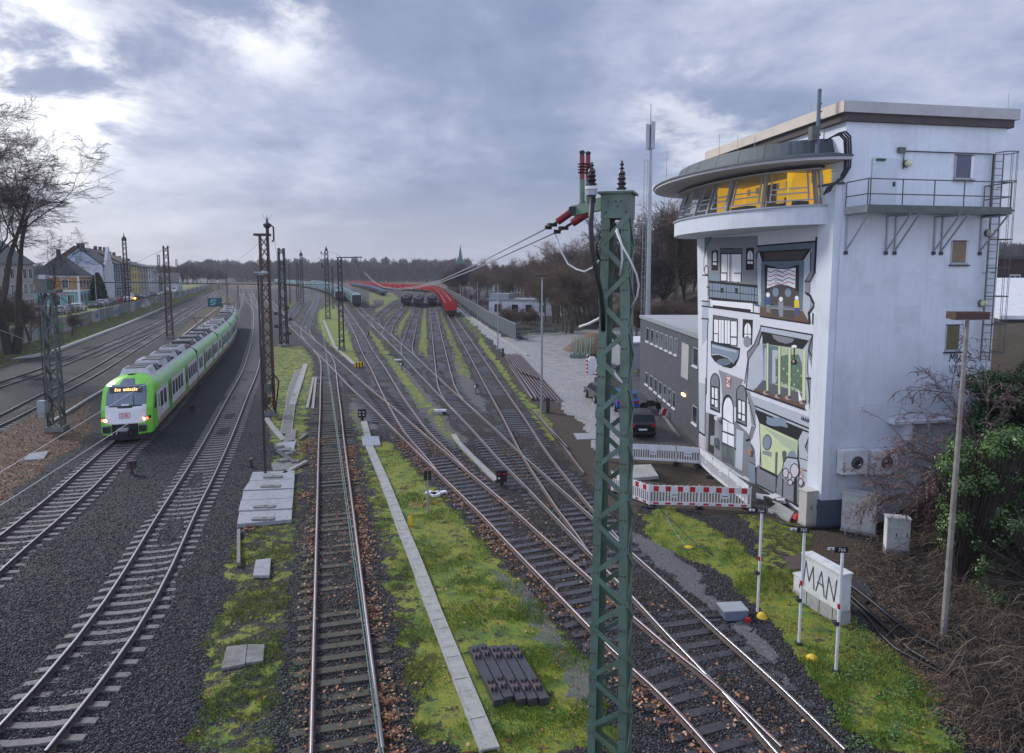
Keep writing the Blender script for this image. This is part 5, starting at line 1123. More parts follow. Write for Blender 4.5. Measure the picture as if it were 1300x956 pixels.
# long cabinet with sprayed letters
a, b_ = P(1019, 758, -.05), P(1069, 790, -.05); c = (a + b_) / 2; dv = (b_ - a); ln = dv.length
rz = math.atan2(dv.y, dv.x); r = cabinet('graffiti_cabinet', Vector((c.x, c.y, G)) + Vector((.15, .15, 0)), (ln, .36, 1.12), rz, M_cabw, 'long white cabinet with the word MAN sprayed on its side', plinth=.42, doors=0)
w = MB()
for s_ in (-1, 0, 1): w.box((s_ * ln * .33, -.2, .2), (.012, .02, .42), M_darksteel)
w.build('plinth_joint', r)
def stroke(mb, pts, wd, m, y0):
    for i in range(len(pts) - 1):
        a_ = Vector((pts[i][0], 0, pts[i][1])); b2 = Vector((pts[i + 1][0], 0, pts[i + 1][1])); e_ = (b2 - a_).normalized(); nn = Vector((-e_.z, 0, e_.x)) * wd / 2; e_ *= wd * .3; y_ = y0 - i * .0007
        mb.add([(p.x, y_, p.z) for p in (a_ - e_ + nn, a_ - e_ - nn, b2 + e_ - nn, b2 + e_ + nn)], [(0, 1, 2, 3)], m)
for nm, pts in (('M', [(-.78, .55), (-.70, 1.38), (-.52, .78), (-.36, 1.32), (-.28, .62)]), ('A', [(-.20, .60), (.02, 1.32), (.18, .58)]), ('A2', [(-.14, .92), (.14, .90)]), ('N', [(.26, .55), (.34, 1.28), (.60, .62), (.68, 1.32)])):
    w = MB(); stroke(w, [(x * ln / 1.75, z_) for x, z_ in pts], .045, M_sp, -.184 - (.003 if nm == 'A2' else 0)); w.build('sprayed_letter', r)
b = P(1018, 742, .1); cabinet('junction_box', Vector((b.x, b.y, G)), (.42, .3, .5), rz, M_cabw, 'small low white box beside the long sprayed cabinet', plinth=.08, doors=1)
# point machine by the track
b = at(931, 784); r = thing('point_machine', b, 'low grey metal point machine box beside the turnout rails', 'point machine', None, .1)
w = MB(); w.prism([(-.36, -.28, .05), (.36, -.28, .05), (.36, -.2, .28), (-.36, -.2, .28)], (0, .5, 0), M_bluegrey); w.build('housing', r)
w = MB(); w.box((0, .08, .30), (.78, .58, .04), mat('pale_metal_lid', (.42, .45, .48), .4, .3, var=.1)); w.build('lid', r)
w = MB(); w.tube([(.35, -.1, .1), (.6, .05, .08), (.85, -.1, .02), (1.05, -.05, .03)], .025, M_black, 6); w.tube([(.3, -.25, .05), (.5, -.6, .02), (.1, -.9, .02)], .02, M_black, 6); w.box((.28, -.36, .1), (.16, .1, .12), M_red); w.box((-.6, .1, .02), (.6, .16, .06), M_darksteel); w.build('cables', r)
b = at(967, 785); w = MB(); w.lathe((b.x, b.y, b.z), [(.16, -.02), (.17, .04), (.10, .16), (.03, .2)], M_yellow, 10); loose('cable_marker', w, b, 'small yellow cap marker at the foot of the left numbered post', 'marker')
b = at(1031, 836); w = MB(); w.lathe((b.x, b.y, b.z), [(.17, -.02), (.15, .05), (.06, .11), (.02, .12)], M_yellow, 7); loose('cable_marker', w, b, 'yellow plastic cap in the grass between the two right numbered posts', 'marker')
b = at(874, 695); w = MB(); w.lathe((b.x, b.y, b.z), [(.20, -.02), (.16, .03), (.05, .05)], M_yellow, 6); loose('cable_marker', w, b, 'flat yellow plastic scrap on the grass below the red striped barrier', 'marker')
# black hoses
def hose(pts, r_, label, m=M_black, z0=.05, name='cable_hose', grp='black cable hoses'):
    q = [PG(*p) for p in pts]; q = [Vector((p.x, p.y, tz(p.x, p.y) + z0)) for p in q]
    q = [q[0]] + [x for i in range(len(q) - 1) for x in (q[i].lerp(q[i + 1], .33), q[i].lerp(q[i + 1], .67))] + [q[-1]]
    w = MB(); w.tube(q, r_, m, 8); return loose(name, w, q[0], label, 'hose' if r_ > .03 else 'cable', grp, True)
hose([(945, 602), (965, 625), (980, 640), (984, 660), (1000, 670), (1035, 672), (1080, 670), (1095, 650), (1120, 622)], .055, 'thick black hose winding round the tower base to the wide cabinet')
hose([(1072, 745), (1100, 765), (1140, 800), (1175, 825), (1238, 850)], .065, 'topmost black hose running from the long sprayed cabinet to the brambles', z0=.2)
hose([(1072, 752), (1098, 775), (1130, 805), (1170, 842), (1240, 868), (1280, 890)], .06, 'middle black hose running from the long sprayed cabinet', z0=.08)
hose([(1075, 760), (1100, 782), (1125, 818), (1160, 838), (1200, 858), (1240, 880)], .055, 'lowest black hose running from the long sprayed cabinet into green plants', z0=.04)
hose([(838, 648), (858, 665), (878, 688), (905, 705)], .022, 'thin dark cable lying on grass below the red striped barrier', z0=.02)
hose([(845, 648), (850, 668), (872, 695)], .015, 'thin green cable beside the dark cable below the barrier', M_patina, .02)

# ------------------------------------------------------------------ barriers round the pit
def barrier(p, q, red, label, grp):
    a, b_ = Vector((p.x, p.y, tz(p.x, p.y) + .05)), Vector((q.x, q.y, tz(q.x, q.y) + .05)); a.z = b_.z = G + .06
    ln = (b_ - a).length; c = (a + b_) / 2; rz = math.atan2(b_.y - a.y, b_.x - a.x); r = thing('barrier', c, label, 'barrier', grp, rz)
    w = MB(); L2 = ln / 2 - .03
    for z0, z1 in ((.08, .22), (.66, .95)): w.bb((-L2, -.02, z0), (L2, .02, z1), M_white)
    n = int(ln / .13)
    for k in range(n + 1): x = -L2 + k * 2 * L2 / n; w.bb((x - .022, -.018, .22), (x + .022, .018, .66), M_white)
    for k in range(int(ln / .26)): x = -L2 + .1 + k * .26; w.prism([(x - .03, -.02, .95), (x + .03, -.02, .95), (x, -.02, 1.0)], (0, .04, 0), M_white)
    w.bb((-.16, -.022, .42), (.16, .022, .68), M_white); w.bb((-.12, -.026, .52), (.12, -.022, .56), M_greysteel)
    w.build('panel', r)
    if red:
        n = max(3, int(round(ln / .5))); st = 2 * L2 / n
        for k in range(n):
            x = -L2 + (k + .5) * st; w = MB(); w.bb((x - st * .22, -.0235, .69), (x + st * .22, .0235, .93), M_red); w.build('reflector', r); w = MB(); w.bb((x - st * .22, -.0235, .10), (x + st * .22, .0235, .19), M_red); w.build('reflector', r)
    for s_ in (-1, 1): w = MB(); w.cyl((s_ * (L2 + .015), 0, -.05), (s_ * (L2 + .015), 0, 1.02), .022, M_galv if not red else M_white, 6); w.bb((s_ * L2 - .12, -.3, -.06), (s_ * L2 + .12, .3, .03), M_black); w.build('post_foot', r)
GB = 'barrier panels round the pit'
pr = [(776, 625), (824, 644), (887, 645.5), (953, 648)]
for i, lb in enumerate(('red striped barrier panel at the left, angled beside the green mast', 'middle red striped barrier panel facing the tracks', 'right red striped barrier panel ending near the first numbered post')): barrier(PG(*pr[i]), PG(*pr[i + 1]), True, lb, GB)
pw = [(762, 584), (800, 586), (858, 589), (888, 591.5), (904, 607), (925, 624), (950, 645)]
for i, lb in enumerate(('white barrier panel partly hidden by the green mast', 'long white barrier panel behind the pit, below the black car', 'short white barrier panel at the rear corner of the pit', 'first white barrier panel running along the tower front', 'middle white barrier panel running along the tower front', 'last white barrier panel along the tower, meeting the red striped one')): barrier(PG(*pw[i]), PG(*pw[i + 1]), False, lb, GB)
def slabp(pts, th, m, label, name='concrete_slab', grp=None, z0=None):
    q = [PG(*p) for p in pts]; c = sum(q, Vector()) / len(q); zb = (z0 if z0 is not None else G)
    q = [Vector((p.x, p.y, zb)) for p in q]; w = MB(); w.prism(q if (q[1] - q[0]).cross(q[2] - q[0]).z > 0 else q[::-1], (0, 0, th), m); return loose(name, w, Vector((c.x, c.y, zb)), label, 'slab', grp)
slabp([(800, 611), (836, 608), (826, 593), (800, 594)], .16, M_conc, 'beige concrete slab inside the barrier enclosure')
slabp([(728, 551), (757, 551), (757, 558), (733, 559)], .06, M_concwet, 'pale square cover slab on the dirt left of the green mast')

# ------------------------------------------------------------------ dark two-storey annex
M_slate = mat('dark_slate_brick', (.068, .073, .085), .75, var=.25, scale=6, bump=.3, dirt=(.10, .105, .115), dirt_amt=.6, dscale=1.5)
a, b_ = PG(886, 566), PG(812, 497); an = thing('annex_building', a, 'dark slate coloured two storey annex with rows of narrow windows beside the tower', 'building')
dv = (b_ - a); dv.z = 0; LN = dv.length; e1 = dv.normalized(); e2 = Vector((e1.y, -e1.x, 0))   # e1 away from the camera, e2 to the right
an.rotation_euler = (0, 0, math.atan2(e1.y, e1.x))     # local x along the front, local y = left; the building stands at negative y
zt = Zat(400, 812, b_.x, b_.y) - G; DEP = 13.0
w = MB(); w.bb((-.35, -DEP, -.3), (LN, 0, zt - .25), M_slate); w.build('wall', an)
w = MB(); w.bb((-.4, -DEP - .1, zt - .25), (LN + .12, .12, zt), M_galv); w.bb((-.3, -DEP + .1, zt), (LN - .1, -.12, zt + .02), mat('pale_gravel_roof', (.36, .37, .38), .9, var=.2, scale=8)); w.build('roof', an)
def anpt(px, py):
    q = onplane(px, py, a, Vector((-e1.y, e1.x, 0))); d_ = q - a; return d_.dot(e1), q.z - a.z
M_pale = mat('pale_grille', (.40, .40, .38), .7, var=.1)
for (row, cols) in (((424, 446), None),):
    pass
def anwin(px0, px1, pt, pb, m=M_glass, sill=True):
    x0, z1 = anpt(px0, pt); x1, _ = anpt(px1, pt); xb, z0 = anpt((px0 + px1) / 2, pb); lo_, hi = min(x0, x1), max(x0, x1)
    w = MB(); w.bb((lo_, .002, z0), (hi, .03, z0 + .06), M_frame); w.bb((lo_, .002, z1 - .06), (hi, .03, z1), M_frame); w.bb((lo_, .002, z0), (lo_ + .07, .03, z1), M_frame); w.bb((hi - .07, .002, z0), (hi, .03, z1), M_frame)
    if sill: w.bb((lo_ - .04, .0, z0 - .1), (hi + .04, .1, z0 - .02), M_white)
    f_ = w.build('window', an); w = MB(); w.bb((lo_ + .07, .003, z0 + .06), (hi - .07, .018, z1 - .06), m); w.build('pane', f_)
for k in range(7):                      # upper and lower narrow windows (crop pixels of a 3.414x enlargement)
    x_ = 139 + k * 20.5; yt = 121 + k * 7.6; anwin(780 + x_ / 3.414, 780 + (x_ + 13) / 3.414, 380 + yt / 3.414, 380 + (yt + 62 + k * 2) / 3.414)
    x_ = 135 + k * 19.8; yt = 312 + k * 14; anwin(780 + x_ / 3.414, 780 + (x_ + 13) / 3.414, 380 + yt / 3.414, 380 + (yt + 58 + k * 3) / 3.414)
anwin(780 + 293 / 3.414, 780 + 325 / 3.414, 380 + 185 / 3.414, 380 + 345 / 3.414, M_pale, False); anwin(780 + 343 / 3.414, 780 + 366 / 3.414, 380 + 205 / 3.414, 380 + 290 / 3.414); anwin(780 + 340 / 3.414, 780 + 362 / 3.414, 380 + 455 / 3.414, 380 + 540 / 3.414)
x0, z0 = anpt(780 + 303 / 3.414, 380 + 415 / 3.414); w = MB(); w.bb((x0 - .35, .0, z0 - .05), (x0 + .35, .12, z0 + .1), mat('lit_wall_lamp', (.8, .6, .3), .5, emit=(1, .62, .25, 2.2))); w.build('wall_lamp', an)
x0, z0 = anpt(780 + 112 / 3.414, 380 + 400 / 3.414); w = MB(); w.bb((LN + .03, -1.3, 0), (LN + .09, -.2, 2.3), M_white); w.build('door', an)
# low grey hut with white edges beyond the annex
b = PG(800, 470); r = thing('garage', b, 'low pale grey garage behind the annex seen past the green mast', 'garage', None, .2)
w = MB(); w.bb((0, 0, 0), (5, 6, 2.9), M_galv); w.build('wall', r); w = MB(); w.bb((-.2, -.2, 2.9), (5.2, 6.2, 3.05), M_white); w.build('roof', r); w = MB(); w.bb((.4, -.04, .1), (4.6, -.002, 2.5), M_frame); w.build('door', r)

# ------------------------------------------------------------------ cars
TY = mat('tyre_rubber', (.015, .015, .016), .8); RIMM = mat('alloy_rim', (.35, .36, .38), .35, .6)
CARM = {}
def carmat(n, c): return mat('car_paint_' + n, c, .25, 0.1, var=.04, spec=.7)
def make_car(paint, style='hatch'):
    Lc = 4.3; Wc = 1.78
    if style == 'van': prof = [(-2.4, .35), (-2.42, .9), (-2.35, 1.95), (-2.2, 2.0), (.9, 1.98), (1.75, 1.25), (2.35, .95), (2.42, .35)]; gl = [(-2.28, 1.25), (-2.2, 1.85), (.85, 1.85), (1.5, 1.25)]; roofz = 2.0
    elif style == 'sedan': prof = [(-2.15, .35), (-2.18, .85), (-1.55, .95), (-.95, 1.40), (.35, 1.42), (1.05, .95), (2.0, .80), (2.15, .55), (2.15, .35)]; gl = [(-1.5, .95), (-.93, 1.34), (.32, 1.36), (.98, .95)]
    else: prof = [(-2.1, .35), (-2.15, .9), (-1.95, 1.05), (-1.7, 1.45), (-1.45, 1.52), (.25, 1.5), (1.05, 1.02), (2.0, .86), (2.14, .55), (2.14, .35)]; gl = [(-1.85, 1.02), (-1.62, 1.42), (.22, 1.43), (.98, 1.0)]
    def wid(z): return Wc / 2 - max(0, z - .85) * .24
    w = MB(); n = len(prof); vs = []
    for s_ in (-1, 1):
        for x, z in prof: vs.append((x * .995 if abs(x) > 2 else x, s_ * (wid(z) - (.08 if abs(x) > 2 else 0)), z))
    belt = [(x, .8) for x, z in prof]
    w.add(vs, [tuple(range(n)), tuple(reversed(range(n, 2 * n)))] + [(i, (i + 1) % n, n + (i + 1) % n, n + i)[::-1] for i in range(n)], paint)
    root = w.build('body'); root.name = 'car_proto'; w = MB()
    for s_ in (-1, 1): w.add([(x, s_ * (wid(z) + .012), z) for x, z in gl], [tuple(range(len(gl)))], M_glass)
    def acr(p, q, e=.012):
        (x0, z0), (x1, z1) = p, q; nx, nz = (z1 - z0), -(x1 - x0); l_ = math.hypot(nx, nz); nx, nz = nx / l_ * e, nz / l_ * e
        if nz < 0: nx, nz = -nx, -nz
        y0, y1 = wid(z0) - .1, wid(z1) - .08; w.add([(x0 + nx, -y0, z0 + nz), (x0 + nx, y0, z0 + nz), (x1 + nx, y1, z1 + nz), (x1 + nx, -y1, z1 + nz)], [(0, 1, 2, 3)], M_glass)
    if style == 'van': acr((.95, 1.93), (1.7, 1.3)); w.bb((-2.42, -.7, 1.2), (-2.385, .7, 1.8), M_glass)
    elif style == 'sedan': acr((.4, 1.38), (1.0, .99)); acr((-1.5, .99), (-1.0, 1.36))
    else: acr((.3, 1.46), (1.0, 1.05)); acr((-1.93, 1.08), (-1.72, 1.42))
    w.build('windows', root)
    w0 = MB(); w0.tube([(0, -.1, 0), (0, .1, 0)], .32, TY, 16); w1 = MB(); w1.tube([(0, -.105, 0), (0, .105, 0)], .2, RIMM, 12)
    for x in (-1.32, 1.33):
        for s_ in (-1, 1): a_ = w0.build('wheel', root); a_.location = (x, s_ * (Wc / 2 - .1), .32); b2 = w1.build('rim', a_)
    for s_ in (-1, 1):
        w = MB(); w.bb((-2.2, s_ * .82 - .0, .78), (-2.09, s_ * .5, .95), M_tail); w.build('taillight', root)
        w = MB(); w.bb((2.0, s_ * .8, .62), (2.17, s_ * .5, .78), M_headl); w.build('headlight', root)
    w = MB(); w.bb((-2.2, -.26, .55), (-2.165, .26, .66), M_white); w.build('number_plate', root)
    w = MB(); w.bb((-2.18, -.85, .30), (-2.0, .85, .45), M_black); w.bb((2.0, -.85, .30), (2.18, .85, .45), M_black); w.build('bumper', root)
    return root
M_tail = mat('tail_light_red', (.35, .01, .015), .3); M_headl = mat('headlight_glass', (.6, .62, .65), .15)
def dup_tree(root, paint=None, **kw):
    c = root.copy(); C.objects.link(c)
    if paint is not None:
        key = (root.data.name, paint.name)
        if key not in CARM: me = root.data.copy(); me.materials[0] = paint; CARM[key] = me
        c.data = CARM[key]
    for ch in list(C.objects):
        if ch.parent is root:
            d = ch.copy(); C.objects.link(d); d.parent = c
            for g_ in list(C.objects):
                if g_.parent is ch: e_ = g_.copy(); C.objects.link(e_); e_.parent = d
    return c
HB = make_car(carmat('black', (.012, .012, .015)), 'hatch'); SD = make_car(carmat('silver', (.45, .46, .48)), 'sedan'); VN = make_car(carmat('white', (.75, .75, .75)), 'van')
def put_car(proto, paint, loc_, rz, label, group):
    c = dup_tree(proto, paint); c.name = 'parked_car'; c.location = loc_; c.rotation_euler = (0, 0, rz); tag(c, label, 'van' if proto is VN else 'car', group); return c
CL = dict(black=carmat('black', (.012, .012, .015)), silver=carmat('silver', (.45, .46, .48)), white=carmat('white', (.75, .75, .75)), blue=carmat('blue', (.02, .11, .42)), red=carmat('red', (.4, .02, .02)), grey=carmat('grey', (.12, .13, .14)), navy=carmat('navy', (.02, .03, .07)), dgrey=carmat('dark_grey', (.05, .055, .06)))
lane = math.atan2(e1.y, e1.x)
b = PG(815, 556); put_car(HB, CL['black'], b + e1 * 1.9, lane, 'black hatchback with red tail lights parked behind the white barriers', 'cars parked by the annex')
b = PG(796, 528); put_car(HB, CL['blue'], b + e1 * 3.0 + e2 * .2, lane, 'bright blue car parked in front of the black hatchback, behind the green mast', 'cars parked by the annex')
b = PG(765, 512); put_car(SD, CL['dgrey'], b + e1 * 1.5, lane + .15, 'dark grey car half hidden left of the green mast', 'cars parked by the annex')
# kerb, motor scooter clutter and small red and white flag beside the annex
w = MB(); p, q = PG(822, 500), PG(862, 556); w.beam(p + Vector((0, 0, .06)), q + Vector((0, 0, .06)), .14, .16, M_concd); loose('kerb', w, p, 'low kerb along the lane beside the annex', 'kerb')
b = PG(843, 532); r = thing('warning_flag', b, 'small red and white plate leaning by the annex kerb', 'sign'); w = MB(); w.box((0, 0, .5), (.55, .03, .55), M_white, M=Matrix.Rotation(.4, 3, 'Y')); w.build('plate', r); w = MB(); w.box((0, -.03, .5), (.25, .02, .55), M_red, M=Matrix.Rotation(.4, 3, 'Y')); w.build('stripe', r); w = MB(); w.cyl((-.3, 0, 0), (-.25, 0, .5), .03, M_darksteel); w.build('stand', r)
b = PG(829, 521); w = MB(); w.tube([(b.x - .7, b.y, b.z + .3), (b.x - .7, b.y + .08, b.z + .3)], .3, TY, 14); w.tube([(b.x + .5, b.y, b.z + .3), (b.x + .5, b.y + .08, b.z + .3)], .3, TY, 14); w.beam((b.x - .6, b.y, b.z + .45), (b.x + .3, b.y, b.z + .5), .2, .3, M_darksteel); w.beam((b.x + .5, b.y, b.z + .3), (b.x + .2, b.y, b.z + .95), .06, .06, M_darksteel); w.beam((b.x - .5, b.y, b.z + .7), (b.x + .1, b.y, b.z + .7), .22, .12, M_black)
loose('bicycle', w, b, 'dark moped standing against the annex wall', 'moped')

# ------------------------------------------------------------------ yard furniture
# concrete cable duct across the lawn: one cover after another
def duct(pxs, wd, label, m=M_concd, gap=.06, ln=.5, cover=True, name='cable_duct'):
    pts = [PG(*p) for p in pxs]; r = thing(name, pts[0], label, 'cable duct'); w = MB(); tot = 0; cov = MB(); n = 0
    for i in range(len(pts) - 1):
        a_, b2 = pts[i], pts[i + 1]; L_ = (b2 - a_).length; e_ = (b2 - a_) / L_; k = max(1, int(L_ / ln)); nv = Vector((-e_.y, e_.x, 0)) * (wd / 2 + .025)
        for s_ in (-1, 1): w.beam(a_ + nv * s_ + Vector((0, 0, .04)), b2 + nv * s_ + Vector((0, 0, .04)), .05, .14, M_conc)
        for j in range(k):
            p0 = a_ + e_ * (L_ * j / k + .01); p1 = a_ + e_ * (L_ * (j + 1) / k - .01); dz = random.uniform(-.006, .008)
            cov.beam(p0 + Vector((0, 0, .075 + dz)), p1 + Vector((0, 0, .075 + dz)), wd, .05, m)
    w.build('channel_side', r, rel=True); cov.build('covers', r, rel=True); return r
duct([(468, 566), (487, 610), (512, 675), (530, 720), (552, 780), (586, 866), (622, 956)], .34, 'long narrow concrete cable duct running down the mossy lawn', M_conc)
duct([(462, 536), (467, 556)], .3, 'short concrete duct piece between the dwarf signal and the square cover', M_conc)
slabp([(459, 556), (481, 556), (483, 567), (461, 568)], .12, M_concwet, 'square pale concrete cover at the upper end of the duct')
duct([(576, 553), (582, 563), (600, 582), (631, 612)], .2, 'thin pale bent cable cover running to the dwarf signal between the tracks', M_conc, ln=1.5)
duct([(411, 372 + 35), (424, 438), (424, 440), (450, 463)], .3, 'pale bent cable duct running down past the bracket mast', M_conc, ln=1.5)
duct([(388, 463), (371, 515)], .42, 'pale straight cable duct on moss right of the rusty mast', M_conc, ln=.9)
duct([(398, 480), (390, 519)], .09, 'left one of two thin pale strips lying on moss', M_conc, ln=4); duct([(401, 480), (397, 520)], .09, 'right one of two thin pale strips lying on moss', M_conc, ln=4)
duct([(380, 470), (371, 495), (368, 520), (363, 552)], .62, 'broad row of dark wooden cable covers right of the pale duct', M_concd, ln=.45)
duct([(338, 532), (347, 545), (360, 560)], .25, 'short pale cable duct slanting down to the rubble heap', M_conc, ln=.9)
# grey deck of concrete slabs
sl = [[(321, 603), (374, 601), (374, 612), (317, 614)], [(317, 615), (374, 612.5), (373, 624), (309, 626.5)], [(309, 628), (373, 625), (372, 636), (307, 639)], [(306, 640), (372, 637), (371, 650), (303, 653)], [(304, 654.5), (371, 651.5), (370, 664), (301, 670)]]
for i, q in enumerate(sl):
    o = slabp(q, .16 + .015 * (i % 2), M_concwet, 'wet grey concrete slab, number %s from the top of the five slab deck' % ('one', 'two', 'three', 'four', 'five')[i], grp='wet slabs beside the mossy track')
    if i in (1, 3, 4) or i == 0:
        p = PG((q[0][0] * 2 + q[1][0]) / 3 + 8, (q[2][1] + q[3][1]) / 2 - 3) ; w = MB(); w.box((p.x - o.location.x, p.y - o.location.y, .2), (.9, .28, .05), M_concd, rz=.05); w.box((p.x - o.location.x + .05, p.y - o.location.y, .23), (.2, .06, .015), M_darksteel, rz=.05); w.build('lifting_cover', o)
for q, lab in (([(325, 714), (344, 712), (342, 734), (321, 734)], 'small mossy paving slab sunk in the weeds below the deck'), ([(288, 825), (314, 822), (311, 847), (281, 853)], 'grey paving slab at the bottom left by the ballast'), ([(315, 822), (336, 822), (334, 843), (312, 846)], 'paler paving slab adjoining the grey one at the bottom left'),
               ([(364, 548), (377, 546), (374, 562), (359, 563)], 'dark flat slab beside the wooden covers'), ([(351, 565), (376, 560), (372, 578), (352, 573)], 'pale broken slab on the rubble heap'), ([(37, 578), (62, 574), (56, 584), (30, 586)], 'pale broken slab among brown leaves left of the train'), ([(345, 590), (380, 585), (376, 596), (347, 600)], 'dark timber lying under the rubble heap')):
    slabp(q, .1, M_concd if 'dark' in lab or 'grey' in lab else M_concwet, lab)
for (p, q, sz, m, lab) in (((360, 604), (389, 588), .2, M_conc, 'curved pale plank beside the lamp column'), ((352, 575), (374, 590), .3, M_slwood, 'black timber on the rubble heap'), ((380, 560), (389, 553), .2, M_concd, 'short grey beam end near the wooden covers'), ((303, 676), (303, 720), .12, M_concd, 'thin grey post lying in the ballast left of the weeds')):
    a_, b2 = PG(*p), PG(*q); w = MB(); w.beam(a_ + Vector((0, 0, .1)), b2 + Vector((0, 0, .1)), sz, .12, m); loose('plank', w, a_, lab, 'plank')
for i in range(9):
    p = PG(352 + random.uniform(-4, 26), 572 + random.uniform(-2, 22)); s_ = random.uniform(.15, .35); w = MB(); w.box((p.x, p.y, p.z + s_ * .3), (s_ * 1.6, s_, s_ * .8), M_concd, rz=random.uniform(0, 3)); loose('rubble_block', w, p, 'broken concrete block in the rubble heap by the lamp column', 'block', 'blocks of the rubble heap')
# pile of old sleepers with rail chairs
a_, b_, c_, d_ = PG(594, 830), PG(658, 828), PG(690, 880), PG(622, 890); e_ = (d_ - a_).normalized(); wv = (b_ - a_)
for i in range(5):
    s0 = a_ + wv * ((i + .5) / 5) + e_ * (-.12 if i == 1 else 0) - e_ * .05; w = MB(); L_ = 2.5; w.beam(s0 + Vector((0, 0, .1)), s0 + e_ * L_ + Vector((0, 0, .1)), wv.length / 5 - .035, .18, M_slwood)
    o = loose('old_sleeper', w, s0 + Vector((0, 0, 0)), 'old black wooden sleeper with a rusty rail chair, %s from the left in the row' % ('first', 'second', 'third', 'fourth', 'fifth')[i], 'sleeper', 'old sleepers stacked at the bottom edge')
    for t_ in (.45, 1.95):
        w = MB(); pt = e_ * t_ + Vector((0, 0, .2)); ang = math.atan2(e_.y, e_.x); w.box(pt, (.36, .17, .025), mat('purple_rust_plate', (.13, .085, .09), .5, var=.2), rz=ang)
        for s_ in (-1, 1):
            for q_ in (-.05, .05): pv = pt + e_ * (.15 * s_) + Vector((-e_.y, e_.x, 0)) * q_; w.box(pv + Vector((0, 0, .035)), (.07, .06, .09), M_darksteel, rz=ang)
        w.build('rail_chair', o)
# rails stacked by the lamp post
def stack_rail(p, q, z_, i, lab):
    a_, b2 = PG(*p), PG(*q); w = MB(); off = Vector((0, 0, z_ + .08)); w.beam(a_ + off - Vector((0, 0, .07)), b2 + off - Vector((0, 0, .07)), .13, .02, M_railsider); w.beam(a_ + off, b2 + off, .02, .12, M_railsider); w.beam(a_ + off + Vector((0, 0, .07)), b2 + off + Vector((0, 0, .07)), .068, .035, M_railtopr)
    loose('stacked_rail', w, a_, lab, 'rail', 'loose rails stacked by the lamp post')
for i in range(9):
    f = i / 8; stack_rail((641 + f * 19, 453 - f * 2), (676 + 38 * f, 508 + f * 3), .02, i, 'long rusty rail in the lower layer of the rail stack')
for i in range(6):
    f = i / 5; stack_rail((642 + f * 14, 453 - f * 2), (663 + 24 * f, 477 + f * 9), .2, i, 'shorter pale rail on top of the rail stack')
for i, (p, q) in enumerate((((646, 465), (675, 508)), ((650, 463), (681, 506)))): stack_rail(p, q, 0.0, 0, 'single rail lying loose on the left of the rail stack')
for i, (p, q) in enumerate((((677, 523), (725, 581)), ((685, 530), (741, 604)), ((699, 547), (720, 571)))): stack_rail(p, q, 0.02, 0, ('upper left of the three rails lying beside the outermost track', 'longest of the three rails lying beside the outermost track', 'shortest of the three rails lying beside the outermost track')[i])
# buffer-like posts, dwarf signals, point indicators
for px, py, hh, lab in ((695.5, 524, 1.1, 'squat black post just right of the tall grey lamp post'), (638.5, 453, 1.0, 'black post at the upper end of the rail stack')):
    b = PG(px, py); w = MB(); w.box((b.x, b.y, b.z + hh / 2), (.26, .26, hh), M_darksteel); w.box((b.x, b.y, b.z + hh), (.34, .3, .12), M_darksteel); loose('stub_post', w, b, lab, 'post')
M_sigl = mat('signal_lens_white', (.6, .6, .6), .3); M_sigr = mat('signal_lens_red', (.5, .02, .02), .3)
def dwarf(px, py, s_, lab, red=True, rz=0):
    b = PG(px, py); r = thing('dwarf_signal', b, lab, 'dwarf signal', 'dwarf signals between the tracks', rz); w = MB(); w.box((0, 0, .25 + .3 * s_), (.55 * s_, .3, .6 * s_), M_black); w.box((0, 0, .12), (.2, .2, .25), M_darksteel); w.box((0, -.18, .27 + .6 * s_), (.6 * s_, .14, .04), M_black); w.build('housing', r)
    for x, z, m in ((-.14, .42, M_sigr if red else M_sigl), (.14, .42, M_sigr if red else M_sigl), (-.14, .2, M_sigl), (.14, .2, M_sigl)):
        if m is M_sigl and red and x > 0: continue
        w = MB(); w.cyl((x * s_, -.151, .25 + z * s_), (x * s_, -.165, .25 + z * s_), .06 * s_, m, 10); w.build('lens', r)
dwarf(637, 617, .95, 'dwarf signal showing red lights between the ladder and the diagonal track'); dwarf(460, 534, .95, 'black dwarf signal with a white lens at the head of the long duct', False)
def point_ind(px, py, lab, col=M_white):
    b = PG(px, py); r = thing('point_indicator', b, lab, 'point indicator', 'point indicators of the yard'); w = MB(); w.cyl((0, 0, 0), (0, 0, .5), .04, M_darksteel, 6); w.build('stem', r); w = MB(); w.box((0, 0, .68), (.34, .3, .4), M_black); w.build('lantern', r); w = MB(); w.box((-.06, -.16, .68), (.16, .02, .3), col); w.build('face', r)
for px, py, lab in ((510, 470, 'black and white point indicator beside the straight yard track'), (604, 500, 'black and white point indicator left of the outermost track'), (467, 429, 'red legged point indicator near the bracket mast'), (168, 602, 'brown track box on the ballast between the two concrete tracks'), (244, 526, 'dark track box on the ballast right of the train'), (319, 593, 'small brown stub at the edge of the ballast left of the slabs')):
    if 'indicator' in lab: point_ind(px, py, lab)
    else:
        b = PG(px, py); w = MB(); w.cyl(b, b + Vector((0, 0, .35)), .05, M_darksteel, 6)
        if 'box' in lab: w.box(b + Vector((-.1, 0, .5)), (.2, .25, .42), M_rust); w.box(b + Vector((.12, 0, .52)), (.16, .22, .4), M_darksteel)
        else: w.cyl(b, b + Vector((0, 0, .45)), .09, M_rust, 8); w.cyl(b + Vector((0, 0, .45)), b + Vector((0, 0, .5)), .07, M_conc, 8)
        loose('track_box', w, b, lab, 'track box', 'track boxes on the ballast')
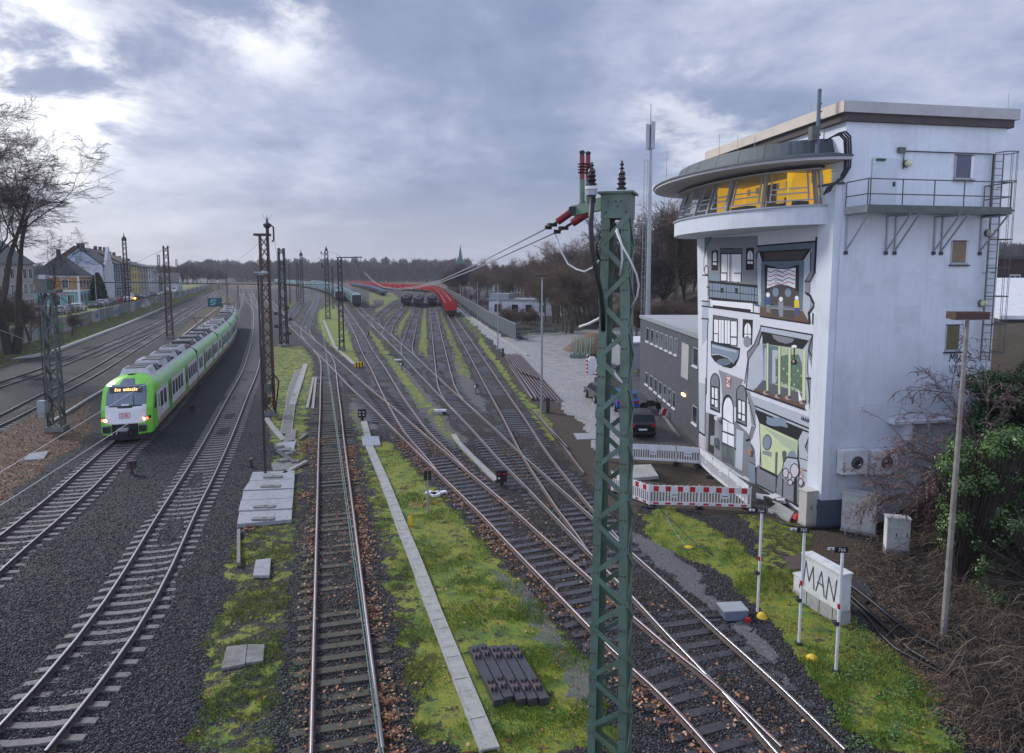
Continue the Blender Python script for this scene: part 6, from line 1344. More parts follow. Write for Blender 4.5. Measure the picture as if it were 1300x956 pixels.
for px, py, lab in ((505, 460, 'pale flat point weight beside the ladder track, upper one'), (559, 526, 'pale flat point weight beside the ladder track, lower one'), (432, 433, 'small white distance board below the bracket mast')):
    b = PG(px, py); w = MB(); w.box(b + Vector((0, 0, .3)), (.9, .3, .14), M_white); w.box(b + Vector((.3, .1, .1)), (.25, .25, .2), M_darksteel); w.cyl(b + Vector((-.05, -.1, 0)), b + Vector((-.05, -.1, .8 if px == 559 else .3)), .03, M_galv, 6); loose('point_weight', w, b, lab, 'point weight')
b = PG(543.5, 653); r = thing('signal_board', b, 'thin grey post with black twin board beside the long diagonal track', 'signal'); w = MB(); w.cyl((0, 0, 0), (0, 0, 1.75), .035, M_galv, 8); w.build('pole', r); w = MB(); w.box((-.08, 0, 1.75), (.14, .1, .4), M_black); w.box((.1, 0, 1.75), (.14, .1, .4), M_black); w.build('board', r)
b = PG(520.5, 668); w = MB(); w.prism([(b.x - .09, b.y, b.z), (b.x + .09, b.y, b.z), (b.x + .09, b.y, b.z + .36), (b.x, b.y, b.z + .46), (b.x - .09, b.y, b.z + .36)], (.0, .08, 0), M_yellow); w.box(b + Vector((-.1, .04, .18)), (.03, .12, .36), M_patina); loose('cable_marker', w, b, 'small yellow and green upright marker beside the long duct', 'marker')
b = PG(456, 466); r = thing('buffer_marker', b, 'black and yellow striped concrete block at the end of the bent duct', 'marker block')
w = MB(); w.box((0, 0, .28), (.95, .4, .55), M_yellow, rz=.4); w.build('block', r); w = MB()
for k in range(3): w.box((-.3 + k * .3, -.09 + k * .12 - .04, .28), (.12, .42, .56), M_black, rz=.4)
w.build('stripes', r)
b = PG(550, 628); w = MB()
for k in range(7): p = b + Vector((random.uniform(-.7, .5), random.uniform(-.25, .25), .05)); w.box(p, (random.uniform(.2, .5), random.uniform(.2, .3), .12), M_white, rz=random.uniform(0, 3))
loose('plastic_bag', w, b, 'crumpled white plastic lying on the lawn by the twin board post', 'bag')
b = PG(985, 637); w = MB()
for k in range(9): p = b + Vector((random.uniform(-.8, .8), random.uniform(-.5, .3), .08 + .03 * k)); w.box(p, (random.uniform(.3, .8), random.uniform(.2, .4), .04), M_white, M=Matrix.Rotation(random.uniform(0, 3), 3, 'Z') @ Matrix.Rotation(.15, 3, 'X'))
loose('rubble_bag', w, b, 'crumpled white sacks lying at the foot of the mural', 'sack')
slabp([(988, 642), (1008, 654), (1002, 664), (975, 650)], .15, M_conc, 'pale kerb stone slab by the beige cabinet')
b = PG(1012, 661); w = MB(); w.lathe((b.x, b.y, b.z), [(.16, 0), (.2, .1), (.14, .25), (.05, .3)], M_red, 8); loose('bucket', w, b, 'small red bucket beside the beige cabinet', 'bucket')
slabp([(1079, 740), (1096, 734), (1110, 760), (1098, 768)], .08, M_slwood, 'dark wooden boards lying behind the long sprayed cabinet'); slabp([(995, 708), (1018, 706), (1024, 722), (1003, 726)], .05, mat('brown_plate', (.09, .06, .055), .7, var=.2), 'brown flat plate in the grass behind the numbered posts')

# sand heap, stacked steel, lattice gantry beam and striped bollards across the road
b = PG(752, 444); w = MB(); w.lathe((b.x, b.y, b.z), [(4.2, -.1), (3.2, .7), (1.8, 1.6), (.6, 2.2), (.1, 2.3)], mat('brown_soil_heap', (.16, .10, .06), .95, var=.3, scale=2, bump=.5), 14); loose('soil_heap', w, b, 'heap of brown soil behind the stacked green steel parts', 'heap')
for i in range(8):
    b = PG(727 + i * 3.4, 455 - (i % 2) * 2); w = MB(); w.beam(b + Vector((-.3, 0, .1)), b + Vector((.4, 5, 1.9)), .12, .2, M_green); w.beam(b + Vector((.1, 0, .1)), b + Vector((.8, 5, 1.9)), .12, .2, M_green); w.beam(b + Vector((-.3, 0, .3)), b + Vector((.1, 0, .3)), .1, .4, M_green)
    loose('steel_beam', w, b, 'green steel frame leaning in the stack by the soil heap', 'steel frame', 'stacked green steel frames')
a_, b_ = PG(655, 429), PG(740, 421); w = MB(); dvv = (b_ - a_)
for z_ in (.25, .95):
    for o_ in (0, .6): w.beam(a_ + Vector((0, o_, z_)), b_ + Vector((0, o_, z_)), .09, .09, M_green)
for k in range(22):
    f0, f1 = k / 22, (k + 1) / 22; w.beam(a_.lerp(b_, f0) + Vector((0, 0, .25 if k % 2 else .95)), a_.lerp(b_, f1) + Vector((0, 0, .95 if k % 2 else .25)), .05, .05, M_green)
loose('lattice_beam', w, a_, 'long green lattice beam lying across the end of the pale road', 'lattice beam')
for px, py, hh in ((745, 475, 2.0), (748.5, 473, 1.2), (757, 478, 1.1)):
    b = PG(px, py); r = thing('striped_bollard', b, 'red and white striped bollard left of the green mast, %s' % {745: 'the tallest one', 748.5: 'the middle one', 757: 'the one nearest the mast'}[px], 'bollard'); w = MB(); w.cyl((0, 0, 0), (0, 0, hh), .09, M_white, 8); w.build('pole', r); w = MB()
    for k in range(int(hh / .4)): w.cyl((0, 0, .1 + k * .4), (0, 0, .3 + k * .4), .094, M_red, 8)
    w.build('red_band', r)
b = PG(752, 475); w = MB(); w.prism([(b.x - .5, b.y, b.z), (b.x + .5, b.y, b.z), (b.x + .5, b.y, b.z + 1.3), (b.x + .25, b.y, b.z + 1.75), (b.x - .25, b.y, b.z + 1.75), (b.x - .5, b.y, b.z + 1.3)], (0, .5, 0), M_white); loose('white_cabinet', w, b, 'white round topped cabinet between the striped bollards', 'cabinet')
# mesh noise fence along the yard, white kerb strip on both sides
FP = [PG(559, 368), PG(590, 389), PG(620, 412), PG(655, 433)]
fr = thing('mesh_fence', FP[0], 'long blue grey mesh fence between the red wagons and the woods', 'fence'); w = MB(); w2 = MB()
for i in range(3):
    a_, b2 = FP[i], FP[i + 1]; n = max(3, int((b2 - a_).length / 2.5))
    w2.quad(a_, b2, b2 + Vector((0, 0, 2.6)), a_ + Vector((0, 0, 2.6)), None) if False else None
    w.beam(a_ + Vector((0, 0, 1.35)), b2 + Vector((0, 0, 1.35)), .04, 2.4, mat('blue_grey_mesh', (.065, .085, .10), .7, var=.2, scale=1)); w.beam(a_ + Vector((0, 0, 2.6)), b2 + Vector((0, 0, 2.6)), .09, .08, M_galv)
    for k in range(0, n, 2): w2 = MB(); w2.cyl(a_.lerp(b2, k / n), a_.lerp(b2, k / n) + Vector((0, 0, 2.7)), .05, M_galv, 5); w2.build('post', fr, rel=True)
w.build('panels', fr, rel=True)
def strip(pxs, wd, h_, m, label, name='kerb', z_=G):
    pts = [PG(*p) for p in pxs]; w = MB()
    for i in range(len(pts) - 1): w.beam(pts[i] + Vector((0, 0, h_ / 2)), pts[i + 1] + Vector((0, 0, h_ / 2)), wd, h_, m)
    return loose(name, w, pts[0], label, 'kerb')
strip([(0, 462), (30, 456), (61, 450.5), (79, 444), (98, 436.5), (160, 412.5), (200, 395), (241, 378), (259.5, 368.5), (261, 364), (252, 358)], .35, .35, mat('bleached_kerb', (.52, .52, .50), .8, var=.1), 'pale concrete kerb running along the left main line below the street')
strip([(62, 540), (112, 508), (160, 480), (228, 430), (275, 392), (292, 376)], .22, .18, M_conc, 'low weathered kerb behind the train along the leafy strip')
strip([(570, 376), (596, 401), (640, 433), (670, 452)], .25, .2, M_conc, 'pale kerb along the right edge of the pale road')
b = PG(273, 389); r = thing('graffiti_hut', b, 'tiny dark hut with teal graffiti beyond the train roof', 'hut'); w = MB(); w.box((0, 0, 1.3), (3.4, 2.4, 2.6), mat('teal_hut', (.02, .11, .13), .7, var=.3)); w.build('wall', r); w = MB(); stroke(w, [(.9, 1.9), (-.3, 2.1), (-.7, 1.5), (.6, 1.1), (.2, .6), (-.9, .7)], .3, mat('pale_teal_spray', (.25, .6, .6), .7), -1.22); w.build('graffiti', r)

# low white building and yellowish house beyond the fence
r = thing('white_building', PG(640, 400), 'low white flat roofed building beyond the mesh fence', 'building', None, -.35); w = MB(); w.bb((-4, 0, 0), (16, 9, 3.6), M_white); w.bb((-4, .5, 3.6), (1, 5, 5.2), M_galv); w.build('wall', r); w = MB(); w.bb((-4.3, -.3, 3.6), (16.3, 9.3, 3.9), M_galv); w.build('roof', r)
for x_ in (-2.5, 2, 5.5, 9, 12.5): w = MB(); w.bb((x_, -.05, .8), (x_ + 1.6, -.002, 2.6), M_glass); w.build('window', r)

# ------------------------------------------------------------------ passenger train on track A
M_tg = mat('train_green', (.22, .68, .06), .35, var=.04, spec=.6); M_tw = mat('train_white', (.74, .76, .76), .4, var=.06, dirt=(.46, .41, .33), dirt_amt=.5, dscale=.7)
M_tlg = mat('train_pale_green', (.38, .66, .32), .4, var=.05); M_td = mat('train_dirty_skirt', (.34, .27, .18), .6, var=.2, scale=2); M_tu = mat('train_underframe', (.035, .033, .032), .7, var=.3)
M_tr = mat('train_roof_grey', (.56, .56, .57), .6, var=.1, dirt=(.3, .29, .27), dirt_amt=.4); M_tdoor = mat('train_door_green', (.13, .44, .04), .4, var=.05); M_tk = mat('train_black', (.02, .021, .023), .35)
M_wind = mat('windscreen_glass', (.13, .17, .21), .08, var=.15, spec=.9)  # base colour lifted to stand in for the sky's reflection
def hw(z):   # half width of the body at a height
    if z < 2.7: return 1.42
    t_ = (z - 2.7) / 1.12; return 1.42 * max(0, 1 - t_ ** 2.6) ** .5
ZS = [.42, .9, 1.0, 1.12, 1.9, 2.3, 2.7, 2.95, 3.15, 3.32, 3.48, 3.62, 3.72, 3.79, 3.82]
def xf(z, s_):
    if z < 1.2: x = -.02 - .0 * z
    elif z < 1.95: x = -.05 - (z - 1.2) * .16
    elif z < 3.25: x = -.17 - (z - 1.95) * .62
    else: x = -.976 - (z - 3.25) * 2.1
    return x - .62 * abs(s_) ** 3.2 * (1.0 if z < 2.6 else 1.0)
# path of the track, arc length measured from the nose backwards
tl = TRW['A']; nose = P(153, 563); i0 = int(np.argmin(np.hypot(tl[:, 0] - nose.x, tl[:, 1] - nose.y)))
def tp(s_):
    j = i0 + s_ / .6; k = int(j); f = j - k; return Vector((tl[k, 0] * (1 - f) + tl[k + 1, 0] * f, tl[k, 1] * (1 - f) + tl[k + 1, 1] * f, 0))
tr = thing('passenger_train', tp(0), 'long green and white regional train with lit red lamps running along the left track', 'train')
def car_frame(s0, s1):
    a_, b2 = tp(s0), tp(s1); x = (a_ - b2).normalized(); M = Matrix((x, Vector((-x.y, x.x, 0)), Vector((0, 0, 1)))).transposed().to_4x4(); M.translation = a_ - tr.location; return M, (b2 - a_).length
cars = [(0, 20.5), (20.9, 37.3), (37.7, 54.1), (54.5, 70.9), (71.3, 91.5)]
for ci, (s0, s1) in enumerate(cars):
    M, Lc = car_frame(s0, s1); body = MB(); front = ci == 0
    xe = lambda z: (xf(z, 1) if front else 0.0)
    # side and roof shell
    for sg in (1, -1):
        for k in range(len(ZS) - 1):
            z0, z1 = ZS[k], ZS[k + 1]; y0, y1 = sg * hw(z0), sg * hw(z1)
            m = M_td if z0 < .9 else M_tw if z0 < 2.7 else (M_tlg if z0 < 3.4 else M_tr)
            xa0, xa1 = xe(z0), xe(z1)
            q = [(xa0, y0, z0), (-Lc, y0, z0), (-Lc, y1, z1), (xa1, y1, z1)]
            if front:
                xg = -2.3 if z0 < 2.7 else -3.2; g0 = [(xa0, y0, z0), (xg, y0, z0), (xg, y1, z1), (xa1, y1, z1)]; q[0] = (xg, y0, z0); q[3] = (xg, y1, z1)
                body.add(g0 if sg < 0 else g0[::-1], [(0, 1, 2, 3)], M_tg)
            body.add(q if sg < 0 else q[::-1], [(0, 1, 2, 3)], m)
    body.bb((-Lc, -1.42, .42), ((-.6 if front else 0), 1.42, .5), M_tu)
    body.bb((-Lc - .001, -1.40, .45), (-Lc + .02, 1.40, 3.3), M_tu)
    if not front: body.bb((-.02, -1.4, .45), (.001, 1.4, 3.3), M_tu)
    if ci < 4: body.bb((-Lc - .42, -1.25, .5), (-Lc, 1.25, 3.45), M_tk)
    if front:   # nose surface
        NS, rows = 28, 44; zz = [.42 + (3.8 - .42) * k / rows for k in range(rows + 1)]; vs = []
        for z in zz:
            for i in range(NS + 1): s_ = -1 + 2 * i / NS; vs.append((xf(z, s_), s_ * hw(z), z))
        base = len(body.v); body.v += vs
        for k in range(rows):
            zc_ = (zz[k] + zz[k + 1]) / 2
            for i in range(NS):
                s_ = abs(-1 + 2 * (i + .5) / NS)
                if zc_ < 1.12: m = M_tg if s_ > .50 else M_tk
                elif zc_ < 1.97: m = M_tw if s_ < .80 else M_tg
                elif zc_ < 3.33: m = M_tg if s_ > .78 else (M_wind if zc_ > 2.08 - .12 * s_ + .16 else M_tw)
                elif zc_ < 3.62: m = M_bluegrey if s_ < .36 else M_tg
                else: m = M_tg
                if 1.97 < zc_ < 2.2 and s_ < .78: m = M_tw if zc_ < 2.02 + .2 * s_ else M_tk
                b0 = base + k * (NS + 1) + i; body.f.append((b0, b0 + 1, b0 + NS + 2, b0 + NS + 1)); body.m.append(body.mi(m))
    bo = body.build('car_body', tr, smooth=False); bo.matrix_local = M
    # bogies and underframe
    for xb in ((-3.2, -Lc + .1) if ci in (0,) else ((-Lc + 3.0,) if ci == 4 else (-Lc + .1,))):
        w = MB(); w.bb((xb - 1.4, -1.1, .35), (xb + 1.4, 1.1, .75), M_tu); bg_ = w.build('bogie', bo)
        for dx in (-1.15, 1.15):
            w = MB(); w.tube([(xb + dx, -.82, .46), (xb + dx, .82, .46)], .44, M_rust, 18); w.tube([(xb + dx, -1.0, .46), (xb + dx, 1.0, .46)], .16, M_tu, 8); w.build('wheelset', bg_)
        for dx in (-1.15, 1.15): 
            w = MB(); w.bb((xb + dx - .2, -1.25, .35), (xb + dx + .2, 1.25, .62), M_tu); w.build('axle_box', bg_)
    # doors, windows on both sides
    doors = [6.9, 14.4] if front else ([4.8, 11.6] if ci < 4 else [5.6, 13.2]); sg_all = (-1, 1)
    wins = []
    x = 3.3 if front else .9
    while x < Lc - 1.2:
        if all(abs(x + .55 - d__) > 1.35 for d__ in doors): wins.append((x, x + 1.0)); x += 1.22
        else: x += .3
    for sg in sg_all:
        for d__ in doors:
            w = MB(); w.bb((-d__ - .68, sg * 1.423, .62), (-d__ + .68, sg * 1.434, 2.78), M_tdoor); do_ = w.build('door', bo)
            w = MB()
            for q_ in (-.33, .33): w.bb((-d__ + q_ - .2, sg * 1.435, 1.35), (-d__ + q_ + .2, sg * 1.44, 2.5), M_glass)
            w.build('door_window', do_)
        for a_, b2 in wins:
            lo_, hi_ = (1.45, 2.45)
            w = MB(); w.bb((-b2 + .08, sg * 1.423, lo_), (-a_ - .08, sg * 1.433, hi_), M_glass); w.build('window', bo)
        if front:
            w = MB(); w.prism([(-1.25, sg * 1.424, 1.75), (-2.05, sg * 1.424, 1.7), (-2.05, sg * 1.424, 2.55), (-1.85, sg * 1.424, 2.65)], (0, sg * .01, 0), M_glass); w.build('cab_window', bo)
            w = MB(); w.bb((-2.95, sg * 1.423, .75), (-2.4, sg * 1.43, 2.5), M_white); cd_ = w.build('cab_door', bo); w = MB(); w.bb((-2.8, sg * 1.431, 1.6), (-2.72, sg * 1.46, 2.4), M_darksteel); w.build('handle', cd_)
    if not front and ci in (2, 3):   # sprayed patches low on the flank
        w = MB(); gc = [mat('spray_teal', (.12, .42, .40), .7, var=.1), mat('spray_pink', (.55, .16, .25), .7, var=.1), mat('spray_pale_blue', (.35, .50, .60), .7, var=.1)]
        for k in range(9): x0_ = -2.0 - k * 1.25; m = gc[k % 3]; w.prism([(x0_, 1.4345 * -1, .75 + .2 * (k % 2)), (x0_ - 1.3, -1.4345, .9), (x0_ - 1.1, -1.4345, 1.9 - .2 * (k % 3)), (x0_ - .2, -1.4345, 2.1 - .3 * (k % 2))], (0, -.0012 * (k + 1), 0), m)
        w.build('graffiti', bo)
    # roof equipment
    eq = MB(); x = -3.4 if front else -.8; k = 0
    while x > -Lc + 1.6:
        l_ = (1.9, 1.2, 2.5, 1.6)[k % 4]; h_ = (.30, .22, .36, .18)[k % 4]; m = (M_tr, M_tk, M_tr, M_tk)[(k + ci) % 4]
        eq.prism([(x, -.78, 3.74), (x - l_, -.78, 3.74), (x - l_, -.62, 3.74 + h_), (x, -.62, 3.74 + h_)], (0, 0, 0.001), m) if False else None
        eq.add([(x, -.92, 3.6), (x - l_, -.92, 3.6), (x - l_, .92, 3.6), (x, .92, 3.6), (x - .1, -.72, 3.76 + h_), (x - l_ + .1, -.72, 3.76 + h_), (x - l_ + .1, .72, 3.76 + h_), (x - .1, .72, 3.76 + h_)], [(3, 2, 1, 0), (4, 5, 6, 7), (0, 1, 5, 4), (1, 2, 6, 5), (2, 3, 7, 6), (3, 0, 4, 7)], m)
        if m is M_tr:
            for q_ in (-.35, .35): eq.box((x - l_ / 2 + q_ * l_ * .8, .1 * k % .3, 3.775 + h_), (l_ * .34, 1.2, .04), M_tk)
        eq.box((x - l_ - .16, 0, 3.72), (.3, 1.9, .12), M_tk); x -= l_ + .35; k += 1
    eq.build('roof_equipment', bo)
    eq = MB()
    for sg in (-1, 1): eq.bb((-Lc + .1, sg * 1.28 - .02, 3.12), ((-3.3 if front else -.1), sg * 1.28 + .02, 3.16), M_tk)
    eq.build('gutter', bo)
    if ci in (1, 3):
        w = MB(); xb = -Lc + 3.5
        for s_ in (-.5, .5): w.beam((xb, s_, 4.05), (xb - 1.5, s_ * .6, 4.6), .06, .06, M_tk); w.beam((xb - 1.5, s_ * .6, 4.6), (xb - .2, s_, 5.35), .045, .045, M_tk)
        w.beam((xb - .2, -.95, 5.38), (xb - .2, .95, 5.38), .06, .06, M_tk); w.beam((xb - .35, -.85, 5.36), (xb - .35, .85, 5.36), .06, .06, M_tk); w.build('pantograph', bo)
    if front:
        M_dest = mat('destination_display', (.05, .04, .03), .4); M_amb = mat('amber_display_letters', (.9, .4, .1), .5, emit=(1.0, .42, .16, 1.6))
        z0_ = 3.05; w = MB(); x_ = xf(z0_, 0) + .012; w.add([(xf(2.98, .5) + .10, -.9, 2.93), (xf(2.98, .5) + .10, .9, 2.93), (xf(3.24, .5) + .10, .9, 3.24), (xf(3.24, .5) + .10, -.9, 3.24)], [(0, 1, 2, 3)], M_dest); dp = w.build('destination_panel', bo)
        w = MB(); sl_ = (xf(3.24, .5) - xf(2.98, .5)) / .31
        for k in range(11):
            if k in (3,): continue
            y_ = -.62 + k * .115; hgt_ = .13 if k % 3 else .17
            w.add([(xf(2.98, .5) + .112 + (.08) * sl_, y_, 3.01), (xf(2.98, .5) + .112 + .08 * sl_, y_ + .075, 3.01), (xf(2.98, .5) + .112 + (.08 + hgt_) * sl_, y_ + .075, 3.01 + hgt_), (xf(2.98, .5) + .112 + (.08 + hgt_) * sl_, y_, 3.01 + hgt_)], [(0, 1, 2, 3)], M_amb)
        w.build('display_text', dp)
        M_hl = mat('train_lamp_red', (.8, .1, .08), .3, emit=(1.0, .10, .05, 2.5)); M_hw = mat('train_lamp_warm', (.9, .5, .35), .3, emit=(1.0, .45, .30, 3.5))
        for sg in (-1, 1):
            w = MB(); w.prism([(-.02, sg * .98, 1.26), (-.52, sg * 1.36, 1.34), (-.52, sg * 1.36, 1.52), (-.06, sg * .92, 1.42)], (.06, 0, 0), M_tk); hl = w.build('headlight', bo)
            w = MB(); w.lathe((0, 0, 0), [(.11, 0), (.09, .03), (.01, .05)], M_hw, 12); l2 = w.build('lamp', hl); l2.matrix_local = Matrix.Translation((-.06, sg * 1.03, 1.36)) @ Matrix.Rotation(math.pi / 2, 4, 'Y')
            w = MB(); w.lathe((0, 0, 0), [(.085, 0), (.07, .03), (.01, .05)], M_hl, 12); l2 = w.build('lamp', hl); l2.matrix_local = Matrix.Translation((-.17, sg * 1.20, 1.38)) @ Matrix.Rotation(math.pi / 2, 4, 'Y')
            w = MB(); w.box((.0, sg * .98, .82), (.22, .42, .42), M_bluegrey); w.box((.13, sg * .98, .82), (.05, .36, .36), M_tk); w.build('buffer', bo)
        w = MB(); w.box((.1, 0, .72), (.6, .34, .26), M_darksteel); w.box((.3, 0, .84), (.4, .5, .14), M_galv); w.tube([(.2, .3, .7), (.3, .36, .5), (.2, .4, .4)], .04, M_tk, 6); w.tube([(.2, -.3, .9), (.35, -.4, .6), (.2, -.4, .5)], .04, M_galv, 6); w.build('coupler', bo)
        w = MB(); w.bb((-.5, -1.15, .12), (-.1, 1.15, .42), M_tk); w.build('rail_guard', bo)
        text('logo', 'DB', .30, M_red, bo, face_matrix((xf(1.62, .2) + .035, 0, 1.60), (0, 1, 0), (-.16, 0, 1)), .003)
        w = MB()
        for y0, y1, z0, z1 in ((-.29, .29, 1.75, 1.775), (-.29, .29, 1.445, 1.47), (-.29, -.26, 1.445, 1.775), (.26, .29, 1.445, 1.775)): w.add([(xf(z0, .2) + .035, y0, z0), (xf(z0, .2) + .035, y1, z0), (xf(z1, .2) + .035, y1, z1), (xf(z1, .2) + .035, y0, z1)], [(0, 1, 2, 3)], M_red)
        w.build('logo_frame', bo)
        w = MB(); w.tube([(xf(2.15, 0) + .04, .5, 2.12), (xf(2.7, 0) + .05, .42, 2.75)], .02, M_tk, 5); w.tube([(xf(2.15, 0) + .04, -.1, 2.14), (xf(2.2, 0) + .04, .5, 2.2)], .015, M_tk, 5); w.build('wiper', bo)

# ------------------------------------------------------------------ freight wagons
def wagon_proto(kind):
    Lw = 13.4; Wd = 2.9; root = thing('freight_wagon', (0, 0, 0), 'x', 'freight wagon')
    w = MB(); w.bb((-Lw / 2, -1.35, .95), (Lw / 2, 1.35, 1.2), M_darksteel)
    for s_ in (-1, 1): w.bb((-Lw / 2, s_ * 1.3 - .05, .8), (Lw / 2, s_ * 1.3 + .05, 1.22), M_darksteel)
    w.build('frame', root)
    for x in (-Lw / 2 + 2.2, Lw / 2 - 2.2):
        w = MB(); w.bb((x - 1.3, -1.05, .35), (x + 1.3, 1.05, .85), M_tu)
        for dx in (-.9, .9): w.tube([(x + dx, -.8, .46), (x + dx, .8, .46)], .45, M_rust, 14)
        w.build('bogie', root)
    for x in (-1, 1):
        for s_ in (-1, 1): w = MB(); w.tube([(x * Lw / 2, s_ * .87, 1.02), (x * (Lw / 2 + .3), s_ * .87, 1.02)], .1, M_darksteel, 8); w.tube([(x * (Lw / 2 + .3), s_ * .87, 1.02), (x * (Lw / 2 + .36), s_ * .87, 1.02)], .24, M_darksteel, 12); w.build('buffer', root)
    if kind == 'teal':     # telescopic hood wagon
        mt = mat('teal_hood', (.14, .46, .41), .45, var=.1, dirt=(.30, .45, .42), dirt_amt=.5, dscale=.4); mp = mat('pale_hood_rib', (.55, .70, .66), .5, var=.08)
        mt2 = mat('pale_teal_hood', (.56, .78, .72), .45, var=.1, dirt=(.16, .38, .35), dirt_amt=.5, dscale=.5)
        for k in range(4):
            x0, x1 = -Lw / 2 + .45 + k * (Lw - .5) / 4, -Lw / 2 + .05 + (k + 1) * (Lw - .5) / 4; r_ = (1.42, 1.46, 1.40, 1.46)[k]; w = MB(); n = 12
            def sec(x, r2): return [(x, -r2, 1.2)] + [(x, -r2 * math.cos(math.pi * j / n), 2.15 + (1.9 + (r2 - 1.42)) * math.sin(math.pi * j / n) ** .8) for j in range(n + 1)] + [(x, r2, 1.2)]
            a_, b2 = sec(x0, r_), sec(x1 - .03, r_); m_ = len(a_); w.add(a_ + b2, [tuple(range(m_)), tuple(reversed(range(m_, 2 * m_)))] + [(i, i + m_, i + m_ + 1, i + 1) for i in range(m_ - 1)], mt if k % 2 else mt2); h_ = w.build('hood', root)
            w = MB()
            for x in (x0 + .03, (x0 + x1) / 2, x1 - .1):
                p_ = sec(x, r_ + .03); w.tube([Vector(q) for q in p_], .09, mp if k % 2 == 0 else M_darksteel, 4)
            w.build('rib', h_)
        w = MB(); w.bb((-Lw / 2 + .02, -1.35, 1.2), (-Lw / 2 + .25, 1.35, 3.4), M_darksteel); w.bb((Lw / 2 - .25, -1.35, 1.2), (Lw / 2 - .02, 1.35, 3.4), M_darksteel); w.build('end_wall', root)
    elif kind == 'red':
        mr_ = mat('red_wagon_body', (.52, .02, .025), .5, var=.15, dirt=(.22, .02, .02), dirt_amt=.5, dscale=.6); mr2 = mat('red_wagon_roof', (.50, .04, .042), .7, var=.4, scale=.35, dirt=(.22, .03, .03), dirt_amt=.6, dscale=.5)
        w = MB(); w.add([(-Lw / 2 + .3, -1.2, 1.25), (Lw / 2 - .3, -1.2, 1.25), (Lw / 2 - .3, 1.2, 1.25), (-Lw / 2 + .3, 1.2, 1.25), (-Lw / 2 + .1, -1.45, 3.1), (Lw / 2 - .1, -1.45, 3.1), (Lw / 2 - .1, 1.45, 3.1), (-Lw / 2 + .1, 1.45, 3.1)], [(3, 2, 1, 0), (4, 5, 6, 7), (0, 1, 5, 4), (1, 2, 6, 5), (2, 3, 7, 6), (3, 0, 4, 7)], mr_); w.build('body', root)
        w = MB()
        for s_ in (-1, 1):
            for k in range(9): x = -Lw / 2 + .3 + k * (Lw - .6) / 8; w.beam((x, s_ * 1.24, 1.25), (x, s_ * 1.5, 3.1), .14, .1, mr_, up=(1, 0, 0))
        w.build('rib', root); w = MB()
        [w.box((-Lw / 2 + .7 + k * 1.5, 0, 3.42), (.16, 2.7, .34), mr_ if k % 2 else M_rust) for k in range(9)]; w.add([(-Lw / 2 + .1, -1.45, 3.12), (Lw / 2 - .1, -1.45, 3.12), (Lw / 2 - .1, 0, 3.62), (-Lw / 2 + .1, 0, 3.62), (Lw / 2 - .1, 1.45, 3.12), (-Lw / 2 + .1, 1.45, 3.12)], [(0, 1, 2, 3), (3, 2, 4, 5), (0, 3, 5), (1, 4, 2)], mr2); w.build('roof', root)
    elif kind == 'black':
        mk = mat('black_wagon_body', (.022, .022, .026), .6, var=.3); w = MB(); w.bb((-Lw / 2 + .1, -1.42, 1.22), (Lw / 2 - .1, 1.42, 2.75), mk)
        for k in range(8):
            for s_ in (-1, 1): x = -Lw / 2 + .4 + k * (Lw - .8) / 7; w.bb((x - .07, s_ * 1.5 - .05, 1.22), (x + .07, s_ * 1.42 + .03 * s_, 2.8), mk)
        w.build('body', root); w = MB(); w.add([(-Lw / 2 + .6, -1.1, 2.75), (Lw / 2 - .6, -1.1, 2.75), (Lw / 2 - .6, 1.1, 2.75), (-Lw / 2 + .6, 1.1, 2.75), (-Lw / 2 + 1.4, 0, 3.35), (Lw / 2 - 1.4, 0, 3.35)], [(0, 1, 5, 4), (2, 3, 4, 5), (1, 2, 5), (3, 0, 4)], mat('dark_load', (.05, .045, .045), .9, var=.4, scale=4, bump=.4)); w.build('load', root)
        w = MB(); w.bb((-Lw / 2 - .01, -.8, 2.5), (-Lw / 2 + .08, .8, 2.62), M_white); w.build('end_plate', root)
    else:
        w = MB()
        for k in range(5): x = -Lw / 2 + 1.2 + k * 2.7; w.tube([(x, -1.15, 1.85), (x, 1.15, 1.85)], .78, mat('blue_grey_coil', (.12, .16, .22), .4, .3, var=.2), 14)
        w.build('coil', root); w = MB()
        for k in range(6): x = -Lw / 2 + .2 + k * 2.6; w.bb((x - .06, -1.4, 1.2), (x + .06, -1.3, 2.3), M_darksteel); w.bb((x - .06, 1.3, 1.2), (x + .06, 1.4, 2.3), M_darksteel)
        w.build('stanchion', root)
    return root
PROTOS = {k: wagon_proto(k) for k in ('teal', 'red', 'black', 'flat')}
TREES = {k: tree_list(v) for k, v in PROTOS.items()}
def train_on(line, start_px, kind, n, labf, grp):
    q = P(*start_px); i0 = int(np.argmin(np.hypot(line[:, 0] - q.x, line[:, 1] - q.y))); st = i0 * .6
    for k in range(n):
        sc_ = st + .4 + k * 14.9 + 6.7; i = int(sc_ / .6)
        if i + 12 >= len(line): break
        a_ = line[i - 10]; b2 = line[i + 10]; c = line[i]; src = TREES[kind]
        lst = src if k < 9 else [x for x in src if x[1] is None or x[0].name.split('.')[0] in ('frame', 'hood', 'body', 'roof', 'rib', 'load', 'coil', 'bogie')]
        names = {x[0].name for x in lst}; lst = [x for x in lst if x[1] is None or x[1].name in names]
        r = copy_tree(lst, PROTOS[kind], (c[0], c[1], 0), math.atan2(b2[1] - a_[1], b2[0] - a_[0]) , labf(k, n), grp)
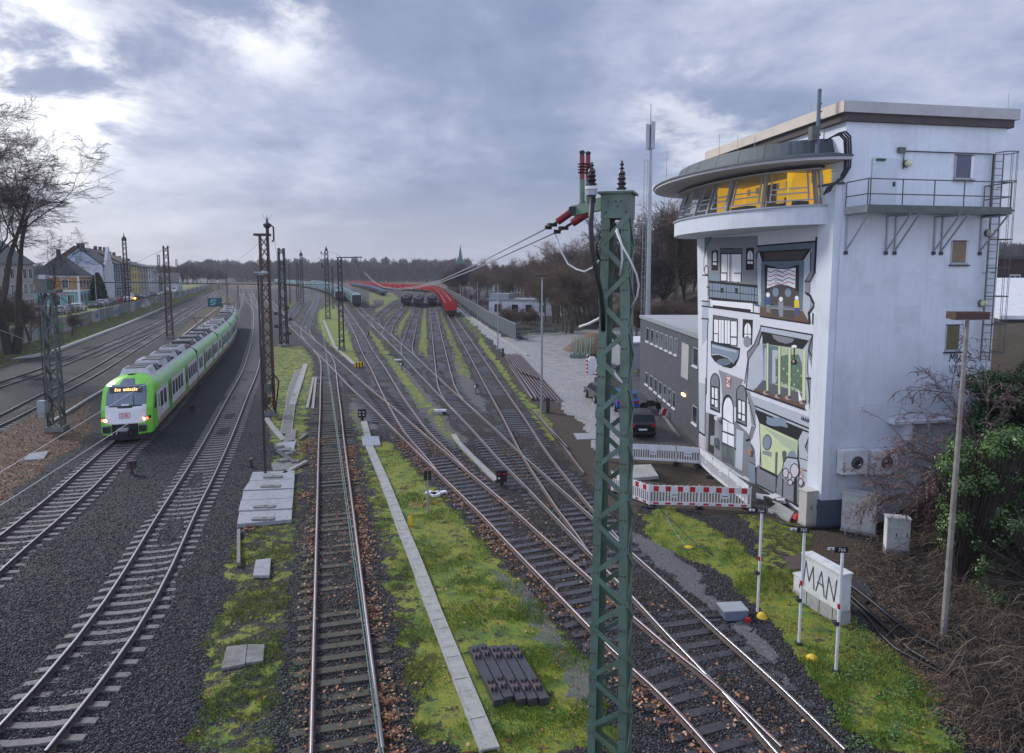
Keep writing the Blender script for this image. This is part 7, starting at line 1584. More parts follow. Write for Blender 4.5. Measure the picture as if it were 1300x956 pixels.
ordn = ['first', 'second', 'third', 'fourth', 'fifth', 'sixth', 'seventh', 'eighth', 'ninth', 'tenth', 'eleventh', 'twelfth', 'thirteenth', 'fourteenth', 'fifteenth', 'sixteenth', 'seventeenth', 'eighteenth', 'nineteenth', 'twentieth', 'twenty first', 'twenty second', 'twenty third', 'twenty fourth', 'twenty fifth', 'twenty sixth', 'twenty seventh', 'twenty eighth', 'twenty ninth', 'thirtieth']
TE = crom([P(*p) for p in [(445, 405), (434, 387), (426, 377.5), (412, 371), (395, 366.5), (370, 362.5), (345, 359.5), (325, 357.8), (300, 356.5)]], .6)
TG = crom([P(*p) for p in [(464, 400), (453, 389), (441, 379), (428, 371.5), (410, 365.5), (390, 361.5), (365, 359), (340, 357.3)]], .6)
TH_ = TRW['H']
train_on(TE, (431, 382), 'teal', 26, lambda k, n: '%s teal hooded wagon of the left teal row, counted from its near end' % ordn[k], 'teal hooded freight wagons')
train_on(TG, (453, 389), 'teal', 22, lambda k, n: '%s teal hooded wagon of the right teal row, counted from its near end' % ordn[k], 'teal hooded freight wagons')
train_on(TH_, (573, 401), 'red', 25, lambda k, n: '%s red wagon of the long red row, counted from its near end' % ordn[k], 'red freight wagons')
for key, px, nm, n in (('K', (515, 388), 'left', 2), ('J', (531, 389.5), 'middle', 2), ('I', (548.5, 388), 'right', 2)):
    train_on(TRW[key], px, 'black', n, lambda k, n, nm=nm: '%s black wagon of the %s black row, counted from its near end' % (ordn[k], nm), 'black freight wagons')
FL = crom([P(*p) for p in [(492, 377.5), (487, 375.5), (478, 371.5), (466, 367.3), (452, 364), (436, 361.5), (418, 359.5)]], .6)
train_on(FL, (487, 375.5), 'flat', 14, lambda k, n: '%s wagon with blue grey coils between the teal and red rows' % ordn[k], 'wagons carrying coils')
for v in PROTOS.values():
    for o, _ in tree_list(v)[::-1]: bpy.data.objects.remove(o)

# ------------------------------------------------------------------ street on the left: wall, cars, houses
SZ = 3.0
S0 = P(100, 389, SZ); S1 = P(215, 369.7, SZ); sdir = (S1 - S0).normalized(); snor = Vector((sdir.y, -sdir.x, 0))   # snor points to the tracks
def s_at(px, off=0.0, z=6):   # distance along the facade line at which a pixel column meets it
    q = onplane(px, 360, S0 + snor * off, snor); return (q - S0).dot(sdir)
# retaining wall with painted panels and railing
w = MB(); wl = thing('retaining_wall', K0 + kn * BK, 'concrete retaining wall with coloured graffiti below the parked cars', 'wall')
a_ = K0 + kn * BK - kd * 45; b_ = K0 + kn * BK + kd * 330; n = 60
for k in range(n):
    p, q = a_.lerp(b_, k / n), a_.lerp(b_, (k + 1) / n); w.beam(p + (q - p) * .005 + Vector((0, 0, 1.9)), q - (q - p) * .005 + Vector((0, 0, 1.9)), .3, 2.5, M_concd if k % 3 else M_conc)
w.build('panels', wl, rel=True); w = MB()
for k in range(n + 1): p = a_.lerp(b_, k / n); w.cyl(p + Vector((0, 0, 3)), p + Vector((0, 0, 4.1)), .04, M_darksteel, 4)
for z_ in (3.55, 4.05): w.beam(a_ + Vector((0, 0, z_)), b_ + Vector((0, 0, z_)), .05, .05, M_darksteel)
w.build('railing', wl, rel=True); w = MB(); gcs = [mat('wall_spray_teal', (.08, .30, .28), .8, var=.2), mat('wall_spray_pale', (.5, .52, .5), .8, var=.15), mat('wall_spray_blue', (.10, .16, .3), .8, var=.2), mat('wall_spray_green', (.12, .30, .12), .8, var=.2)]
nrm = -kn
for k in range(46):
    t_ = random.uniform(.1, .75); p = a_.lerp(b_, t_) + nrm * (.152 + .001 * k); l_ = random.uniform(1.5, 5); z0 = random.uniform(.9, 1.7); h_ = random.uniform(.6, 1.3)
    pts = [p + Vector((0, 0, z0)), p + kd * l_ * .9 + Vector((0, 0, z0 + .1)), p + kd * l_ + Vector((0, 0, z0 + h_)), p + kd * l_ * .5 + Vector((0, 0, z0 + h_ * .7)), p + kd * .2 + Vector((0, 0, z0 + h_))]; w.add(pts, [(0, 1, 2, 3, 4)], gcs[k % 4])
w.build('graffiti', wl, rel=True)
# houses
def windows(par, o, ux, z0, cols, rows, w_, h_, gx, gz, mframe, nz, x0, arch_=False, mg=None):
    for r_ in range(rows):
        for c_ in range(cols):
            x = x0 + c_ * gx; z = z0 + r_ * gz; p = o + ux * x + nz * .04; f_ = MB(); M = Matrix((ux, nz, Vector((0, 0, 1)))).transposed()
            f_.box(p + Vector((0, 0, z + h_ / 2)), (w_ + .22, .08, h_ + .22), mframe, M=M); fo = f_.build('window', par); g_ = MB(); g_.box(p + nz * .05 + Vector((0, 0, z + h_ / 2)), (w_, .03, h_), mg or M_glass, M=M); g_.box(p + nz * .07 + Vector((0, 0, z + h_ / 2)), (.05, .02, h_), mframe, M=M); g_.build('pane', fo)
def house(s0, s1, dep, eave, ridge, mw, mroof, label, fl=3, mfr=None, gable='side', off=0, mgable=None, chim=2, turned=None, cols=None, name='house'):
    """front along the street from s0 to s1; local x = along street (away), local y = away from the tracks"""
    r = thing(name, S0 + sdir * s0 + snor * off, label, 'house', 'houses along the street', math.atan2(sdir.y, sdir.x)); L_ = s1 - s0; mfr = mfr or M_white
    w = MB(); w.bb((0, 0, -.5), (L_, dep, eave), mw)
    if gable == 'side':      # ridge along the street, gables face along it
        w.prism([(0, 0, eave), (0, dep, eave), (0, dep / 2, ridge)], (L_, 0, 0), mgable or mw)
    elif gable == 'front':
        w.prism([(0, 0, eave), (L_, 0, eave), (L_ / 2, 0, ridge)], (0, dep, 0), mw)
    w.build('wall', r); t_ = .25; ov_ = .35
    w = MB()
    if gable == 'side':
        for (y0, y1) in ((-ov_, dep / 2), (dep + ov_, dep / 2)):
            z0 = eave - (ridge - eave) * ov_ / (dep / 2); w.add([(-.15, y0, z0), (L_ + .0, y0, z0), (L_ + .0, y1, ridge), (-.15, y1, ridge), (-.15, y0, z0 + t_), (L_, y0, z0 + t_), (L_, y1, ridge + t_), (-.15, y1, ridge + t_)], [(3, 2, 1, 0), (4, 5, 6, 7), (0, 1, 5, 4), (1, 2, 6, 5), (2, 3, 7, 6), (3, 0, 4, 7)], mroof)
    elif gable == 'front':
        for (x0, x1) in ((-ov_, L_ / 2), (L_ + ov_, L_ / 2)):
            z0 = eave - (ridge - eave) * ov_ / (L_ / 2); w.add([(x0, -ov_, z0), (x0, dep, z0), (x1, dep, ridge), (x1, -ov_, ridge), (x0, -ov_, z0 + t_), (x0, dep, z0 + t_), (x1, dep, ridge + t_), (x1, -ov_, ridge + t_)], [(3, 2, 1, 0), (4, 5, 6, 7), (0, 1, 5, 4), (1, 2, 6, 5), (2, 3, 7, 6), (3, 0, 4, 7)], mroof)
    elif gable == 'hip':
        i_ = min(L_, dep) * .45; a4 = [(-.3, -.3, eave), (L_ + .3, -.3, eave), (L_ + .3, dep + .3, eave), (-.3, dep + .3, eave)]; tops = [(i_, dep / 2, ridge), (max(L_ - i_, i_ + .2), dep / 2, ridge)]
        w.add(a4 + tops, [(0, 1, 5, 4), (2, 3, 4, 5), (1, 2, 5), (3, 0, 4), (3, 2, 1, 0)], mroof)
    else: w.bb((-.15, -.2, eave), (L_ + .15, dep + .2, eave + .3), mroof)
    ro = w.build('roof', r)
    for k in range(chim): w = MB(); x_ = L_ * (.3 + .45 * k); zz_ = ridge if gable != 'flat' else eave; w.bb((x_ - .35, dep * .45, zz_ - 1), (x_ + .35, dep * .45 + .7, zz_ + 1.1), mat('dark_chimney', (.07, .05, .05), .8, var=.2)); w.build('chimney', ro)
    n = cols or max(1, int(L_ / 2.4)); windows(r, Vector((0, 0, 0)), Vector((1, 0, 0)), 1.0, n, fl, 1.15, 1.6, L_ / n, (eave - .6) / fl, mfr, Vector((0, -1, 0)), L_ / n / 2)
    return r
slate = mat('slate_roof', (.035, .038, .045), .6, var=.25, scale=2); slate2 = mat('dark_grey_roof', (.055, .058, .066), .6, var=.25, scale=2); tile = mat('brown_tile_roof', (.10, .06, .05), .7, var=.3, scale=2)
hm = lambda n, c: mat('render_' + n, c, .85, var=.08, scale=.8, dirt=tuple(x * .7 for x in c), dirt_amt=.4, dscale=.4)
brick = mat('brown_brick', (.13, .07, .058), .85, var=.2, scale=2); dbrick = mat('dark_brown_brick', (.055, .03, .03), .85, var=.25, scale=2)
def sh(px): return s_at(px)
def zh(py, s_, off=0): q = S0 + sdir * s_ + snor * off; d = ray(650 + FOC * q.x / q.y, py); return H + d.z * (q.y / d.y) - SZ
# corner house with a turquoise ground floor: faces the camera with its gable side
e0, e1_ = sh(100), sh(116); r = house(e0, e1_, 8.5, 6.5, 11.0, hm('ochre', (.36, .19, .07)), slate, 'corner house with ochre upper floor, turquoise ground floor and dark hipped roof', fl=2, gable='hip', chim=1)
w = MB(); tq = mat('turquoise_paint', (.16, .38, .35), .7, var=.08); w.bb((-.03, -.03, -.2), (e1_ - e0 + .03, 8.53, 3.1), tq); w.build('ground_floor', r)
w = MB(); w.bb((-.12, -.12, 3.05), (e1_ - e0 + .1, 8.6, 3.5), M_white); w.bb((-.1, -.1, 6.15), (e1_ - e0 + .1, 8.6, 6.45), M_white); w.bb((-.1, -.1, 0), (.25, .25, 6.2), M_white); w.build('cornice', r)
windows(r, Vector((0, 8.5, 0)), Vector((0, -1, 0)), 3.9, 2, 1, 1.1, 1.8, 3.6, 3.5, M_white, Vector((-1, 0, 0)), 2.4); windows(r, Vector((0, 8.5, 0)), Vector((0, -1, 0)), .3, 3, 1, 1.2, 2.1, 2.6, 3.5, M_white, Vector((-1, 0, 0)), 1.7)
w = MB(); w.bb((-.2, 2, 2.5), (-.13, 5.5, 2.95), hm('signpink', (.45, .3, .3))); w.build('shop_sign', r)
house(sh(116.5), sh(127), 7, 6.2, 8, hm('pale_pink', (.42, .35, .34)), slate, 'low pale pink house with flat roof between the corner house and the white gable', fl=2, gable='flat', chim=0, cols=2)
a0 = sh(131); a1 = sh(146); ez = zh(338, a1); gz = zh(316, a0); r = house(a0, a1, 9.6, 8.9, 12.9, hm('white_a', (.60, .62, .66)), slate, 'large white house with pointed gable and ornate white front bay', fl=4, gable='side', mgable=hm('pale_blue', (.42, .48, .55)), chim=1)
w = MB(); w.bb((1, -.5, 0), (9, 0, 9.3), hm('white_b', (.66, .68, .7))); w.prism([(2, -.5, 9.3), (8, -.5, 9.3), (6.6, -.5, 11.0), (5.4, -.5, 13.4), (4.6, -.5, 13.4), (3.4, -.5, 11.0)], (0, .6, 0), hm('white_b', (.66, .68, .7))); w.build('gable_bay', r)
r = house(s_at(97, -16.3), s_at(97, -16.3) + 11, 13, 9.6, 14.6, brick, slate, 'tall brick house with dark roof rising behind the white gable', fl=1, gable='side', off=-9.8, chim=2)
house(sh(146.5), sh(155), 13, zh(335, sh(150)), zh(321, sh(150)), hm('dark_blue', (.05, .075, .12)), slate, 'dark blue house with white window frames', fl=4, cols=3, chim=1)
house(sh(155.5), sh(166.5), 14, zh(334, sh(160)), zh(318, sh(160)), dbrick, tile, 'dark brown brick house with a bare side wall and several chimneys', fl=4, cols=3, chim=3)
house(sh(167), sh(177), 12, zh(337, sh(172)), zh(325, sh(172)), hm('yellow', (.60, .46, .10)), slate2, 'bright yellow and white house in the street row', fl=4, cols=3, chim=2)
house(sh(177.3), sh(188), 12, zh(339, sh(182)), zh(330, sh(182)), hm('tan', (.30, .25, .18)), slate2, 'tan brown house next to the yellow one', fl=4, cols=3, chim=1)
house(sh(188.3), sh(195), 12, zh(340, sh(192)), zh(333, sh(192)), hm('white_c', (.58, .58, .60)), slate2, 'narrow white house right of the tan house', fl=4, cols=2, chim=1)
house(sh(195.3), sh(202), 12, zh(345, sh(199)), zh(337, sh(199)), hm('grey_c', (.42, .42, .46)), slate, 'grey white house with dark roof near the row end', fl=3, cols=2, chim=1)
house(sh(203), sh(207), 10, zh(352, sh(205)), zh(343, sh(205)), hm('dark_d', (.06, .06, .07)), slate, 'small dark house at the end of the street row', fl=2, cols=2, chim=0)
r = house(sh(210), sh(217), 12, zh(358, sh(214)), zh(347, sh(214)), hm('white_e', (.62, .63, .66)), slate, 'white barn like house with a front gable beyond the row', fl=2, cols=2, gable='front', chim=0, off=4)
# big pale building at the far left behind the trees
r = thing('apartment_house', P(22, 402, SZ) + Vector((0, 0, 0)), 'big pale house with dark mansard roof behind the bare trees at the far left', 'house', 'houses along the street', math.atan2(sdir.y, sdir.x)); w = MB(); w.bb((-14, 0, -.5), (9, 12, 8.6), hm('cream', (.42, .39, .38))); w.build('wall', r)
w = MB(); w.add([(-14.4, -.5, 8.6), (9.4, -.5, 8.6), (9.4, 12.5, 8.6), (-14.4, 12.5, 8.6), (-11, 4, 13), (6, 4, 13), (6, 8, 13), (-11, 8, 13)], [(3, 2, 1, 0), (4, 5, 6, 7), (0, 1, 5, 4), (1, 2, 6, 5), (2, 3, 7, 6), (3, 0, 4, 7)], mat('green_grey_roof', (.06, .085, .08), .6, var=.2)); w.build('roof', r)
windows(r, Vector((-14, 0, 0)), Vector((1, 0, 0)), 1, 8, 3, 1.2, 1.6, 2.8, 2.6, M_white, Vector((0, -1, 0)), 1.6)
# cars along the street
cc = [('white', 'van'), ('silver', 'sedan'), ('grey', 'hatch'), ('white', 'hatch'), ('dgrey', 'sedan'), ('silver', 'hatch'), ('navy', 'hatch'), ('red', 'hatch'), ('white', 'van'), ('dgrey', 'hatch'), ('silver', 'sedan'), ('black', 'hatch'), ('white', 'sedan'), ('silver', 'hatch'), ('white', 'van')]
pxs = [52, 76, 88, 98, 119, 130, 139, 150, 163, 174, 184, 193, 201, 211, 221]; pr_ = {'van': VN, 'sedan': SD, 'hatch': HB}
lmk = ['left of the corner house beside the bare tree', 'before the left end of the corner house', 'second before the corner house', 'third before the corner house, right of the mast top', 'before the pale pink house', 'before the conifer', 'before the white ornate bay', 'before the dark blue house', 'before the dark brick house', 'before the yellow house', 'before the tan house', 'before the narrow white house', 'before the grey white house', 'just left of the white barn', 'in front of the white barn']
for (c_, st_), px, lm in zip(cc, pxs, lmk):
    s_ = s_at(px, 4.8); p = S0 + snor * 4.8 + sdir * s_; p.z = SZ; put_car(pr_[st_], CL[c_], p, math.atan2(sdir.y, sdir.x) + (math.pi if px % 2 else 0), '%s %s parked in the street %s' % ({'dgrey': 'dark grey'}.get(c_, c_), {'hatch': 'hatchback'}.get(st_, st_), lm), 'cars parked along the street')
p = S0 + snor * 4.8 + sdir * s_at(171, 4.8)
for o_ in (HB, SD, VN):
    for ch in [c for c in C.objects if c.parent is o_]:
        for g_ in [c for c in C.objects if c.parent is ch]: bpy.data.objects.remove(g_)
        bpy.data.objects.remove(ch)
    bpy.data.objects.remove(o_)
w = MB(); b = S0 + snor * 6.2 + sdir * s_at(170, 6.2); b.z = SZ; w.box(b + Vector((0, 0, .75)), (.3, .3, .25), mat('orange_lamp', (.9, .4, .05), .4, emit=(1, .35, .03, 14))); w.box(b + Vector((0, 0, .32)), (.3, .25, .65), M_red); loose('warning_lamp', w, b, 'glowing orange warning lamp between the parked cars', 'lamp')
for px, yt, off, lab in ((131, 386, 12.0, 'pale concrete street lamp post right of the corner house'), (91, 351, 2.5, 'street lamp in front of the turquoise corner house'), (157, 351, 2.5, 'street lamp before the dark brown brick house'), (121, 340, 2.5, 'thin street pole by the conifer'), (191, 383, 11.0, 'low pale post on the wall below the parked cars')):
    off2 = off if off < 9 else 8.0; s_ = s_at(px, off2); b = S0 + snor * off2 + sdir * s_; b.z = SZ if off < 9 else .9; zt = Zat(yt, px, b.x, b.y); r = thing('street_lamp', b, lab, 'street lamp', 'street lamps'); w = MB(); w.tube([(0, 0, -1.5 if off > 9 else 0), (0, 0, zt - b.z)], [.1, .06], M_conc if off > 9 else M_galv, 6); w.build('pole', r)
    if off < 9: w = MB(); w.box((.5, 0, zt - b.z), (1.1, .25, .12), M_galv); w.build('lamp_head', r)

# ------------------------------------------------------------------ bare trees
M_bark = mat('dark_bark', (.06, .05, .043), .9, var=.3, scale=4); M_barkb = mat('brown_bark', (.12, .095, .075), .9, var=.3, scale=4); M_twig = mat('dark_twigs', (.075, .06, .055), .9, var=.3); M_twigb = mat('brown_twigs', (.15, .11, .085), .9, var=.35); M_twigr = mat('reddish_twigs', (.17, .105, .09), .9, var=.3)
class Seg:
    def __init__(s): s.a = []; s.b = []; s.r0 = []; s.r1 = []
    def mesh(s, name, m, sides=3, parent=None):
        A = np.array(s.a); B = np.array(s.b); r0 = np.array(s.r0); r1 = np.array(s.r1); n = len(A); d = B - A; d /= np.linalg.norm(d, axis=1)[:, None] + 1e-9
        u = np.tile([0.0, 0, 1], (n, 1)); u[np.abs(d[:, 2]) > .9] = [1, 0, 0]; y = np.cross(u, d); y /= np.linalg.norm(y, axis=1)[:, None]; z = np.cross(d, y); V = np.zeros((n, 2 * sides, 3))
        for j in range(sides):
            t = 2 * math.pi * j / sides; o = y * math.cos(t) + z * math.sin(t); V[:, j] = A + o * r0[:, None]; V[:, j + sides] = B + o * r1[:, None]
        base = (np.arange(n) * 2 * sides)[:, None]; F = np.concatenate([np.stack([base[:, 0] + j, base[:, 0] + (j + 1) % sides, base[:, 0] + (j + 1) % sides + sides, base[:, 0] + j + sides], 1) for j in range(sides)])
        return npmesh(name, V.reshape(-1, 3), F, [m], parent=parent)
def grow(seed, height, trunk_r, levels=5, spread=.7, lean=(0, 0), stems=1, droop=0.0, kids=(4, 6), twig_r=.012, first=.25):
    r = random.Random(seed); T = Seg(); K = Seg()
    def br(p, d, ln, rad, lv):
        n = 5 if lv <= 1 else 4 if lv < levels - 1 else 3; pts = [p]; dd = d.copy(); S = T if lv <= 1 else K
        for k in range(n):
            j = Vector((r.gauss(0, 1), r.gauss(0, 1), r.gauss(0, 1))) * (.10 if lv == 0 else .17)
            dd = (dd + j + Vector((0, 0, (.07 if lv < 3 else -.10 * droop)))).normalized(); q = pts[-1] + dd * (ln / n); f0 = 1 - .75 * k / n; f1 = 1 - .75 * (k + 1) / n
            S.a.append(tuple(pts[-1])); S.b.append(tuple(q)); S.r0.append(max(rad * f0, twig_r * .6)); S.r1.append(max(rad * f1, twig_r * .5)); pts.append(q)
            if lv < levels and (k > 0 or lv > 0):
                m = 1 if lv == 0 and k < 2 else r.randint(*kids) // (2 if lv > 0 else 1) or 1
                for _ in range(max(1, m - (0 if lv < 2 else 0))):
                    if lv == 0 and k / n < first: continue
                    ax = Vector((r.gauss(0, 1), r.gauss(0, 1), r.gauss(0, .4))).normalized(); nd = (dd * (1 - spread * .55) + ax * spread * r.uniform(.6, 1.1)).normalized()
                    if nd.z < -.25: nd.z *= -.3
                    br(pts[-1] - dd * (ln / n) * r.random() * .6, nd, ln * r.uniform(.42, .62) * (1.15 - .4 * k / n), rad * f1 * r.uniform(.45, .62), lv + 1)
    for s_ in range(stems):
        a = 6.28 * s_ / stems + r.random(); off = Vector((math.cos(a), math.sin(a), 0)) * (trunk_r * .9 if stems > 1 else 0)
        d0 = Vector((lean[0] + (off.x * .5 if stems > 1 else 0), lean[1] + (off.y * .5 if stems > 1 else 0), 1)).normalized(); br(off - Vector((0, 0, .3)), d0, height * .72 * r.uniform(.9, 1.05), trunk_r, 0)
    return T, K
def tree(loc_, T, K, label, group, m1=M_bark, m2=M_twig, rz=0, name='bare_tree'):
    o = thing(name, loc_, label, 'tree', group, rz); T.mesh('trunk', m1, 6, o); K.mesh('crown', m2, 3, o); return o
b = P(14, 440, 2.6); T, K = grow(5, 19.5, .44, 5, .60, lean=(.06, 0), stems=3, droop=.8, kids=(2, 4), twig_r=.022, first=.45)
tree(Vector((b.x, b.y, 2.2)), T, K, 'large bare twin stemmed tree at the left edge reaching out over the houses', None)
b2_ = P(-30, 445, 2.6); T, K = grow(9, 25, .42, 5, .56, lean=(.02, 0), stems=2, droop=.7, kids=(2, 4), twig_r=.018, first=.5)
tree(Vector((b2_.x, b2_.y, 2.2)), T, K, 'taller bare tree partly cut off by the left edge of the view', None)
b3_ = P(34, 440, 2.6); T, K = grow(15, 15, .17, 5, .55, lean=(.16, 0), droop=.6, kids=(2, 3), twig_r=.018, first=.6)
tree(Vector((b3_.x, b3_.y + 3, 2.2)), T, K, 'slender leaning bare tree between the big twin stemmed tree and the grey mast', None)
# kinds reused through the woods
def tree_proto(seed, h, tr_, m1, m2, lv=5, **kw):
    T, K = grow(seed, h, tr_, lv, **kw); o = tree((0, 0, 0), T, K, 'x', 'bare trees of the woods', m1, m2); return o, [(o, None)] + [(c, o) for c in C.objects if c.parent is o]
TP = [tree_proto(21, 15, .28, M_barkb, M_twigb, 4, spread=.62, kids=(3, 4), twig_r=.03), tree_proto(22, 17, .3, M_bark, M_twigb, 4, spread=.66, kids=(3, 4), twig_r=.03), tree_proto(23, 12, .2, M_barkb, M_twigr, 4, spread=.7, kids=(3, 4), twig_r=.03, stems=2),
      tree_proto(24, 14, .25, M_bark, M_twig, 4, spread=.6, kids=(3, 4), twig_r=.03), tree_proto(25, 9, .16, M_barkb, M_twigb, 4, spread=.75, kids=(3, 4), twig_r=.028, stems=3, first=.05)]
NT = [0]
def put_tree(k, x, y, sc_, label, grp='bare trees of the woods', z=None):
    z = tz(x, y) if z is None else z; src, lst = TP[k]; r = copy_tree(lst, src, (x, y, z - .1), random.uniform(0, 6.28), label, grp, (sc_ * random.uniform(.9, 1.15), sc_ * random.uniform(.9, 1.15), sc_)); NT[0] += 1; return r
kinds = ['brown bare tree', 'tall brown bare tree', 'reddish bare shrub like tree', 'dark bare tree', 'low bushy bare tree']
def tree_at(px, ybase, ytop, k, label, zb=None):
    Hs = (15, 17, 12, 14, 9)
    zb = G if zb is None else zb; p = P(px, ybase, zb); zt = Zat(ytop, px, p.x, p.y); put_tree(k, p.x, p.y, max(.25, (zt - zb) / (Hs[k] * .98)), label, z=zb)
lab_w = {'mid': 'in the wood between white building and green mast', 'behind': 'in the wood behind the dark annex', 'left': 'in the tree belt beyond the street houses', 'rise': 'behind the low white building', 'edge': 'at the wood edge by the mesh fence'}
rr = random.Random(4)
for i in range(46):
    px = 640 + (i * 37 % 125) + rr.uniform(-3, 3); yb = (396 + (i % 5) * 6.5 if px > 684 else 383 if i % 2 else 418) + rr.uniform(-2, 2); yt = 346 - (px - 640) * .17 - rr.uniform(0, 16) + (i % 5) * 5
    if px <= 684 and yb > 400: yt = 397 + rr.uniform(-4, 4)
    k = rr.choice((0, 1, 2, 4, 4, 0)); tree_at(px, yb, yt, k, '%s %s' % (kinds[k], lab_w['mid']))
for px, yb, yt, k in ((727, 405, 298, 1), (716, 400, 312, 0), (742, 405, 308, 0), (752, 408, 318, 3)): tree_at(px, yb, yt, k, '%s standing higher than the rest left of the green mast' % kinds[k])
for i, (px, yt) in enumerate(((812, 290), (832, 245), (845, 262), (858, 258), (871, 270), (884, 268), (838, 300), (866, 300), (800, 320), (892, 285), (822, 270), (878, 300), (808, 335), (852, 330))): tree_at(px, 416 - (i % 3) * 4, yt, (3, 1, 3, 0)[i % 4], '%s %s' % (kinds[(3, 1, 3, 0)[i % 4]], lab_w['behind']))
for i in range(12): px = 800 + i * 8.2; k = (4, 2)[i % 2]; tree_at(px, 432 - (i % 3) * 3, 385 + rr.uniform(-8, 8), k, '%s at the foot of the wood behind the dark annex' % kinds[k])
for i in range(26):
    px = 566 + i * 5.4 + rr.uniform(-2, 2); yb = 376 + max(0, (px - 600)) * .12; yt = 345 - rr.uniform(0, 10); k = rr.choice((0, 2, 4, 3)); tree_at(px, yb, yt, k, '%s %s' % (kinds[k], lab_w['rise']))
for i in range(14):
    px = 575 + i * 7.2; yb = 381 + (px - 575) * .45 if px < 650 else 415; yt = yb - 13 - rr.uniform(0, 6); k = (4, 2)[i % 2]
    p = PG(px, yb); tree_at(px + 8, yb - 3, yt, k, '%s %s' % (kinds[k], lab_w['edge']))
for i in range(26):
    px = 208 + i * 3.1 + rr.uniform(-1, 1); yt = 336 + (i % 3) * 2 + (4 if px < 225 else 0) + max(0, px - 262) * .35 + rr.uniform(-2, 3); k = rr.choice((3, 0, 3, 1)); tree_at(px, 366 - (px - 208) * .04, yt, k, '%s %s' % (kinds[k], lab_w['left']), zb=1.0)
for px, yb, yt, k, lb in ((12, 425, 372, 4, 'low bushy bare shrub under the big tree at the left edge'), (38, 425, 380, 4, 'low bushy bare shrub between the big tree and the grey mast'), (92, 416, 398, 4, 'small bare bush on the bank below the corner house')): tree_at(px, yb + 8, yt, k, lb, zb=1.5)
for _, lst in TP:
    for o, _p in lst[::-1]: bpy.data.objects.remove(o)
# far-off wood on the horizon, one mass
def far_wood():
    S = Seg(); r = random.Random(3)
    def clump(x, y, z, h, w_, n):
        for _ in range(n):
            t = r.random() ** .7; a = r.uniform(0, 6.28); rr_ = w_ * math.sqrt(r.random()) * (1 - .55 * t); p = Vector((x + math.cos(a) * rr_, y + math.sin(a) * rr_, z + h * (.12 + .88 * t) * r.uniform(.85, 1))); l_ = h * r.uniform(.10, .2)
            d = Vector((r.gauss(0, .5), r.gauss(0, .5), 1)).normalized() * l_; S.a.append(tuple(p - d)); S.b.append(tuple(p)); S.r0.append(h * .022); S.r1.append(h * .008)
    px = -40
    while px < 1380:
        for row in range(3):
            Y = (430, 520, 640)[row] * r.uniform(.93, 1.07)
            if 180 < px < 262: hh = r.uniform(9, 13)
            elif px < 320: hh = r.uniform(9, 14)
            elif px < 620: hh = r.uniform(10.5, 17)
            else: hh = r.uniform(9, 15)
            if 235 < px < 600: Y += 270; hh *= 1.5
            x = (px - 650) / 867 * Y; clump(x, Y, tz(x, Y), hh * (1 + .12 * row), r.uniform(3.5, 6) * (1.5 if 235 < px < 600 else 1), 110)
        px += 4.3
    o = S.mesh('far_wood', mat('far_wood_twigs', (.075, .065, .062), .9, var=.4, scale=.05), 3); tag(o, 'dark bare wood along the horizon behind the yard', 'woods', kind='stuff')
far_wood()
# dark evergreens
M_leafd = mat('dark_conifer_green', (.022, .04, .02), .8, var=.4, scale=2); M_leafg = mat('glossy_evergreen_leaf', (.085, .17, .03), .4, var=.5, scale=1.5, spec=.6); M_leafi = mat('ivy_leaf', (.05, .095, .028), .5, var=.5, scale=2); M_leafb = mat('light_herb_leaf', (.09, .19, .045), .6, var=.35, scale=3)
def leaves(name, pts, nrm_, size, m, parent=None, seed=1, stretch=1.5, up=.4):
    r = np.random.default_rng(seed); n = len(pts); pts = np.asarray(pts, float); nn = np.asarray(nrm_, float) * .8 + r.normal(0, .55, (n, 3)); nn[:, 2] += up; nn /= np.linalg.norm(nn, axis=1)[:, None]
    t = r.normal(0, 1, (n, 3)); t -= nn * np.sum(t * nn, 1)[:, None]; t /= np.linalg.norm(t, axis=1)[:, None]; b_ = np.cross(nn, t); s_ = size * r.uniform(.6, 1.3, n)[:, None]
    V = np.stack([pts - t * s_ * stretch / 2, pts + b_ * s_ * .42 + nn * s_ * .12, pts + t * s_ * stretch / 2, pts - b_ * s_ * .42 + nn * s_ * .12], 1).reshape(-1, 3); F = np.arange(4 * n).reshape(n, 4)
    return npmesh(name, V, F, [m], parent=parent)
def blobs(centers, radii, n, seed, shell=.5):
    r = np.random.default_rng(seed); c = np.array(centers, float); ra = np.array(radii, float); k = r.choice(len(c), n, p=(ra.prod(1) ** .66) / (ra.prod(1) ** .66).sum()); u = r.normal(0, 1, (n, 3)); u /= np.linalg.norm(u, axis=1)[:, None]
    rad = (shell + (1 - shell) * r.random(n))[:, None]; return c[k] + u * ra[k] * rad, u
s_ = s_at(124, 1.5); b = S0 + sdir * s_ + snor * 1.5; b.z = SZ; o = thing('conifer', b, 'dark narrow conifer before the white gabled house', 'tree'); w = MB(); w.cyl((0, 0, 0), (0, 0, 5), .15, M_bark, 6); w.build('trunk', o)
pts = []; nr_ = []; rr = np.random.default_rng(5)
for k in range(2600): t = rr.random(); a = rr.uniform(0, 6.28); r_ = (1.9 * (1 - t) ** .6 + .15) * rr.uniform(.6, 1.05); pts.append((math.cos(a) * r_, math.sin(a) * r_, .4 + 6.6 * t)); nr_.append((math.cos(a), math.sin(a), .3))
leaves('crown', pts, nr_, .38, M_leafd, o, 2)

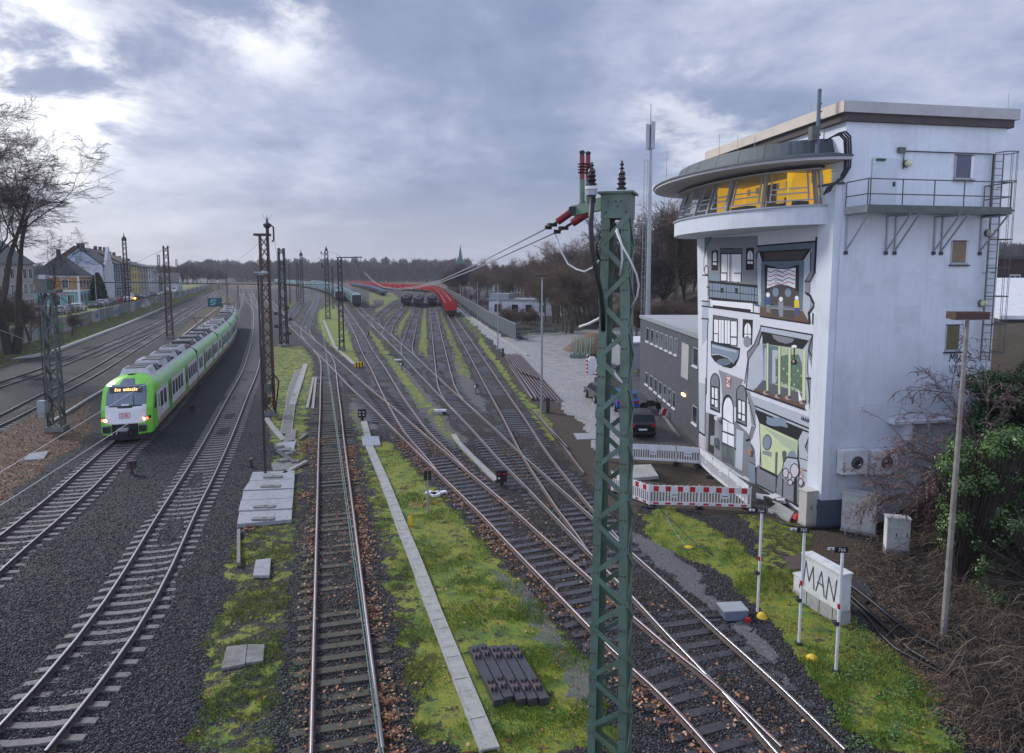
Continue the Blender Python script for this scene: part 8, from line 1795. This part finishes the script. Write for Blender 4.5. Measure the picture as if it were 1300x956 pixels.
# ------------------------------------------------------------------ right embankment: brambles, evergreen shrubs, twig shrub
def surf_many(px, py):      # points of the terrain seen at pixels, found by marching the rays
    px = np.asarray(px, float); py = np.asarray(py, float); x = (px - CX) / FOC; y = -(py - CY) / FOC
    D = np.stack([x, math.cos(TH) + y * math.sin(TH), -math.sin(TH) + y * math.cos(TH)], 1); t = np.full(len(px), 8.0); done = np.zeros(len(px), bool)
    for _ in range(260):
        z = H + D[:, 2] * t; done |= z < terr(D[:, 0] * t, D[:, 1] * t); t = np.where(done, t, t + .2)
    t -= .1; X, Y = D[:, 0] * t, D[:, 1] * t; return np.stack([X, Y, terr(X, Y)], 1)
def pixpoly(pix, n, r):
    xs = np.array([p[0] for p in pix]); ys = np.array([p[1] for p in pix]); px = r.uniform(xs.min(), xs.max(), n * 3); py = r.uniform(ys.min(), ys.max(), n * 3); k = inpoly(px, py, pix); return px[k][:n], py[k][:n]
def brambles():
    S = Seg(); r = random.Random(8); S2 = Seg(); g = np.random.default_rng(8)
    pix = [(1100, 690), (1170, 640), (1150, 610), (1300, 590), (1345, 700), (1345, 956), (1240, 940), (1215, 860), (1130, 770), (1085, 720)]
    px, py = pixpoly(pix, 5200, g); PTS = surf_many(px, py)
    for px_, p in zip(px, PTS):
        p = Vector(p); a = r.uniform(0, 6.28); ln = r.uniform(.35, 1.4); dens = 1 if px_ > 1170 else .6; hgt = r.uniform(.1, .5) * (1.7 if px_ > 1200 and r.random() < .3 else 1) * dens; q = p - Vector((0, 0, .05)); d = Vector((math.cos(a) * ln, math.sin(a) * ln, 0)); K_ = 5; w_ = r.choice((.003, .004, .006, .013)); SS = S if r.random() < .45 else S2
        prev = q
        for k in range(1, K_ + 1):
            f = k / K_; nx = q + d * f + Vector((r.gauss(0, .04), r.gauss(0, .04), hgt * 4 * f * (1 - f) * .9 + hgt * .4 * f + r.gauss(0, .03))); SS.a.append(tuple(prev)); SS.b.append(tuple(nx)); SS.r0.append(w_); SS.r1.append(w_ * .8); prev = nx
    o = S.mesh('brambles', mat('dry_bramble', (.17, .13, .095), .9, var=.4, scale=2), 3); tag(o, 'tangled dry brown brambles on the right embankment', 'brambles', kind='stuff')
    o = S2.mesh('bramble_stems', mat('dark_bramble', (.06, .045, .04), .9, var=.4, scale=2), 3); tag(o, 'dark bramble stems tangled over the right embankment', 'brambles', kind='stuff')
    px, py = pixpoly([(1085, 600), (1345, 600), (1345, 956), (1215, 956), (1085, 740)], 6000, g); PTS = surf_many(px, py); PTS[:, 2] += g.uniform(.01, .2, len(PTS))
    o = leaves('leaf_litter', PTS, [(0, 0, 1)] * len(PTS), .06, mat('bramble_leaf_litter', (.17, .10, .06), .9, var=.5, scale=3)); tag(o, 'dry leaf litter between the brambles', 'leaf litter', kind='stuff')
brambles()
def shrub(label, cs, rs, n, size, m, seed, name='evergreen_shrub', shell=.45, base=None):
    b = base or Vector((cs[0][0], cs[0][1], tz(cs[0][0], cs[0][1]))); o = thing(name, b, label, 'shrub'); p, u = blobs(cs, rs, n, seed, shell); p = p + np.random.default_rng(seed).normal(0, .10, p.shape); leaves('foliage', p - np.array(b), u, size, m, o, seed)
    S = Seg(); r = random.Random(seed)
    for c, q in zip(cs, rs):
        for _ in range(14):
            e = Vector(c) - b + Vector((r.uniform(-1, 1) * q[0], r.uniform(-1, 1) * q[1], r.uniform(-.6, 1) * q[2])) * .9; S.a.append((0, 0, -.2)); S.b.append(tuple(e * .5 + Vector((r.gauss(0, .1), r.gauss(0, .1), 0)))); S.r0.append(.03); S.r1.append(.02); S.a.append(S.b[-1]); S.b.append(tuple(e)); S.r0.append(.02); S.r1.append(.006)
    S.mesh('stem', M_bark, 4, o); return o
def bl(px, py, Y, up=0): d = ray(px, py); t = Y / d.y; return (d.x * t, Y, H + d.z * t)
def cloud(px0, px1, py0, py1, Y0, Y1, n, r0, r1, seed):
    r = random.Random(seed); cs, rs = [], []
    for _ in range(n):
        f, g_ = r.random(), r.random(); c = bl(px0 + (px1 - px0) * f, py0 + (py1 - py0) * g_ + 30 * (1 - f) * (1 - g_), r.uniform(Y0, Y1)); q = r.uniform(r0, r1); cs.append(c); rs.append((q * r.uniform(.8, 1.3), q, q * r.uniform(.6, 1)))
    return cs, rs
cs, rs = cloud(1195, 1345, 530, 690, 20.2, 22.4, 90, .12, .42, 4)
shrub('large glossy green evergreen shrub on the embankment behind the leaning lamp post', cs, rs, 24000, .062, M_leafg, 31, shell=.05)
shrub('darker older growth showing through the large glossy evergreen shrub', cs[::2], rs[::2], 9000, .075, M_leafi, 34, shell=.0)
cs, rs = cloud(1232, 1350, 448, 590, 25, 27.5, 80, .2, .6, 5)
shrub('dark ivy thicket at the top of the embankment right of the tower', cs, rs, 24000, .085, M_leafi, 32, shell=.05)
cs, rs = cloud(1240, 1340, 640, 800, 18.5, 20, 36, .08, .22, 6)
shrub('low ivy creeping over the brambles below the evergreen shrub', cs, rs, 4200, .06, M_leafi, 36, shell=.0)
shrub('tangle of brown woody climber over the ivy at the right edge', [bl(1285, 560, 24.5), bl(1260, 575, 24), bl(1320, 580, 24)], [(1.2, .6, .5), (.9, .5, .4), (1, .6, .5)], 2500, .06, mat('dead_climber_leaf', (.16, .11, .075), .9, var=.4), 33, 'climber_tangle')
def twig_shrub():
    b = Vector(bl(1258, 598, 24.8)); b.z = tz(b.x, b.y); o = thing('twig_shrub', b, 'arching reddish twig shrub leaning over the tower end wall', 'shrub'); r = random.Random(77); S = Seg(); lp = []; ln_ = []
    def arc(p, d, ln, rad, lv):
        n = 7; prev = p
        for k in range(n):
            d = (d + Vector((r.gauss(0, .10), r.gauss(0, .10), -.05 - .02 * lv + r.gauss(0, .08)))).normalized(); q = prev + d * ln / n; S.a.append(tuple(prev)); S.b.append(tuple(q)); S.r0.append(rad * (1 - .8 * k / n) + .003); S.r1.append(rad * (1 - .8 * (k + 1) / n) + .003); prev = q
            if lv < 3:
                for _ in range(2 if lv < 1 else 1):
                    if r.random() < (.75 if lv < 2 else .85): arc(q, (d + Vector((r.gauss(0, .6), r.gauss(0, .5), r.gauss(.15, .5)))).normalized(), ln * r.uniform(.28, .5), rad * .5, lv + 1)
            elif r.random() < .7: lp.append(tuple(q)); ln_.append((0, 0, 1))
    for d in ((-1, -.1, 1.0), (-1, 0, .55), (-.75, .1, 1.35), (-.3, -.1, 1.4), (.35, 0, 1.3), (.8, -.1, 1.0), (-.9, -.2, .75), (.1, .1, 1.5), (-1.0, 0, .3)): arc(Vector((0, 0, 0)), Vector(d).normalized(), r.uniform(3.4, 4.4), .045, 0)
    S.mesh('stem', mat('shrub_twig', (.17, .13, .11), .9, var=.3), 3, o); leaves('leaves', lp, ln_, .055, mat('purple_brown_leaf', (.24, .14, .145), .8, var=.5, scale=4), o, 7)
twig_shrub()
# dense low bare scrub between the tower end and the shrubs
def scrub():
    S = Seg(); r = random.Random(12); g = np.random.default_rng(12); PTS = surf_many(g.uniform(1160, 1330, 1500), g.uniform(575, 680, 1500))
    for p in PTS:
        p = Vector(p) + Vector((0, 0, -.05)); d = Vector((r.gauss(0, .5), r.gauss(0, .4), 1)).normalized(); ln = r.uniform(.4, 1.3); prev = p
        for k in range(5): d = (d + Vector((r.gauss(0, .2), r.gauss(0, .2), r.gauss(-.05, .12)))).normalized(); q = prev + d * ln / 5; S.a.append(tuple(prev)); S.b.append(tuple(q)); S.r0.append(.008 * (1 - k / 6)); S.r1.append(.008 * (1 - (k + 1) / 6)); prev = q
    o = S.mesh('scrub', mat('brown_scrub', (.13, .085, .07), .9, var=.4, scale=2), 3); tag(o, 'dense low brown scrub below the twig shrub', 'scrub', kind='stuff')
scrub()
# depot building and block behind the tower on the right
r = thing('depot_building', (41.5, 58, 4), 'grey louvred depot with white sloping roof at the right edge behind the ladder', 'building'); w = MB(); w.bb((0, 0, -4), (40, 22, 2.6), mat('grey_louvre_wall', (.12, .14, .165), .6, var=.1)); w.build('wall', r); w = MB()
for k in range(12): w.bb((.0, -.08, .35 + k * .19), (40, -.02, .45 + k * .19), M_bluegrey)
w.build('louvre', r); w = MB(); w.add([(-.3, -.4, 2.6), (40, -.4, 2.6), (40, 22, 5.6), (-.3, 22, 5.6), (-.3, -.4, 2.3), (40, -.4, 2.3), (40, 22, 5.3), (-.3, 22, 5.3)], [(0, 1, 2, 3), (7, 6, 5, 4), (0, 4, 5, 1), (1, 5, 6, 2), (2, 6, 7, 3), (3, 7, 4, 0)], M_white)
for k in range(14): w.bb((k * 3, -.4, 2.62), (k * 3 + .06, -.3, 2.66), M_galv)
w.build('roof', r)
r = thing('brick_block', (64, 95, 4), 'dark brick block rising behind the white depot roof at the right edge', 'building'); w = MB(); w.bb((0, 0, -4), (40, 14, 8), dbrick); w.build('wall', r); w = MB(); w.bb((-.3, -.3, 8), (40.3, 14.3, 8.4), slate); w.build('roof', r); windows(r, Vector((0, 0, 0)), Vector((1, 0, 0)), 1, 10, 2, 1.3, 1.6, 3.6, 3.2, M_white, Vector((0, -1, 0)), 2)
# church and houses on the rise
def farpt(px, Y): return Vector(((px - 650) / FOC * Y, Y, 0))
p = farpt(585, 520); p.z = tz(p.x, p.y); r = thing('church', p, 'distant church tower with pointed green spire above the woods', 'church'); w = MB(); w.box((0, 0, 8), (6, 6, 17), dbrick); w.box((12, 6, 5), (22, 9, 10), dbrick); w.build('wall', r)
w = MB(); w.add([(-3.3, -3.3, 16.5), (3.3, -3.3, 16.5), (3.3, 3.3, 16.5), (-3.3, 3.3, 16.5), (-1.6, -1.6, 20), (1.6, -1.6, 20), (1.6, 1.6, 20), (-1.6, 1.6, 20), (0, 0, 31)], [(0, 1, 5, 4), (1, 2, 6, 5), (2, 3, 7, 6), (3, 0, 4, 7), (4, 5, 8), (5, 6, 8), (6, 7, 8), (7, 4, 8)], mat('copper_spire', (.05, .13, .10), .6, var=.15)); w.build('spire', r)
for px, Y, wd, h_, mw, lab in ((655, 330, 12, 7, hm('cream_f', (.50, .44, .34)), 'cream house on the rise above the brown wood'), (672, 350, 22, 8.5, hm('grey_f', (.35, .34, .36)), 'long grey house with dormers right of the cream house on the rise'), (640, 360, 12, 7.5, hm('white_f', (.55, .55, .56)), 'white house half hidden by trees left of the cream house on the rise')):
    p = farpt(px, Y); p.z = tz(p.x, p.y); r = thing('far_house', p, lab, 'house'); w = MB(); w.bb((-wd / 2, 0, -1), (wd / 2, 9, h_), mw); w.build('wall', r); w = MB(); w.add([(-wd / 2 - .4, -.4, h_), (wd / 2 + .4, -.4, h_), (wd / 2 + .4, 9.4, h_), (-wd / 2 - .4, 9.4, h_), (-wd / 2 + 2, 4.5, h_ + 4.5), (wd / 2 - 2, 4.5, h_ + 4.5)], [(0, 1, 5, 4), (2, 3, 4, 5), (1, 2, 5), (3, 0, 4)], slate2); w.build('roof', r)
    windows(r, Vector((-wd / 2, 0, 0)), Vector((1, 0, 0)), 1, int(wd / 3), 2, 1.2, 1.5, 3, 3, M_white, Vector((0, -1, 0)), 1.5)

# ------------------------------------------------------------------ countless small stuff on the ground
def sample(nm, n, yr, xr, thr, inv=False):
    out_ = []; r = np.random.default_rng(hash(nm) % 1000 if False else len(nm) * 7 + n % 97)
    nr, nc = GX.shape
    while len(out_) < n:
        u = r.random(4000); y = yr[0] * (yr[1] / yr[0]) ** u; x = (r.random(4000) * (xr[1] - xr[0]) + xr[0]) * np.maximum(y, 16)
        i = np.clip(np.searchsorted(GYS, y), 1, nr - 1); tt = x / np.maximum(GYS[i], 16) / 1.02; s__ = np.sign(tt) * (np.abs(tt)) ** (1 / 1.08); j = np.clip(((s__ + 1.35) / 2.7 * (nc - 1)).astype(int), 0, nc - 1)
        a = GATT[nm][i, j] if nm != 'ballast' else 1 - np.maximum.reduce([GATT[k][i, j] for k in ('moss', 'road', 'asph', 'dirt', 'grav')])
        ok = a > thr
        if inv: ok = ~ok
        out_ += list(zip(x[ok], y[ok]))
    return np.array(out_[:n])
# ballast stones
def stones(n, yr, size, m, name, lab, seed, xr=(-.95, .95)):
    p = sample('ballast', n, yr, xr, .55); r = np.random.default_rng(seed); z = terr(p[:, 0], p[:, 1]) + 0.035 * vnoise(p[:, 0], p[:, 1], 1.3, 3)
    base = np.array([(1, 0, 0), (0, 1, 0), (-1, 0, 0), (0, -1, 0), (0, 0, 1), (0, 0, -1)], float); V = base[None] * (1 + r.normal(0, .22, (n, 6, 1))) * r.uniform(.6, 1.3, (n, 1, 3)) + r.normal(0, .12, (n, 6, 3)); s_ = size * r.uniform(.5, 1.2, n)
    V = V * s_[:, None, None]; a = r.uniform(0, 6.28, n); ca, sa = np.cos(a)[:, None], np.sin(a)[:, None]; X, Y = V[:, :, 0] * ca - V[:, :, 1] * sa, V[:, :, 0] * sa + V[:, :, 1] * ca
    V = np.stack([X + p[:, 0:1], Y + p[:, 1:2], V[:, :, 2] * .8 + (z + s_ * .25)[:, None]], 2); f = np.array([(0, 1, 4), (1, 2, 4), (2, 3, 4), (3, 0, 4), (1, 0, 5), (2, 1, 5), (3, 2, 5), (0, 3, 5)])
    F = (f[None] + (np.arange(n) * 6)[:, None, None]).reshape(-1, 3); o = npmesh(name, V.reshape(-1, 3), F, m, np.repeat(r.integers(0, len(m), n), 8)); tag(o, lab, 'stones', kind='stuff')
ms = [mat('stone_%s' % n_, c_, .75, var=.3, scale=8) for n_, c_ in (('dark', (.03, .031, .037)), ('mid', (.058, .06, .068)), ('black', (.016, .017, .02)), ('pale', (.14, .14, .15)))]
stones(150000, (11.5, 44), .033, [ms[0], ms[1], ms[2], ms[0], ms[1], ms[2], ms[3]], 'ballast_stones', 'crushed dark ballast stones between and beside the tracks', 3)
def pale_gravel():
    p = sample('grav', 30000, (12, 46), (-.3, .95), .45); r = np.random.default_rng(2); n = len(p); z = terr(p[:, 0], p[:, 1]) + 0.035 * vnoise(p[:, 0], p[:, 1], 1.3, 3); s_ = r.uniform(.008, .02, n); a = r.uniform(0, 6.28, n)
    V = np.stack([np.stack([p[:, 0] + np.cos(a + q) * s_, p[:, 1] + np.sin(a + q) * s_, z], 1) for q in (0, 2.1, 4.2)] + [np.stack([p[:, 0], p[:, 1], z + s_ * 1.1], 1)], 1).reshape(-1, 3); f = np.array([(0, 1, 3), (1, 2, 3), (2, 0, 3)]); F = (f[None] + (np.arange(n) * 4)[:, None, None]).reshape(-1, 3)
    o = npmesh('gravel', V, F, [mat('fine_gravel_pale', (.22, .22, .225), .8, var=.3, scale=9), mat('fine_gravel_grey', (.13, .13, .135), .8, var=.3, scale=9)], np.repeat(r.integers(0, 2, n), 3)); tag(o, 'fine pale grey gravel beside the wooden sleeper tracks', 'gravel', kind='stuff')
pale_gravel()
# fallen leaves along the tracks
def litter():
    r = np.random.default_rng(9); pts = []
    def along(key, n, off, sp, y0, y1, zoff=.03):
        l_ = TRW[key]; l_ = l_[(l_[:, 1] > y0) & (l_[:, 1] < y1)]; d = np.gradient(l_, axis=0); d /= np.linalg.norm(d, axis=1)[:, None]
        i = r.integers(0, len(l_), n); clump = (np.sin(l_[i, 1] * 1.3 + off) + np.sin(l_[i, 1] * .47 + 2)) * .5; keep = r.random(n) < np.clip(.45 + .5 * clump, .08, 1); i = i[keep]
        o = off + r.normal(0, sp, len(i)); x = l_[i, 0] - d[i, 1] * -o * -1; nx = -d[i, 1]; ny = d[i, 0]; X = l_[i, 0] + nx * -o + r.normal(0, .15, len(i)); Y = l_[i, 1] + ny * -o + r.normal(0, .15, len(i))
        pts.extend(zip(X, Y, terr(X, Y) + zoff + r.random(len(i)) * .06))
    along('C', 5200, .98, .16, 10, 40); along('C', 1500, -.95, .12, 10, 40); along('C', 900, 0, .5, 10, 32)
    along('D', 4200, -1.05, .2, 11, 44); along('D', 1600, .6, .3, 11, 42); along('D', 900, 1.1, .3, 11, 44); along('G', 900, -.5, .3, 12, 36); along('E', 500, -.9, .25, 34, 60)
    n = 1700; p = sample('moss', n, (12, 60), (-.5, .9), .5); pts.extend((x, y, tz(x, y) + .03) for x, y in p[:600])
    q = sample('dirt', 7000, (25, 60), (-.95, -.5), .5); pts.extend(zip(q[:, 0], q[:, 1], terr(q[:, 0], q[:, 1]) + .04))
    for px, py, n_, s_ in ((395, 562, 330, .55), (390, 570, 200, .6), (360, 606, 90, .3), (318, 672, 70, .2), (385, 630, 70, .2), (540, 640, 120, .4), (655, 575, 100, .5)):
        c = PG(px, py); X = c.x + r.normal(0, s_, n_); Y = c.y + r.normal(0, s_ * 1.2, n_); pts.extend(zip(X, Y, terr(X, Y) + .04 + r.random(n_) * .05))
    k = np.arange(len(pts)); r.shuffle(k); pts = np.array(pts)[k]; a = len(pts) // 2
    for j, (sl_, c_) in enumerate(((pts[:a], (.20, .075, .028)), (pts[a:int(a * 1.7)], (.36, .17, .08)), (pts[int(a * 1.7):], (.50, .33, .20)))):
        o = leaves('fallen_leaves', sl_, [(0, 0, 1)] * len(sl_), (.085, .09, .08)[j], mat('fallen_leaf_%s' % ('rust', 'orange', 'pale')[j], c_, .7, var=.35, scale=5), None, 40 + j, 1.15); tag(o, ('dark rust', 'orange brown', 'pale tan')[j] + ' fallen leaves scattered along the tracks', 'fallen leaves', kind='stuff')
litter()
# short grass and moss tufts
def grass():
    p = sample('moss', 150000, (11.5, 42), (-.6, 1.0), .45); r = np.random.default_rng(14); p = p[(vnoise(p[:, 0], p[:, 1], 1.5, 77) + .5 * vnoise(p[:, 0], p[:, 1], 4, 78) + r.normal(0, .35, len(p))) > .05]; n = len(p); z = terr(p[:, 0], p[:, 1]); h_ = r.uniform(.02, .07, n) * (1 + .7 * (vnoise(p[:, 0], p[:, 1], .9, 50) > .4)); a = r.uniform(0, 6.28, n); w_ = .012
    dx, dy = np.cos(a) * w_, np.sin(a) * w_; lx, ly = r.normal(0, .025, n), r.normal(0, .025, n); V = np.stack([np.stack([p[:, 0] - dx, p[:, 1] - dy, z - .01], 1), np.stack([p[:, 0] + dx, p[:, 1] + dy, z - .01], 1), np.stack([p[:, 0] + lx, p[:, 1] + ly, z + h_ + .02], 1)], 1).reshape(-1, 3)
    F = np.arange(3 * n).reshape(n, 3); mg = [mat('grass_%s' % n_, c_, .7, var=.3, scale=2) for n_, c_ in (('fresh', (.16, .26, .025)), ('olive', (.27, .28, .04)), ('dry', (.24, .20, .09)), ('deep', (.075, .15, .025)))]
    pick = (vnoise(p[:, 0], p[:, 1], .5, 61) * .8 + r.normal(0, .6, n)); mi = np.where(pick > .5, 0, np.where(pick > -.2, 3, np.where(pick > -.9, 1, 2))); o = npmesh('grass', V, F, mg, mi); tag(o, 'short grass and moss growing between the tracks', 'grass', kind='stuff')
    q = [];
    for _ in range(5200):
        px = random.uniform(1050, 1230); py = random.uniform(780, 956)
        if math.sin(px * .11 + 1) + math.sin(py * .13 + px * .05) + random.gauss(0, .5) > .1 and py > 770 + abs(px - 1090) * .55 and px < 1075 + (py - 770) * .9: g_ = PG(px, py); q.append((g_.x, g_.y, tz(g_.x, g_.y) + random.uniform(.02, .12)))
    o = leaves('herb_leaves', q, [(0, 0, 1)] * len(q), .055, M_leafb, None, 71, 1.1); tag(o, 'bright green low herbs at the foot of the right embankment', 'herbs', kind='stuff')
    q = []
    for _ in range(4200):
        px = random.uniform(255, 400); py = random.uniform(650, 956)
        if random.random() < .5 + .5 * math.sin(px * .09 + py * .05): g_ = PG(px, py); q.append((g_.x, g_.y, tz(g_.x, g_.y) + random.uniform(.01, .07)))
    o = leaves('weeds', q, [(0, 0, 1)] * len(q), .045, mat('weed_leaf', (.07, .14, .05), .7, var=.4, scale=4), None, 72, 1.1); tag(o, 'small green weeds left of the mossy track', 'weeds', kind='stuff')
grass()

# ------------------------------------------------------------------ damp winter air
M_hz = bpy.data.materials.new('haze_air'); M_hz.use_nodes = True; t_ = M_hz.node_tree; t_.nodes.clear(); o_ = t_.nodes.new('ShaderNodeOutputMaterial'); v_ = t_.nodes.new('ShaderNodeVolumePrincipled')
v_.inputs['Color'].default_value = (.80, .85, .95, 1); v_.inputs['Density'].default_value = .00022; v_.inputs['Anisotropy'].default_value = .2; t_.links.new(v_.outputs[0], o_.inputs['Volume'])
w = MB(); w.bb((-3600, -70, -3), (3600, 2650, 48), M_hz); o = w.build('haze'); o.data.materials.clear(); o.data.materials.append(M_hz); tag(o, 'thin damp air over the yard', 'haze', kind='stuff')
